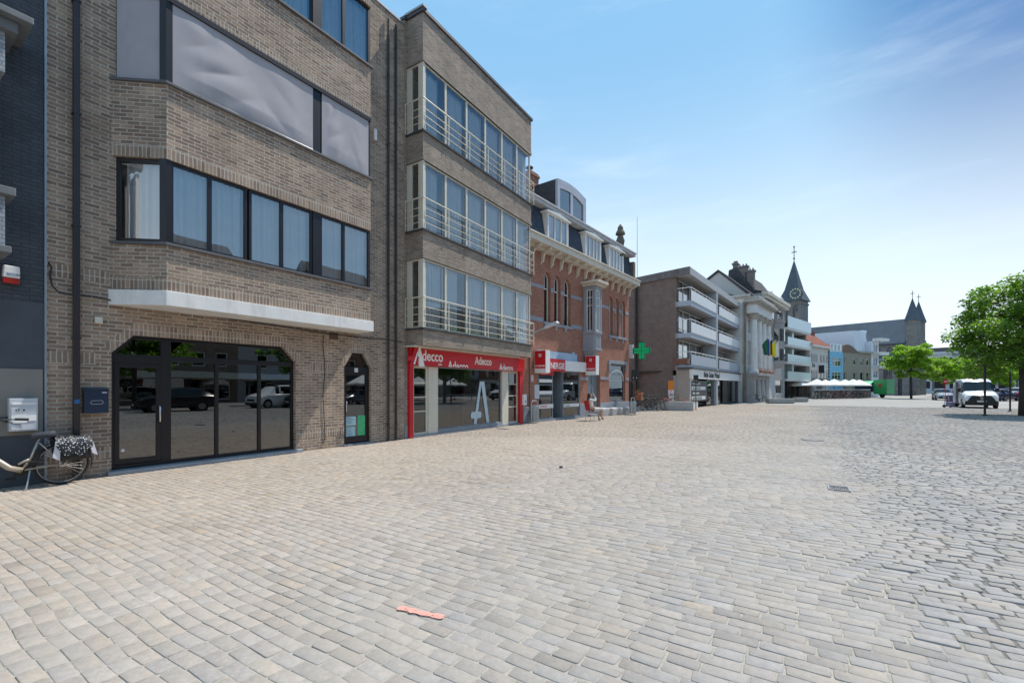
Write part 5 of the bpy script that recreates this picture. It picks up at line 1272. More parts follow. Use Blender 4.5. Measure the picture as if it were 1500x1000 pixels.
q = MB(); q.box(x0-.1, x2+.05, -.3, 8.9, zc2+.001, zc2+.3); q.build('cornice', mat('green_grey_cornice', (.34, .36, .28), .7), t11)
q = MB(); q.box(x0, x2, -.15, -.001, 2.4, 2.85); q.build('shop_fascia', mat('brown_red_fascia', (.22, .07, .05), .7), t11)
q = MB(); q.box(.0, x1, -.15, -.001, 2.4, 2.85); q.build('shop_fascia', mat('maroon_fascia', (.16, .06, .05), .7), t10)
# white modern block
x0 = x2+.02; x3 = u(1291)
t12 = thing('modern_block', 'white modern block with stacked corner balconies in front of the church', 'apartment block', F10.loc, F10.rz)
zt = Z(1284, 500); M_wm = mat('cool_white_render', (.66, .70, .78), .7, var=.04)
q = MB(); q.wall(x0, x3-.8, 0, zt, [(x0+.6, x3-1.0, Z(1284, 518), Z(1284, 504)), (x0+.6, x3-1.0, Z(1284, 535), Z(1284, 523)), (x0+.6, x3-1., Z(1284, 553), Z(1284, 543))], 0, .3); q.slab([(x0, .3), (x0+.2, .3), (x0+.2, 14), (x0, 14)], 0, zt)
q.slab([(x3-1, .3), (x3-.8, .3), (x3-.8, 14), (x3-1, 14)], 0, zt); q.slab([(x0-3.4, .9), (x0-.01, .9), (x0-.01, 13), (x0-7, 13)], 6, Z(1270, 484)); q.box(x0, x3-2.2, 1.2, 6, zt, Z(1270, 482))
q.build('wall', M_wm, t12)
for (a, b) in ((504, 518), (523, 535), (543, 553)): window(t12, x0+.6, x3-1.0, Z(1284, b), Z(1284, a), .1, 2, M_wframe, M_glassD, fw=.1)
for y_ in (500, 520, 539): q = MB(); q.box(x0+.4, x3+.2, -1.2, 0, Z(1284, y_), Z(1284, y_)+.5); q.build('balcony', M_whitestone, t12)
q = MB(); q.box(x0+.9, x3-2.6, 1.17, 1.19, zt+.5, Z(1270, 486)); q.build('window', M_glassD, t12)
# low roofs and gable between the rows
t = thing('gable_house', 'white gable with a steep dark roof behind the off white house', 'house', F8.w(4, 10), F8.rz)
zq = EYE+(HZ-486)/FOC*92
q = MB(); q.prism([(-3, 0), (9, 0), (9, 8), (3, zq), (-3, 8)], 0, 8); q.build('wall', M_wh, t)
q = MB(); q.prism([(-3.4, 7.8), (3, zq+.05), (3, zq+.5), (-3.7, 8.1)], -.3, 8.3); q.prism([(9.4, 7.8), (9.7, 8.1), (3, zq+.5), (3, zq+.05)], -.3, 8.3); q.build('roof', M_slateD, t)

# ================================================================== church
FC = Fac(-1.9, 139.2, 109.6); u = FC.u; Z = FC.z
M_ch = brick('church_limestone', (.23, .225, .215), (.18, .175, .17), (.15, .15, .15), bw=.7, bh=.35, ms=.012, dirt=.35); M_chr = mat('church_slate', (.095, .118, .145), .95, spec=.08, var=.12, scale=.6)
tc = thing('church', 'grey stone church with a square clock tower and two pointed stair turrets', 'church', FC.loc, FC.rz)
a, b = u(1143), u(1173); w_ = b-a; zt = Z(1158, 441)
q = MB(); q.box(a, b, 0, w_, 0, zt); q.box(a-.2, b+.2, -.2, w_+.2, zt-1.0, zt-.6)
for x in (a, b-.6): q.box(x-.3, x+.9, -.7, -.001, 0, zt-3)
q.build('tower', M_ch, tc)
c = (a+b)/2; ap = Z(1162, 377); cx_ = c-.3
q = MB(); q.add([(a-.5, -.5, zt), (b+.5, -.5, zt), (b+.5, w_+.5, zt), (a-.5, w_+.5, zt), (a+.75, .75, zt+3.2), (b-.75, .75, zt+3.2), (b-.75, w_-.75, zt+3.2), (a+.75, w_-.75, zt+3.2), (cx_+.3, w_/2, ap)],
    [(3, 2, 1, 0), (0, 1, 5, 4), (1, 2, 6, 5), (2, 3, 7, 6), (3, 0, 4, 7), (4, 5, 8), (5, 6, 8), (6, 7, 8), (7, 4, 8)]); q.build('spire', M_chr, tc)
q = MB(); x = cx_+.3; q.tube([(x, w_/2, ap-.5), (x, w_/2, ap+3.2)], .10, 6); q.box(x-.6, x+.6, w_/2-.08, w_/2+.08, ap+1.9, ap+2.1); q.lathe([(.05, ap), (.3, ap+.3), (.05, ap+.6)], (x, w_/2, 0), 8); q.lathe([(.05, ap+3.1), (.25, ap+3.4), (.02, ap+3.7)], (x, w_/2, 0), 8); q.build('cross', M_darkgrey, tc)
def gothic(x0, x1, z0, z1, n=7):
    c = (x0+x1)/2; w_ = (x1-x0)/2; zs = z1-w_*1.5; p = [(x0, z0), (x1, z0)]
    for k in range(n+1): s_ = k/n; p.append((x1-w_*s_**1.7, zs+w_*1.5*math.sin(s_*math.pi/2)))
    for k in range(n-1, -1, -1): s_ = k/n; p.append((x0+w_*s_**1.7, zs+w_*1.5*math.sin(s_*math.pi/2)))
    return p
def gwin(x0, x1, z0, z1, y, n):
    q = MB(); pts = gothic(x0, x1, z0, z1); q.ring([(p[0]+(p[0]-(x0+x1)/2)*.14, p[1]+.18) for p in pts], pts, y-.12, y+.0)
    for k in range(1, n): xx = lerp(x0, x1, k/n); q.box(xx-.09, xx+.09, y-.06, y-.012, z0, z1-(x1-x0)*.25)
    for k in range(2): xx = lerp(x0, x1, .3+.4*k); q.ring([(xx+(x1-x0)*.2*math.cos(i*.785), z1-(x1-x0)*.55+(x1-x0)*.2*math.sin(i*.785)) for i in range(8)], [(xx+(x1-x0)*.13*math.cos(i*.785), z1-(x1-x0)*.55+(x1-x0)*.13*math.sin(i*.785)) for i in range(8)], y-.07, y-.013)
    o = q.build('window', M_ch, tc); g_ = MB(); g_.prism(pts, y-.011, y-.006); g_.build('pane', mat('leaded_glass', (.03, .035, .045), .25), o)
for pc in (1151, 1165): gwin(u(pc-3.2), u(pc+3.2), Z(1158, 468), Z(1158, 448), 0, 2)
# clock
q = MB(); xk, zk = u(1166), Z(1166, 430)
q2 = MB(); q2.prism([(xk+1.55*math.cos(i*math.pi/14), zk+1.55*math.sin(i*math.pi/14)) for i in range(28)], -.30+.0, .4); q2.build('clock_case', M_chr, tc)
for i in range(12):
    an = i*math.pi/6; q.box(xk+1.2*math.cos(an)-.17, xk+1.2*math.cos(an)+.17, -.40, -.305, zk+1.2*math.sin(an)-.17, zk+1.2*math.sin(an)+.17)
q.add([(xk-.08, -.42, zk), (xk+.08, -.42, zk), (xk+.55, -.42, zk+.75)], [(0, 1, 2)]); q.add([(xk-.05, -.43, zk-.1), (xk+.05, -.43, zk+.1), (xk-.75, -.43, zk+.3)], [(0, 1, 2)])
q.build('clock_face', mat('gilded_numerals', (.62, .60, .38), .5), tc, recalc=False)
# nave
xn0, xn1 = u(1188)-2, u(1331); zr_ = Z(1325, 467, 5.5); ze = Z(1310, 503)
q = MB(); q.box(xn0, xn1, 0, 11, 0, ze); q.box(xn0+8, xn1-.5, -3, -.01, 0, Z(1310, 527, -3))
for px in (1292, 1313, 1328): x = u(px, -3); q.box(x-.5, x+.5, -4, -3.01, 0, Z(1310, 532, -3))
q.build('nave', M_ch, tc)
q = MB(); q.sideprism([(-.5, ze), (5.5, zr_), (11.5, ze)], xn0, xn1); q.box(xn0, xn1, -.3, 0, ze-.3, ze-.01); q.sideprism([(-3.3, Z(1310, 527, -3)), (0, Z(1310, 516, -1)), (0, Z(1310, 527, -3))], xn0+8, xn1-.3); q.build('roof', M_chr, tc)
for pc in (1280, 1303): gwin(u(pc-4, -3), u(pc+5, -3), 4.2, Z(1300, 530, -3)-.4, -3, 3)
for pc in (1262, 1304, 1285): gwin(u(pc-4), u(pc+4), Z(1300, 526), Z(1300, 508), 0, 3)
def turret(xc, yc, r, zt, za, nm):
    q = MB(); q.lathe([(r, 0), (r, zt*.62), (r*1.08, zt*.62+.1), (r*.97, zt*.62+.4), (r*.97, zt-.5), (r*1.12, zt)], (xc, yc, 0), 8); o = q.build('turret', M_ch, tc)
    q = MB(); q.lathe([(r*1.2, zt-.05), (r*.75, zt+(za-zt)*.35), (.03, za)], (xc, yc, 0), 8); q.build('spire', M_chr, o)
    q = MB(); q.tube([(xc, yc, za-.3), (xc, yc, za+1.6)], .06, 5); q.box(xc-.35, xc+.35, yc-.04, yc+.04, za+.9, za+1.02); q.build('cross', M_darkgrey, o)
xt = u(1336); turret(xt, .5, u(1347)-xt, Z(1336, 469), Z(1334, 436), 0)
xt2 = u(1346, 9); turret(xt2, 9, (u(1356, 9)-xt2), Z(1346, 472, 9), Z(1345, 441, 9), 0)
q = MB(); xw = xt; q.box(xw-.6, xw+.6, .5, 10, 0, ze+1); q.sideprism([(1.0, ze+1), (5.2, zr_+.5), (9.5, ze+1)], xw-.6, xw+.3); q.build('west_front', M_ch, tc)
q = MB(); q.add([(0, 0, 0), (.6, -.3, .25), (1.1, 0, .0), (.6, .3, .2), (-.2, 0, .5), (1.5, 0, .45)], [(0, 1, 3), (1, 2, 3), (0, 4, 1), (2, 5, 1)])
# ================================================================== vehicles
M_carglass = glass('car_glass', (.14, .18, .20), 1.45, add=.02)
M_chrome = mat('chrome', (.7, .7, .72), .15, 1.); M_lamp = mat('headlamp_lens', (.62, .66, .70), .1, .2); M_plate = mat('white_plate', (.7, .7, .7), .5); M_tail = mat('tail_lamp', (.35, .01, .01), .2)
M_rim = mat('alloy_rim', (.35, .36, .38), .3, .8)
def paint(name, c, metal=.0): return mat(name, c, .22, metal, var=.03, spec=.6)
CARST = [(0, .34, .50, .58, .60, .48), (.06, .20, .58, .70, .76, .60), (.35, .20, .66, .80, .85, .70), (.95, .20, .82, .92, .88, .76), (1.25, .20, .88, 1.00, .88, .74), (2.0, .20, .90, 1.40, .88, .58), (2.6, .20, .91, 1.46, .88, .60), (3.3, .20, .93, 1.42, .88, .58), (3.95, .22, .95, 1.10, .87, .62), (4.30, .25, .90, 1.00, .82, .62), (4.40, .36, .70, .80, .72, .55)]
SUVST = [(0, .36, .60, .70, .70, .60), (.06, .24, .72, .86, .84, .70), (.35, .24, .82, .98, .92, .78), (1.0, .24, .95, 1.08, .93, .82), (1.3, .24, 1.0, 1.14, .93, .80), (1.95, .24, 1.02, 1.58, .93, .66), (2.6, .24, 1.03, 1.66, .93, .68), (3.6, .24, 1.05, 1.62, .93, .66), (4.35, .26, 1.05, 1.20, .91, .72), (4.55, .3, 1.0, 1.05, .88, .72), (4.62, .4, .8, .9, .8, .66)]
VANST = [(0, .42, .72, .86, .78, .66), (.05, .26, .84, 1.02, .93, .82), (.30, .22, 1.00, 1.16, .99, .90), (.70, .22, 1.12, 1.26, 1.0, .90), (.95, .22, 1.16, 1.36, 1.0, .88), (1.70, .22, 1.22, 2.10, 1.0, .80), (1.95, .22, 1.24, 2.26, 1.0, .80), (2.5, .22, 1.25, 2.34, 1.0, .82), (4.95, .26, 1.25, 2.32, 1.0, .82), (5.10, .32, 1.2, 2.24, .97, .80)]
SMVST = [(0, .36, .60, .72, .70, .60), (.06, .24, .72, .90, .84, .70), (.45, .22, .88, 1.04, .9, .8), (.85, .22, .98, 1.14, .9, .78), (1.55, .22, 1.04, 1.72, .9, .70), (1.9, .22, 1.06, 1.80, .9, .72), (4.2, .24, 1.08, 1.80, .9, .72), (4.35, .3, 1.0, 1.7, .86, .7)]
def vehicle(name, label, cat, px, depth, heading, st, body, wf, wr, side=(4, 8), ws=(4, 5), rear=None, r=.32, front_detail=True, group=None, pos=None, opaque_rear=0):
    """heading: compass of its nose in degrees (0 = up the street)"""
    if pos is None: pos = gp(px, depth=depth)
    t = thing(name, label, cat, (*pos, 0), R(-heading)-R(90), group)      # nose = local -x
    L = st[-1][0]
    def sec(s_):
        x, zb, zbt, zt, w_, wt = s_
        h = [(w_*.86, zb), (w_*.985, zb+.14), (w_, (zb+zbt)/2), (w_*.985, zbt-.02), (w_*.955, zbt), (lerp(w_, wt, .9), zt-.07 if zt-zbt > .25 else lerp(zbt, zt, .6)), (wt*.86, zt-.005), (0, zt+.02)]
        return [(x-L/2, p, q) for p, q in h]+[(x-L/2, -p, q) for p, q in reversed(h[:-1])]
    rings = [sec(s_) for s_ in st]; n = len(rings[0]); bd = MB(); gl = MB()
    for i in range(len(rings)-1):
        for k in range(n-1):
            q = [rings[i][k], rings[i][k+1], rings[i+1][k+1], rings[i+1][k]]
            mir = min(k, n-2-k)
            isg = (mir == 4 and side[0] <= i < side[1]) or (mir in (5, 6) and ws[0] <= i < ws[1]) or (rear and mir in (5, 6) and rear[0] <= i < rear[1])
            if isg:
                c = sum((Vector(p) for p in q), Vector())/4
                qi = [tuple(c+(Vector(p)-c)*.90) for p in q] if mir == 4 else [tuple(Vector(p)) for p in q]
                if mir == 4:
                    for a in range(4): bd.quad(q[a], q[(a+1) % 4], qi[(a+1) % 4], qi[a])
                gl.quad(*qi)
            else: bd.quad(*q)
        bd.quad(rings[i][0], rings[i+1][0], rings[i+1][-1], rings[i][-1], 1)
    for rg in (rings[0], rings[-1]): bd.add(rg, [tuple(range(n))])
    b = bd.build('body', [body, M_black], t, smooth=True, recalc=False)
    bm = bmesh.new(); bm.from_mesh(b.data); bmesh.ops.remove_doubles(bm, verts=bm.verts, dist=.001); bmesh.ops.recalc_face_normals(bm, faces=bm.faces); bm.to_mesh(b.data); bm.free()
    e = b.modifiers.new('e', 'EDGE_SPLIT'); e.split_angle = R(38)
    gl.build('glass', M_carglass, t, recalc=False)
    q = MB(); q.box(-L/2+.5, L/2-.5, -.6, .6, st[0][1]+.1, st[3][2]-.1); q.build('cabin', M_black, t)
    for xw in (wf, wr):
        for s_ in (-1, 1):
            w_ = st[3][4]; y = s_*(w_-.10)
            q = MB(); q.lathe([(r+.055, -.02), (r+.055, .088), (r+.02, .09)] if s_ > 0 else [(r+.02, -.09), (r+.055, -.088), (r+.055, .02)], (xw-L/2, s_*(w_-.075), r+.01), 20, axis='y'); q.build('wheel_arch', M_black, t)
            q = MB(); q.lathe([(r-.05, -.11), (r-.01, -.10), (r, -.05), (r, .05), (r-.01, .10), (r-.05, .11)], (xw-L/2, y+s_*.012, r), 24, axis='y'); wh = q.build('wheel', M_rubber, t, smooth=True)
            q = MB(); q.lathe([(r*.66, -.006), (r*.64, .006)], (xw-L/2, y+s_*.125, r), 20, axis='y')
            for k in range(5):
                an = k*2*math.pi/5; q.box(xw-L/2+.1*math.cos(an)-.02, xw-L/2+.1*math.cos(an)+.02, y+s_*.13, y+s_*.14, r+.1*math.sin(an)-.02, r+.1*math.sin(an)+.02, 1)
            q.build('rim', [M_rim, M_black], wh)
    s1 = st[1]; x0 = -L/2; zh = s1[2]
    for s_ in (-1, 1):
        big = st is VANST
        q = MB(); q.add([(x0+.0, s_*s1[4]*.62, zh-.14), (x0+.26, s_*(s1[4]+.045), zh-.02), (x0+.30, s_*(s1[4]+.04), zh+(.26 if big else .12)), (x0+.07, s_*s1[4]*.70, zh+(.10 if big else .04)), (x0-.02, s_*s1[4]*.5, zh-.02)], [(0, 1, 2, 3, 4)]); q.build('headlight', M_lamp, t, recalc=False)
        q = MB(); q.box(L/2-.12, L/2-.01, s_*(st[-1][4]-.12), s_*(st[-1][4]+.05), st[-1][2]-.02, st[-1][2]+.16); q.build('tail_light', M_tail, t, bevel=.01)
        xm_ = st[ws[0]][0]-L/2+.38; wv = st[ws[0]][4]; zm_ = st[ws[0]][2]+.10
        q = MB(); q.box(xm_, xm_+.10, s_*(wv-.02), s_*(wv+.20), zm_, zm_+(.34 if big else .14)); q.build('mirror', M_black if big else body, t, bevel=.02)
    q = MB(); w_ = s1[4]
    q.box(x0-.045, x0+.1, -w_*.80, w_*.80, s1[1]+.02, s1[1]+.22); q.box(x0-.02, x0+.1, -w_*.55, w_*.55, zh-.16, zh-.02)
    if st is VANST: q.box(x0-.05, x0+.12, -w_*.99, w_*.99, .26, .56); q.add([(x0-.06, -w_*.86, .555), (x0-.06, w_*.86, .555), (x0-.035, w_*.70, zh-.0), (x0+.02, w_*.55, zh+.15), (x0+.02, -w_*.55, zh+.15), (x0-.035, -w_*.70, zh)], [(0, 1, 2, 3, 4, 5)])
    q.build('grille', M_black, t, bevel=.01)
    q = MB(); zp = s1[1]+.20 if st is not VANST else .50; q.box(x0-.062, x0-.058, -.26, .26, zp, zp+.11); q.build('number_plate', M_plate, t)
    return t
white_p = paint('white_car_paint', (.78, .78, .78)); silver_p = paint('silver_car_paint', (.42, .43, .45), .6); black_p = paint('black_car_paint', (.012, .013, .016)); blue_p = paint('dark_blue_car_paint', (.03, .035, .09)); grey_p = paint('grey_car_paint', (.18, .20, .24), .4); red_p = paint('red_car_paint', (.4, .02, .03))
# white van facing the camera, nose towards us
van = vehicle('delivery_van', 'white delivery van facing the square with a black bumper, parked under the big tree', 'van', 1428, 37.6, 184, VANST, white_p, .95, 4.1, side=(4, 6), ws=(4, 5), r=.34)
q = MB(); q.ring([(0, .16), (-.10, 0), (0, -.16), (.10, 0)], [(0, .09), (-.055, 0), (0, -.09), (.055, 0)], -.012, .012)
q.v = [(p[1]-5.1/2-.045, p[0], p[2]+.80) for p in q.v]; q.build('emblem', M_chrome, van)
q = MB(); q.box(-.15, .75, 1.004, 1.02, .3, 2.1); q.build('side_opening', M_black, van)
q = MB(); q.box(.75, 1.75, 1.015, 1.06, .32, 2.05); q.build('sliding_door', paint('lilac_white_paint', (.62, .60, .72)), van)
for s_ in (-1, 1):
    q = MB(); q.tube([(-1.62, s_*.1, 1.40), (-1.58, s_*.75, 1.44)], .012, 5); q.build('wiper', M_black, van)
vehicle('parked_car', 'silver car parked left of the white van, facing the square', 'car', 1381, 60, 184, CARST, silver_p, .85, 3.45, side=(4, 8), ws=(4, 5), rear=(7, 8))
vehicle('parked_car', 'dark blue car just behind the right side of the white van', 'car', 1468, 56, 38, CARST, blue_p, .85, 3.45, rear=(7, 8))
vehicle('parked_car', 'white car half hidden behind the trunk of the big tree', 'car', 1493, 60, 225, SUVST, white_p, .9, 3.6, rear=(7, 8))
vehicle('parked_car', 'red car at the right edge beyond the trunk of the big tree', 'car', 1512, 57, 40, CARST, red_p, .85, 3.45, rear=(7, 8))
vehicle('parked_car', 'grey car in the far row of parked cars beneath the trees', 'car', 1478, 84, 225, SUVST, grey_p, .9, 3.6, rear=(7, 8))
# cars along the far side of the square, seen mirrored in the shop windows
for i, (x, y, st, p, nm, lb, wf_, wr_) in enumerate([(15.0, 13.0, SUVST, black_p, 'parked_car', 'black estate car parked across the square, mirrored in the glass door', .9, 3.6), (15.4, 20.2, SMVST, white_p, 'small_van', 'small white van parked across the square, mirrored in the shop window', .8, 3.5), (13.8, 22.6, SUVST, black_p, 'parked_car', 'dark car parked beside the small white van across the square', .9, 3.6), (16.5, 34.5-6, CARST, grey_p, 'parked_car', 'grey saloon parked further along the far side of the square', .85, 3.45), (16, 5.5, CARST, silver_p, 'parked_car', 'silver saloon parked across the square opposite the bicycle', .85, 3.45)]):
    vehicle(nm, lb, 'van' if 'van' in nm else 'car', 0, 0, 180+(6 if i % 2 else -5), st, p, wf_, wr_, side=(4, 7), pos=(x, y), rear=(7, 8) if st is not SMVST else None)
# green market truck
gx = gp(1287, depth=76); t = thing('market_truck', 'green food truck with an open light green awning beside the terrace', 'truck', (*gx, 0), R(-33))
M_gr = mat('leaf_green_paint', (.03, .33, .10), .4); M_gr2 = mat('light_green_awning', (.12, .62, .32), .6)
q = MB(); q.box(.4, 2.3, -2.2, 0, .6, 2.95); q.box(-2.6, .39, -1.9, 0, .9, 2.7); q.build('body', M_gr, t, bevel=.03)
q = MB(); q.add([(-2.6, -1.92, 2.75), (.35, -1.92, 2.75), (.35, -2.9, 2.25), (-2.6, -2.9, 2.25)], [(0, 1, 2, 3)]); q.build('awning', M_gr2, t, recalc=False)
q = MB(); q.box(-2.55, .3, -1.96, -1.905, 1.1, 2.2); q.build('counter', mat('dark_blue_counter', (.02, .05, .13), .5), t)
q = MB(); q.lathe([(.32, 2.205), (.32, 2.22)], n=5, axis='y'); q.v = [(p[0]+1.35, -p[1], p[2]+2.0) for p in q.v]; q.build('emblem', mat('dark_red_emblem', (.35, .08, .03), .6), t)
for x in (-1.9, 1.5): q = MB(); q.lathe([(.34, -.1), (.34, .1)], (x, -1.85, .34), 16, axis='y'); q.build('wheel', M_rubber, t)

# ================================================================== trees
def tree(name, label, loc, H, zc, rx, ry, rz_, tr, nleaf, ls, lm, seed, trunkm, nlimb=9, group=None, cz=.5, low=1.0, dens=1.0):
    r = np.random.default_rng(seed); rd = random.Random(seed)
    t = thing(name, label, 'tree', (*loc, 0), 0, group)
    q = MB(); top = zc+rz_*.6
    tp = [(0, 0, -.05), (.02, .01, zc*.35), (-.03, .03, zc*.7), (.05, 0, zc), (.0, .05, top)]
    q.tube(tp, [tr*1.25, tr, tr*.85, tr*.6, tr*.15], 12)
    centers = []
    for k in range(nlimb*3):
        an = k*2.399+rd.uniform(-.3, .3); f = (k+.5)/(nlimb*3); z = zc+rz_*(-.85+1.65*f)
        rr = math.sqrt(max(.05, 1-((z-zc)/rz_)**2))*rd.uniform(.55, .98)
        if z > zc: rr *= 1-.15*((z-zc)/rz_)
        e = Vector((rx*rr*math.cos(an), ry*rr*math.sin(an), z))
        if k % 3 == 0:
            z0 = max(zc-rz_*.75, z-rr*rx*.45); s_ = Vector((0, 0, z0)); m_ = s_.lerp(e, .5)+Vector((0, 0, .12*rx)); e2 = e-(e-s_)*.08
            q.tube([s_, m_, e2], [tr*.42*(1-.4*f), tr*.22*(1-.4*f), .012], 6)
            for b_ in range(3):
                bb = m_.lerp(e2, .2+.25*b_); q.tube([bb, bb+Vector((rd.uniform(-1, 1), rd.uniform(-1, 1), rd.uniform(-.2, .6)))*rx*.25], [.02, .006], 4)
        centers.append(e)
    for k in range(int(nlimb*2.5)):
        v = r.normal(size=3); v /= np.linalg.norm(v); rr = r.uniform(.25, .8); centers.append(Vector((v[0]*rx*rr, v[1]*ry*rr, zc+v[2]*rz_*rr)))
    q.build('trunk', trunkm, t, smooth=True, recalc=False)
    C = np.array([tuple(c) for c in centers]); nc = len(C)
    size = r.uniform(.17, .34, nc)*rx; idx = r.choice(nc, nleaf, p=size**2/np.sum(size**2))
    d = r.normal(size=(nleaf, 3)); d /= np.linalg.norm(d, axis=1)[:, None]
    rad = size[idx]*r.uniform(.15, 1.0, nleaf)**.5
    P = C[idx]+d*rad[:, None]*np.array([1, 1, .55]); P[:, 2] -= .12*rad*np.linalg.norm(d[:, :2], axis=1)
    P += r.normal(0, .04, P.shape)
    P[:, 2] = np.maximum(P[:, 2], zc-rz_*low-r.uniform(0, .3, nleaf))
    a = r.normal(size=(nleaf, 3)); a[:, 2] *= .5; a /= np.linalg.norm(a, axis=1)[:, None]
    up = np.array([0, 0, 1.])+r.normal(0, .55, (nleaf, 3)); b = np.cross(up, a); b /= np.linalg.norm(b, axis=1)[:, None]
    s_ = ls*r.uniform(.6, 1.25, nleaf)[:, None]
    V = np.stack([P-a*s_*.6, P+b*s_*.36-a*s_*.05, P+a*s_*.62, P-b*s_*.36-a*s_*.05], 1).reshape(-1, 3)
    me = bpy.data.meshes.new('crown'); me.vertices.add(len(V)); me.vertices.foreach_set('co', V.ravel()); me.loops.add(len(V)); me.polygons.add(nleaf)
    me.loops.foreach_set('vertex_index', np.arange(len(V), dtype=np.int32)); me.polygons.foreach_set('loop_start', np.arange(0, len(V), 4, dtype=np.int32)); me.polygons.foreach_set('loop_total', np.full(nleaf, 4, dtype=np.int32))
    me.update(calc_edges=True); me.materials.append(lm); link('crown', me, t)
    return t
M_bark = mat('dark_tree_bark', (.060, .050, .045), .9, var=.3, scale=6, bump=.6, bscale=14, stretch=(4, 4, .6))
M_leaf1 = leafmat('lime_tree_leaf', (.115, .205, .035)); M_leaf2 = leafmat('young_bright_leaf', (.20, .32, .035)); M_leaf3 = leafmat('mid_green_leaf', (.065, .14, .025))
tree('lime_tree', 'large dark green tree with a thick trunk at the right edge of the square', gp(1499, 608.5), 8.3, 5.2, 3.35, 3.6, 3.1, .17, 29000, .17, M_leaf1, 3, M_bark, 14)
tree('young_tree', 'bright green young tree standing alone in front of the church turrets', gp(1335, depth=68), 8.5, 5.6, 3.15, 3.15, 2.8, .13, 14000, .24, M_leaf2, 12, M_bark, 9)
tree('young_tree', 'bright green young tree between the church and the silver car', gp(1383, depth=80), 7.5, 5.0, 2.7, 2.7, 2.5, .12, 9000, .26, M_leaf2, 21, M_bark, 8)
for i, (px, dp, h, lb) in enumerate([(1405, 96, 5.2, 'green tree behind the roof of the silver car, in the far row'), (1436, 104, 5.8, 'round green tree directly behind the white van'), (1464, 98, 5.0, 'green tree behind the dark blue car, in the far row'), (1490, 110, 6.0, 'tall green tree seen past the trunk at the right edge')]):
    tree('street_tree', lb, gp(px, depth=dp), h+3, h, 4.2, 4.2, 3.2, .14, 7000, .36, M_leaf3 if i % 2 else M_leaf2, 30+i, M_bark, 8, group='trees in the far row')
for i, (x, y) in enumerate([(20.0, 1.5), (21.5, 12.5), (20.5, 25.5)]):
    tree('street_tree', ('street tree opposite the bicycle', 'street tree opposite the glass door', 'street tree opposite the red shop front')[i]+', across the square', (x, y), 9, 5.4, 3.6, 3.6, 3.0, .15, 7000, .30, M_leaf1, 50+i, M_bark, 8, group='trees across the square')

# ================================================================== buildings across the square (seen in the windows) and at the far right
M_op = [mat('opposite_cream_render', (.45, .42, .36), .85, var=.08), brick('opposite_brown_brick', (.22, .14, .10), (.17, .11, .08), (.3, .27, .24)), mat('opposite_grey_render', (.34, .34, .35), .85, var=.08), brick('opposite_red_brick', (.30, .13, .09), (.24, .10, .07), (.3, .25, .2))]
yy = -34
for i, (wd, H, gb) in enumerate([(9, 10.5, 1), (8, 11.5, 0), (11, 9.5, 1), (10, 12, 0), (9, 10, 1), (12, 11, 1), (9, 9, 0), (10, 11.5, 1), (11, 10, 0), (9, 9.5, 1), (12, 12, 0), (12, 10, 1)]):
    F = Fac(33, yy+wd, 180); yy += wd+.02; H += 4.2
    wins = [(x0_, x0_+1.2, z, z+1.6) for z in (3.9, 6.9, 9.9) for x0_ in [1+k*2.3 for k in range(int((wd-1.4)//2.3))]]+[(.8, wd-.8, .3, 2.6)]
    t = block('town_building', ('cream', 'brown brick', 'grey', 'red brick')[i % 4]+' house number %s along the far side of the square' % ('one two three four five six seven eight nine ten eleven twelve'.split()[i]), 'house', F, 0, wd, H if not gb else H-1.5, M_op[i % 4], wins, cols=1, fw=.1)
    if gb: q = MB(); q.sideprism([(-.4, H-1.5), (4, H+2.8), (9.2, H-1.5)], -.05, wd+.05); q.build('roof', M_slateD if i % 2 else M_tile, t)
    q = MB(); q.box(0, wd, -.12, 0, 2.7, 3.3); q.box(.5, wd-.5, -1.6, -.12, 2.62, 2.7); q.build('shop_awning', [M_white, M_darkgrey, M_eave][i % 3], t)
# pale low block at the right horizon
lx = gp(1392, depth=128); t = thing('office_block', 'long low white and grey block with dark windows behind the far trees', 'building', (*lx, 0), R(-25))
q = MB(); q.box(-11, 24, 0, 9, 0, 11.2); q.box(-11.3, 24.3, -.4, 9.3, 11.2, 11.9); q.build('wall', mat('pale_office_wall', (.50, .54, .60), .7), t)
for z in (8.2, 4.8, 1.5):
    for i in range(10): q = MB(); q.box(-10+i*3.3, -7.6+i*3.3, -.06, -.005, z, z+2.0); q.build('window', M_glassD if z > 3 else M_dark, t)
q = MB(); q.box(-6, 4, 2, 7, 11.9, 13.2); q.build('roof_house', M_darkgrey, t)

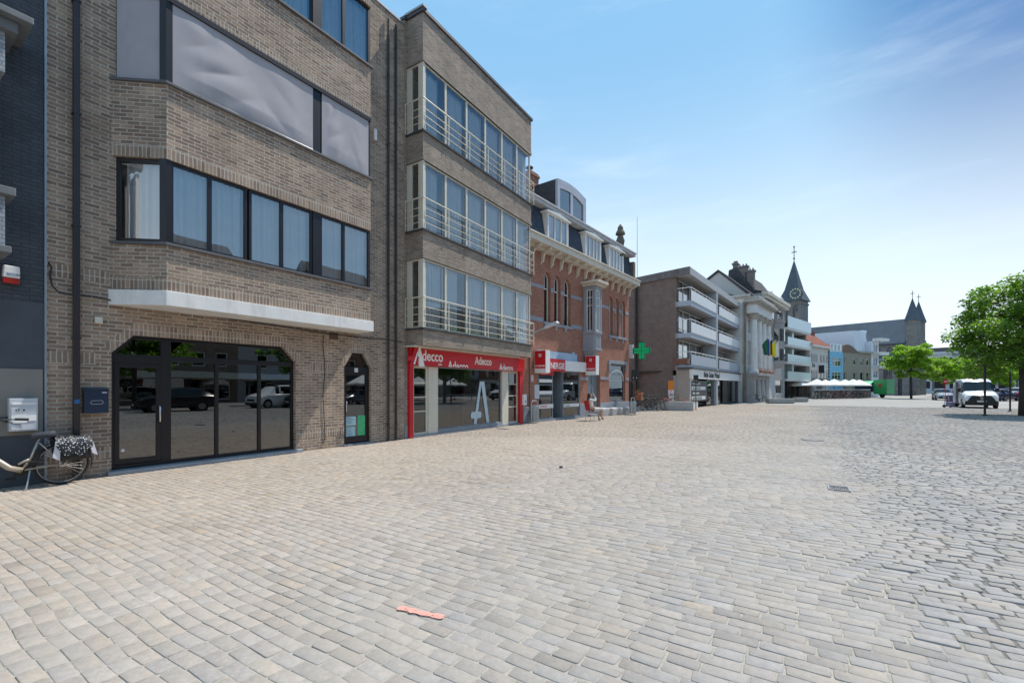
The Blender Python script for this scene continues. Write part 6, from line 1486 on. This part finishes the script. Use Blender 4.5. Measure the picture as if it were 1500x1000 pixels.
# ================================================================== bicycles
def torus(q, r, rt, n=36, m=8, c=(0, 0, 0), mi=0):
    V = []; F = []
    for i in range(n):
        a = 2*math.pi*i/n
        for k in range(m):
            b = 2*math.pi*k/m; rr = r+rt*math.cos(b); V.append((c[0]+rr*math.cos(a), c[1]+rt*math.sin(b), c[2]+rr*math.sin(a)))
    for i in range(n):
        for k in range(m): F.append((i*m+k, ((i+1) % n)*m+k, ((i+1) % n)*m+(k+1) % m, i*m+(k+1) % m))
    q.add(V, F, mi)
M_spoke = mat('spoke_steel', (.45, .45, .45), .35, .8); M_champ = mat('champagne_frame_paint', (.46, .40, .33), .35, .2); M_saddle = mat('speckled_grey_saddle', (.045, .05, .065), .8, var=.5, scale=60)
def bicycle(label, loc, rz, framem, ebike=False, group=None, lo=False, cat='bicycle'):
    t = thing('bicycle', label, cat, loc, rz, group); r = .345
    for x in (0, 1.10):
        q = MB(); torus(q, r-.02, .020, 28 if lo else 48, 6 if lo else 10, (x, 0, r)); w_ = q.build('wheel', M_rubber, t, smooth=True)
        q = MB(); torus(q, r-.045, .008, 28 if lo else 48, 4, (x, 0, r)); q.build('rim', M_spoke, w_, smooth=True)
        q = MB(); q.lathe([(.03, -.05), (.05 if ebike and x == 0 else .02, -.04), (.05 if ebike and x == 0 else .02, .04), (.03, .05)], (x, 0, r), 12, axis='y')
        for k in range(12 if lo else 28):
            an = 2*math.pi*k/(12 if lo else 28); q.tube([(x+.02*math.cos(an+1), .02*(-1)**k, r+.02*math.sin(an+1)), (x+(r-.045)*math.cos(an), 0, r+(r-.045)*math.sin(an))], .0035 if lo else .0014, 3, cap=False)
        q.build('spokes', M_spoke, w_)
    q = MB(); bb = (.46, 0, .30); hd = (.98, 0, .80); hd2 = (.945, 0, .95); st = (.28, 0, .74)
    tr = .022 if ebike else .016
    if ebike:
        q.tube([bb, (.60, 0, .36), (.94, 0, .72)], [.045, .042, .040], 10); q.tube([st, (.36, 0, .48), bb], .020, 10); q.tube([(.36, 0, .48), (.5, 0, .40)], .018, 8)
    else: q.tube([bb, (hd[0]-.01, 0, .78)], tr+.002, 8); q.tube([st, (hd2[0], 0, .90)], tr, 8); q.tube([st, bb], tr, 8)
    q.tube([(.985, 0, .74), (.93, 0, .98)], .022, 8)
    for s_ in (-1, 1):
        q.tube([(0, s_*.06, r), (.30, s_*.05, r-.02), (bb[0], s_*.03, bb[2])], .011, 6); q.tube([(0, s_*.06, r), (.27, s_*.02, .72)], .009, 6); q.tube([(1.10, s_*.055, r), (1.02, s_*.045, .66), (.985, 0, .74)], .013, 6)
    q.build('frame', framem, t, smooth=True)
    q = MB(); q.tube([st, (.24, 0, .82)], .013, 8); q.build('seat_post', M_spoke, t)
    q = MB(); V = []; pr = [(-.14, .02, .0), (-.13, .075, .02), (-.06, .09, .012), (.02, .06, .0), (.08, .03, -.003), (.13, .02, -.015), (.145, .008, -.025)]
    for (x, w_, dz) in pr:
        V += [(.22+x, -w_, .785+dz), (.22+x, -w_*.85, .872+dz), (.22+x, 0, .885+dz), (.22+x, w_*.85, .872+dz), (.22+x, w_, .785+dz), (.22+x, 0, .79+dz)]
    q.add(V, [(i*6+k, i*6+(k+1) % 6, (i+1)*6+(k+1) % 6, (i+1)*6+k) for i in range(6) for k in range(6)]+[(5, 4, 3, 2, 1, 0), tuple(range(36, 42))]); q.build('saddle', M_saddle if ebike else M_black, t, smooth=True)
    q = MB(); q.tube([(.93, 0, .97), (.90, 0, 1.08)], .014, 8)
    q.tube([(.55, -.31, 1.12), (.70, -.27, 1.13), (.84, -.10, 1.11), (.88, 0, 1.09), (.84, .10, 1.11), (.70, .27, 1.13), (.55, .31, 1.12)], .012, 8); q.build('handlebar', M_darkgrey, t, smooth=True)
    for s_ in (-1, 1): q = MB(); q.tube([(.44, s_*.335, 1.115), (.58, s_*.30, 1.125)], .019, 8); q.tube([(.68, s_*.27, 1.11), (.60, s_*.27, 1.06), (.52, s_*.28, 1.04)], .007, 5); q.build('grip', M_black, t)
    q = MB(); q.lathe([(.09, -.045), (.09, -.04)], (bb[0], 0, bb[2]), 20, axis='y'); q.tube([(bb[0], -.06, bb[2]), (bb[0]+.10, -.06, bb[2]-.13)], .010, 6); q.tube([(bb[0], .06, bb[2]), (bb[0]-.10, .06, bb[2]+.13)], .010, 6); q.box(bb[0]+.05, bb[0]+.15, -.16, -.07, bb[2]-.145, bb[2]-.125); q.box(bb[0]-.15, bb[0]-.05, .07, .16, bb[2]+.125, bb[2]+.145); q.build('crank', M_black, t)
    if ebike:
        for x, a0, a1 in ((0, 20, 195), (1.10, 30, 170)):
            q = MB(); n = 18; V = []
            for i in range(n+1): an = R(a0+(a1-a0)*i/n); V += [(x+(r+.03)*math.cos(an), -.03, r+(r+.03)*math.sin(an)), (x+(r+.04)*math.cos(an), 0, r+(r+.04)*math.sin(an)), (x+(r+.03)*math.cos(an), .03, r+(r+.03)*math.sin(an))]
            q.add(V, [(i*3+k, i*3+k+1, i*3+k+4, i*3+k+3) for i in range(n) for k in (0, 1)]); q.build('mudguard', M_darkgrey, t, recalc=False)
        q = MB()
        for s_ in (-1, 1): q.tube([(-.28, s_*.07, .76), (.16, s_*.07, .76)], .007, 6); q.tube([(-.16, s_*.07, .76), (0, s_*.07, r)], .006, 6)
        for x in (-.25, -.1, .05, .14): q.tube([(x, -.07, .76), (x, .07, .76)], .006, 6)
        q.build('rack', M_black, t)
        q = MB(); q.tube([(.38, .05, .29), (.42, .13, .11), (.45, .19, .015)], .011, 6); q.lathe([(.022, 0), (.022, .03)], (.45, .19, 0), 10); q.build('kickstand', M_spoke, t)
        q = MB(); q.sideprism([(-.03, .35), (.03, .35), (.03, .62), (-.03, .62)], .245, .33); q.v = [(p[0]+(.55-p[2])*.25, p[1], p[2]) for p in q.v]; q.build('battery', M_black, t, bevel=.01)
    return t
bx_ = F1.u(91, -.38)
eb = bicycle('champagne electric bicycle with polka dot pannier bags leaning by the slate blue house', F1.w(bx_, -.36), F1.rz+math.pi, M_champ, True)
td = NT('black_white_polka_cloth'); vo = td.n("ShaderNodeTexVoronoi"); vo.inputs['Scale'].default_value = 34; vo.inputs['Randomness'].default_value = .75; td.l(td.coord(), vo.inputs['Vector'])
td.l(td.mix(td.rng(vo.outputs['Distance'], .26, .31, 1, 0), (.012, .014, .02), (.7, .7, .72)), td.p.inputs['Base Color']); td.p.inputs['Roughness'].default_value = .6; M_dots = td.m
M_bagw = mat('white_oilcloth', (.62, .62, .68), .6, var=.06, scale=12)
# bags on both sides of the rack (y+ side faces the square once turned)
for s_ in (-1, 1):
    q = MB(); y0, y1 = s_*.085, s_*.21
    q.add([(-.31, y0, .40), (.06, y0, .42), (.09, y0, .76), (-.29, y0, .77), (-.33, y1, .42), (.07, y1, .42), (.12, y1*.95, .72), (-.30, y1*.95, .74)], [(0, 1, 2, 3), (7, 6, 5, 4), (0, 4, 5, 1), (1, 5, 6, 2), (2, 6, 7, 3), (3, 7, 4, 0)]); o = q.build('pannier', M_black, eb, bevel=.025)
    q = MB(); q.add([(.09, y0, .76), (.12, y1, .73), (.155, y1*1.03, .48), (.07, y1*1.05, .42), (.06, y1*1.02, .72)], [(0, 1, 2, 3, 4)]); q.add([(-.28, y1*1.03, .72), (-.34, y1*1.02, .70), (-.40, y1*1.03, .46), (-.33, y1*1.05, .50)], [(0, 1, 2, 3)]); q.each('side_flap', M_bagw, o, recalc=False)
n = 22; V = []
prof = [(-.235, .50), (-.238, .60), (-.222, .70), (-.19, .765), (-.10, .79), (0, .795), (.10, .79), (.19, .765), (.222, .70), (.238, .60), (.235, .50)]
q = MB(); 
for i in range(n+1):
    s_ = i/n; x = -.33+.44*s_
    for (y, z) in prof:
        dr_ = (1-abs(2*s_-1)**3); e = .03*math.sin(9*s_+y*8)
        zz2 = z if z > .69 else lerp(z, .70, (1-dr_)*.6)+.02*math.sin(14*s_)
        V.append((x, y*(1+.03*math.sin(11*s_)), zz2+.008*math.sin(17*s_+20*y)))
mp = len(prof); q.add(V, [(i*mp+k, i*mp+k+1, (i+1)*mp+k+1, (i+1)*mp+k) for i in range(n) for k in range(mp-1)]); q.build('bag_cover', M_dots, eb, smooth=True, recalc=False)
# bicycles by the flank of the balcony flats
cols_ = [M_black, M_darkgrey, mat('dark_red_frame', (.2, .03, .03), .4), mat('teal_frame', (.03, .12, .14), .4), M_pale, mat('white_frame', (.55, .55, .55), .4)]
b0_ = bicycle('black bicycle nearest the red brick corner in the row by the brown flank', gp(937, 602.5)+(0,), R(35), M_black, lo=True, group='bicycles by the brown flank')
for i, (px, py, a, m_) in enumerate([(944, 601.5, 30, 1), (952, 601, 38, 0), (960, 600, 28, 1), (967, 600, 33, 4), (975, 599.5, 30, 0)]):
    x, y = gp(px, py); o = dup(b0_, (x, y, 0), R(a), label=('second', 'third', 'fourth', 'fifth', 'last')[i]+' bicycle from the red brick corner, by the brown flank')
    for ch in o.children:
        if ch.name.startswith('frame'): ch.material_slots[0].link = 'OBJECT'; ch.material_slots[0].material = cols_[m_]
# bicycles along the terrace screen
p0, p1 = Vector(gp(1196, depth=63)), Vector(gp(1272, depth=70)); dv = (p1-p0); ang0 = math.atan2(dv.y, dv.x)
words = 'first second third fourth fifth sixth seventh eighth ninth tenth eleventh twelfth thirteenth fourteenth fifteenth sixteenth'.split()
for i in range(16):
    p = p0+dv*(i/15); o = dup(b0_, (p.x, p.y, 0), ang0+R(random.choice((55, 48, 120, 62))), label=words[i]+' bicycle from the left in the row before the terrace screen', group='bicycles in front of the terrace')
    for ch in o.children:
        if ch.name.startswith('frame'): ch.material_slots[0].link = 'OBJECT'; ch.material_slots[0].material = random.choice(cols_)
x, y = gp(1106, 589.5); o = dup(b0_, (x, y, 0), R(-20), label='dark bicycle parked against the base of the town hall', group='')
del o['group']

# ================================================================== terrace: parasols, screen, furniture
M_canvas = mat('white_canvas', (.78, .76, .73), .85, var=.04)
def parasol(loc, rr, zt, label, rz=0):
    t = thing('parasol', label, 'parasol', (*loc, 0), rz, 'white parasols on the cafe terrace' if loc[0] < 14 else 'parasols across the square')
    q = MB(); q.tube([(0, 0, 0), (0, 0, zt+.08)], .035, 8); q.build('pole', M_darkgrey, t)
    q = MB(); q.lathe([(.35, 0), (.35, .06), (.08, .08)], n=12); q.build('base', M_concrete, t)
    q = MB(); n = 8; V = [(0, 0, zt)]; zr_ = zt-.95
    for k in range(n): an = 2*math.pi*(k+.5)/n; V.append((rr*math.cos(an), rr*math.sin(an), zr_))
    for k in range(n): an = 2*math.pi*(k+.5)/n; V.append((rr*math.cos(an), rr*math.sin(an), zr_-.16))
    q.add(V, [(0, 1+k, 1+(k+1) % n) for k in range(n)]+[(1+k, 1+n+k, 1+n+(k+1) % n, 1+(k+1) % n) for k in range(n)]); q.build('canopy', M_canvas, t, recalc=False); return t
pl_ = [(1168, 70), (1181, 72), (1197, 69), (1209, 74), (1222, 70), (1238, 73), (1250, 71), (1259, 75)]
for i, (px, dp) in enumerate(pl_): parasol(gp(px, depth=dp), 1.7, 3.0, words[i]+' white parasol from the left on the cafe terrace', R(20*i))
for i, (x, y) in enumerate([(18, 42), (18.6, 46.4), (19, 50.5), (17, 30)]): parasol((x, y), 1.9, 3.0, ('nearest', 'second', 'third', 'lone')[i]+' white parasol on the far side of the square', .2*i)
p0, p1 = Vector(gp(1193, depth=66)), Vector(gp(1275, depth=72)); dv = p1-p0; L = dv.length
t = thing('terrace_screen', 'long glass and rail screen enclosing the cafe terrace behind the bicycles', 'screen', (p0.x, p0.y, 0), math.atan2(dv.y, dv.x))
q = MB(); q.box(0, L, -.03, .03, 1.28, 1.40); q.build('rail', mat('pale_rail', (.6, .6, .6), .4), t)
for k in range(10): q = MB(); x = L*k/9; q.box(x-.03, x+.03, -.03, .03, 0, 1.279); q.build('post', M_darkgrey, t)
q = MB(); q.box(0.03, L-.03, -.008, .008, .12, 1.25); q.build('panel', glass('screen_glass', (.5, .55, .55), 1.5), t)
def cafe_chair(loc, rz, m, label, grp):
    t = thing('cafe_chair', label, 'chair', (*loc, 0), rz, grp)
    q = MB(); q.box(-.22, .22, -.22, .22, .43, .47); q.build('seat', m, t, bevel=.01)
    q = MB(); q.box(-.21, .21, .20, .24, .52, .90); q.build('backrest', m, t, bevel=.01)
    for sx in (-1, 1):
        for sy in (-1, 1): q = MB(); q.tube([(sx*.20, sy*.20, .43), (sx*.23, sy*.25, 0)], .012, 6); q.build('leg', M_spoke, t)
    return t
def cafe_table(loc, label, grp):
    t = thing('cafe_table', label, 'table', (*loc, 0), 0, grp)
    q = MB(); q.box(-.35, .35, -.35, .35, .72, .75); q.build('tabletop', M_darkgrey, t, bevel=.01)
    q = MB(); q.tube([(0, 0, .0), (0, 0, .72)], .03, 8); q.build('leg', M_darkgrey, t); q = MB(); q.lathe([(.22, 0), (.22, .03)], n=10); q.build('base', M_darkgrey, t); return t
k_ = 0; cc0 = ct0 = None; P0, P1 = Vector(gp(1150, depth=69)), Vector(gp(1268, depth=76)); M_wick = mat('dark_wicker', (.06, .05, .045), .8)
for i in range(12):
    c = P0.lerp(P1, i/11)
    if ct0 is None: ct0 = cafe_table(c, 'first dark table from the left on the cafe terrace', 'tables on the cafe terrace'); 
    else: dup(ct0, (c.x, c.y, 0), .3*i, label=words[i]+' dark table from the left on the cafe terrace')
    for s_ in (-1, 1):
        p = c+Vector((s_*.75, s_*.2)); lb = ('left' if s_ < 0 else 'right')+' wicker chair at the '+words[i]+' terrace table from the left'
        if cc0 is None: cc0 = cafe_chair(p, R(90), M_wick, lb, 'chairs on the cafe terrace')
        else: dup(cc0, (p.x, p.y, 0), R(90*s_), label=lb)

# ================================================================== street furniture
def stone_bench(px, py, W, D, H, label):
    x, y = gp(px, py); t = thing('stone_bench', label, 'bench', (x, y, 0), R(28)); q = MB(); q.box(-W/2, W/2, -D/2, D/2, .06, H); q.build('seat', M_concrete, t, bevel=.02)
    q = MB(); q.box(-W/2+.1, W/2-.1, -D/2+.08, D/2-.08, 0, .06); q.build('base', M_darkgrey, t); return t
stone_bench(1143, 590.5, 2.6, .8, .50, 'long low concrete bench on the square before the bay house')
stone_bench(1173, 588.5, 1.3, .8, .50, 'short low concrete block bench to the right of the long one')
def post(px, py, H, r, label, cap=True):
    x, y = gp(px, py); t = thing('post', label, 'post', (x, y, 0), 0)
    q = MB(); q.lathe([(r*1.8, 0), (r*1.8, .05), (r, .07), (r, H)], n=12); q.build('pole', M_black, t)
    q = MB(); q.lathe([(r*1.15, H), (r*1.2, H+.05), (r*.5, H+.09)], n=12); q.build('cap', M_darkgrey, t); return t
post(1443, 608.5, 2.9, .055, 'slim black post in front of the white van')
post(1480, 602, 2.7, .05, 'slim black post between the van and the tree trunk')
post(1367, 584.5, 2.6, .07, 'slim dark post left of the silver car')
x, y = gp(1385, depth=54); t = thing('road_sign', 'round red traffic sign on a red and white pole by the silver car', 'sign', (x, y, 0), R(30))
q = MB(); q.lathe([(.035, 0), (.035, 2.2)], n=8); q.build('pole', M_red, t); q = MB(); q.lathe([(.30, -.01), (.30, .01)], (0, -.05, 2.35), 20, axis='y'); q.build('disc', M_red, t); q = MB(); q.box(-.2, .2, -.067, -.062, 2.31, 2.39); q.build('bar', M_white, t)
# parking ticket boards on poles
for (px, py, yt, yb, lb) in ((930.5, 606, 541, 557, 'black board with pale arrows on a thin pole by the red brick corner'), (1019.5, 600, 549, 561, 'dark board on a thin pole in front of the corner shop')):
    x, y = gp(px, py); dp = EYE*FOC/(py-HZ); z0, z1 = EYE+(HZ-yb)/FOC*dp, EYE+(HZ-yt)/FOC*dp
    t = thing('sign_board', lb, 'sign', (x, y, 0), R(8)); q = MB(); q.lathe([(.03, 0), (.03, z0)], n=8); q.build('pole', M_darkgrey, t)
    hw_ = .22 if px < 1000 else .17; q = MB(); q.box(-hw_, hw_, -.05, .05, z0, z1); q.build('board', M_black, t, bevel=.01)
    q = MB()
    for s_ in (-1, 1): q.prism([(s_*hw_*.45-.03, z0+.12), (s_*hw_*.45+.03, z0+.12), (s_*hw_*.45, z0+.24)], -.055, -.0505)
    q.build('symbol', M_pale, t)
# bins and blocks by the red brick house
def bin_(loc, rz, label):
    t = thing('litter_bin', label, 'bin', loc, rz); q = MB(); q.lathe([(.19, .08), (.21, .75), (.19, .80)], n=14); q.build('drum', M_zinc, t); q = MB(); q.tube([(-.24, 0, 0), (-.24, 0, .95), (-.12, 0, 1.02), (.12, 0, 1.02), (.24, 0, .95), (.24, 0, 0)], .02, 6); q.build('frame', M_steel, t); return t
bin_((*gp(783, 619.5), 0), F3.rz, 'small grey litter bin beside the red shop front, under the blue plate')
bin_((*gp(927, 607.5), 0), F3.rz, 'grey litter bin at the corner of the red brick house, below the flower pot')
M_block = mat('veined_marble_block', (.46, .43, .42), .7, var=.25, scale=5)
for (px, py, W, lb) in ((884, 608.5, .9, 'marbled stone block nearest the woman, beside the shop wall'), (899, 607.5, 1.1, 'middle marbled stone block below the arched shop window'), (912, 606.8, 1.2, 'right marbled stone block below the arched shop window')):
    x, y = gp(px, py); t = thing('stone_block', lb, 'stone block', (x, y, 0), F3.rz, 'stone blocks by the red brick house'); q = MB(); q.box(-W/2, W/2, -.2, .2, 0, .38); q.build('block', M_block, t, bevel=.03); q = MB(); q.box(-W/2+.04, W/2-.04, -.18, .18, .382, .43); q.build('cushion', mat('white_slab', (.7, .68, .70), .6), t, bevel=.01)
x, y = gp(929, 607); flowers((x, y+.3, .86), 0, .4, 'pink and red flowers in a small box on the bin corner', n=90, name='flower_pot', cat='flower pot')
x, y = gp(991, 601); t = flowers((x-1.3, y, .35), R(8), 2.4, 'long grey planter with red flowers against the brown flank', n=170, name='planter', cat='planter', box=(.40, .40, .40))
for ch in t.children:
    if ch.name.startswith('box'): ch.scale = (1, 1.6, 1)
q = MB(); q.box(0, 2.4, -.32, .32, -.35, -.001); q.build('base', mat('planter_plinth', (.36, .36, .36), .8), t)
# orange and white upright banner by the flank
x, y = gp(977, 600); t = thing('banner', 'narrow orange and white upright banner in front of the brown flank', 'banner', (x, y+1.2, 0), R(5)); q = MB(); q.box(-.2, .2, -.02, .02, .1, 2.0, 0); q.box(-.2, .2, -.022, .022, 1.45, 2.15, 1); text_into(q, 'FRIETEN', 0, 0, .2, 0, 2, .002, .001)
q.v = q.v[:16]; q.f = q.f[:12]; q.m = q.m[:12]
for i, ch_ in enumerate('FRITES'): text_into(q, ch_, 0, 1.25-i*.22, .22, -.0235, 2, .003, .001, align='CENTER')
q.build('panel', [M_white, mat('orange_cloth', (.75, .25, .03), .7), M_red], t)
# hand trolley with crates by the van
x, y = gp(1388, 596.5); t = thing('hand_trolley', 'loaded hand trolley with small wheels standing left of the van', 'trolley', (x, y, 0), R(40))
q = MB()
for s_ in (-1, 1): q.tube([(s_*.22, 0, .1), (s_*.22, .12, 1.15), (s_*.15, .18, 1.22)], .02, 6)
for z in (.35, .65, .95): q.tube([(-.22, .03+z*.07, z), (.22, .03+z*.07, z)], .015, 6)
q.box(-.26, .26, -.45, 0, .08, .11); q.build('frame', M_steel, t)
for s_ in (-1, 1): q = MB(); q.lathe([(.12, -.03), (.12, .03)], (s_*.3, 0, .12), 14, axis='x'); q.build('wheel', M_rubber, t)
t = thing('crate', 'purple grey sack and crate resting on the hand trolley', 'crate', (x, y, .112), R(40)); q = MB(); q.box(-.24, .24, -.42, -.06, 0, .35); q.build('crate', mat('lilac_crate', (.22, .20, .30), .7), t, bevel=.03)
x, y = gp(1396, 594); t = thing('cart', 'dark wheeled cart between the trolley and the white van', 'cart', (x, y, 0), R(40)); q = MB(); q.box(-.35, .35, -.3, .3, .25, .95); q.build('body', mat('dark_violet_bin', (.07, .06, .12), .6), t, bevel=.03)
for sx in (-1, 1):
    for sy in (-1, 1): q = MB(); q.lathe([(.11, -.03), (.11, .03)], (sx*.3, sy*.22, .11), 12, axis='x'); q.build('wheel', M_rubber, t)

# ================================================================== the woman on the red chair
def skin_mesh(nodes, edges, lv=2):
    me = bpy.data.meshes.new('s'); me.from_pydata([n[:3] for n in nodes], [], []); me.edges.add(len(edges)); me.edges.foreach_set('vertices', [i for e in edges for i in e]); me.update()
    o = bpy.data.objects.new('s', me); COL.objects.link(o); m_ = o.modifiers.new('k', 'SKIN'); s_ = o.modifiers.new('s', 'SUBSURF'); s_.levels = lv; s_.render_levels = lv
    for i, n in enumerate(nodes): r_ = n[3]; me.skin_vertices[0].data[i].radius = r_ if isinstance(r_, tuple) else (r_, r_)
    me.skin_vertices[0].data[0].use_root = True
    bpy.context.view_layer.update(); out = bpy.data.meshes.new_from_object(o.evaluated_get(bpy.context.evaluated_depsgraph_get()))
    bpy.data.objects.remove(o); bpy.data.meshes.remove(me); return out
def skinpart(name, nodes, edges, m_, parent, lv=2):
    me = skin_mesh(nodes, edges, lv); me.name = name; me.materials.clear(); me.materials.append(m_); me.polygons.foreach_set('use_smooth', [True]*len(me.polygons)); return link(name, me, parent)
M_skin = mat('skin', (.55, .32, .23), .55, var=.05)
wx, wy = gp(868, 616.0)
hd_ = R(90-36)      # the way she faces: across the street, slightly away from us
w_rz = hd_
chd = thing('garden_chair', 'red backed chair with thin steel legs, carrying the seated woman', 'chair', (wx, wy, 0), w_rz)
q = MB(); q.box(-.20, .24, -.22, .22, .43, .46); q.build('seat', mat('grey_chair_seat', (.35, .36, .42), .6), chd, bevel=.01)
q = MB(); q.add([(-.22, -.23, .50), (-.22, .23, .50), (-.34, .23, .98), (-.34, -.23, .98), (-.25, -.23, .50), (-.25, .23, .50), (-.37, .23, .98), (-.37, -.23, .98)], [(0, 1, 2, 3), (7, 6, 5, 4), (0, 4, 5, 1), (1, 5, 6, 2), (2, 6, 7, 3), (3, 7, 4, 0)]); q.build('backrest', M_redcloth, chd, bevel=.01)
for sx in (-1, 1):
    for sy in (-1, 1): q = MB(); q.tube([(sx*.2, sy*.21, .43), (sx*.25-.02, sy*.23, 0)], .011, 6); q.build('leg', M_spoke, chd)
for sy in (-1, 1): q = MB(); q.tube([(-.2, sy*.22, .44), (-.24, sy*.235, .55), (-.33, sy*.235, .92)], .012, 6); q.build('back_frame', M_spoke, chd)
pw = thing('person', 'seated woman in a white cardigan with long dark hair and sunglasses, on the red chair', 'person', (wx, wy, 0), w_rz)
N = [(-.06, 0, .54, .135), (-.10, 0, .72, .115), (-.15, 0, .92, .13), (-.17, 0, 1.02, .10), (-.165, 0, 1.10, .052), (-.15, 0, 1.16, .055), (-.125, 0, 1.23, .092), (-.13, 0, 1.31, .085),
     (.02, .10, .53, .095), (.42, .10, .53, .068), (.40, .09, .10, .042), (.50, .09, .045, .035),
     (.02, -.10, .53, .095), (.43, -.07, .57, .066), (.50, -.03, .16, .042), (.60, -.03, .10, .034),
     (-.17, .17, 1.0, .055), (-.10, .25, .78, .042), (.10, .18, .66, .030), (.17, .15, .65, .026),
     (-.17, -.17, 1.0, .055), (.02, -.27, .98, .042), (.03, -.16, 1.18, .030), (.0, -.10, 1.26, .026)]
E = [(0, 1), (1, 2), (2, 3), (3, 4), (4, 5), (5, 6), (6, 7), (0, 8), (8, 9), (9, 10), (10, 11), (0, 12), (12, 13), (13, 14), (14, 15), (3, 16), (16, 17), (17, 18), (18, 19), (3, 20), (20, 21), (21, 22), (22, 23)]
for (bx0, by0, bz0, dx, dy, dz) in ((.17, .15, .65, 1, -.1, -.25), (.0, -.10, 1.26, -.3, .3, 1)):
    root_ = 19 if bz0 < 1 else 23; d0 = Vector((dx, dy, dz)).normalized(); sd_ = d0.orthogonal().normalized()
    for f in range(5):
        o_ = (f-2)*.018; ln = (.05, .075, .085, .078, .06)[f]; b_ = Vector((bx0, by0, bz0))+d0*.035+sd_*o_; e_ = b_+d0*ln*.6+Vector((.01, 0, -.012)); e2_ = e_+d0*ln*.4
        k0 = len(N); N += [(*b_, .010), (*e_, .009), (*e2_, .007)]; E += [(root_, k0), (k0, k0+1), (k0+1, k0+2)]
skinpart('body', N, E, M_skin, pw)
body_face = MB(); body_face.lathe([(.001, 0), (.014, .006), (.010, .03), (.002, .034)], (-.035, 0, 1.235), 8, axis='x'); body_face.build('nose', M_skin, pw, smooth=True)
q = MB(); q.box(-.045, -.030, -.065, -.008, 1.245, 1.285); q.box(-.045, -.030, .008, .065, 1.245, 1.285); q.box(-.045, -.034, -.008, .008, 1.27, 1.28); q.build('sunglasses', M_black, pw, bevel=.005)
q = MB(); q.box(-.040, -.030, -.024, .024, 1.188, 1.198); q.build('mouth', mat('lips', (.40, .10, .09), .5), pw, bevel=.003)
for s_ in (-1, 1): q = MB(); q.lathe([(.008, -.01), (.022, 0), (.008, .01)], (-.135, s_*.090, 1.235), 8, axis='y'); q.build('ear', M_skin, pw, smooth=True)
skinpart('cardigan', [(-.07, 0, .58, .150), (-.10, 0, .72, .132), (-.15, 0, .92, .145), (-.17, 0, 1.03, .10), (-.17, .18, 1.01, .068), (-.10, .26, .78, .056), (.08, .19, .67, .045), (-.17, -.18, 1.01, .068), (.02, -.275, .98, .056), (.03, -.18, 1.14, .044)], [(0, 1), (1, 2), (2, 3), (3, 4), (4, 5), (5, 6), (3, 7), (7, 8), (8, 9)], mat('white_knit', (.72, .69, .65), .9), pw)
skinpart('skirt', [(-.06, 0, .56, .150), (.05, .08, .545, .115), (.43, .10, .535, .085), (.05, -.08, .545, .115), (.44, -.07, .575, .083)], [(0, 1), (1, 2), (0, 3), (3, 4)], mat('cream_cotton', (.66, .60, .54), .9), pw)
skinpart('hair', [(-.150, 0, 1.345, .080), (-.185, 0, 1.27, .102), (-.215, 0, 1.13, .075), (-.27, .01, .95, .060), (-.28, .01, .80, .030)], [(0, 1), (1, 2), (2, 3), (3, 4)], mat('dark_brown_hair', (.030, .018, .012), .5, var=.3, scale=30), pw)
for a, b, c, d_ in (((.38, .09, .06), (.52, .09, .035), .050, .036), ((.49, -.03, .11), (.63, -.03, .08), .050, .036)): skinpart('shoe', [(*a, c), (*b, d_)], [(0, 1)], M_black, pw)
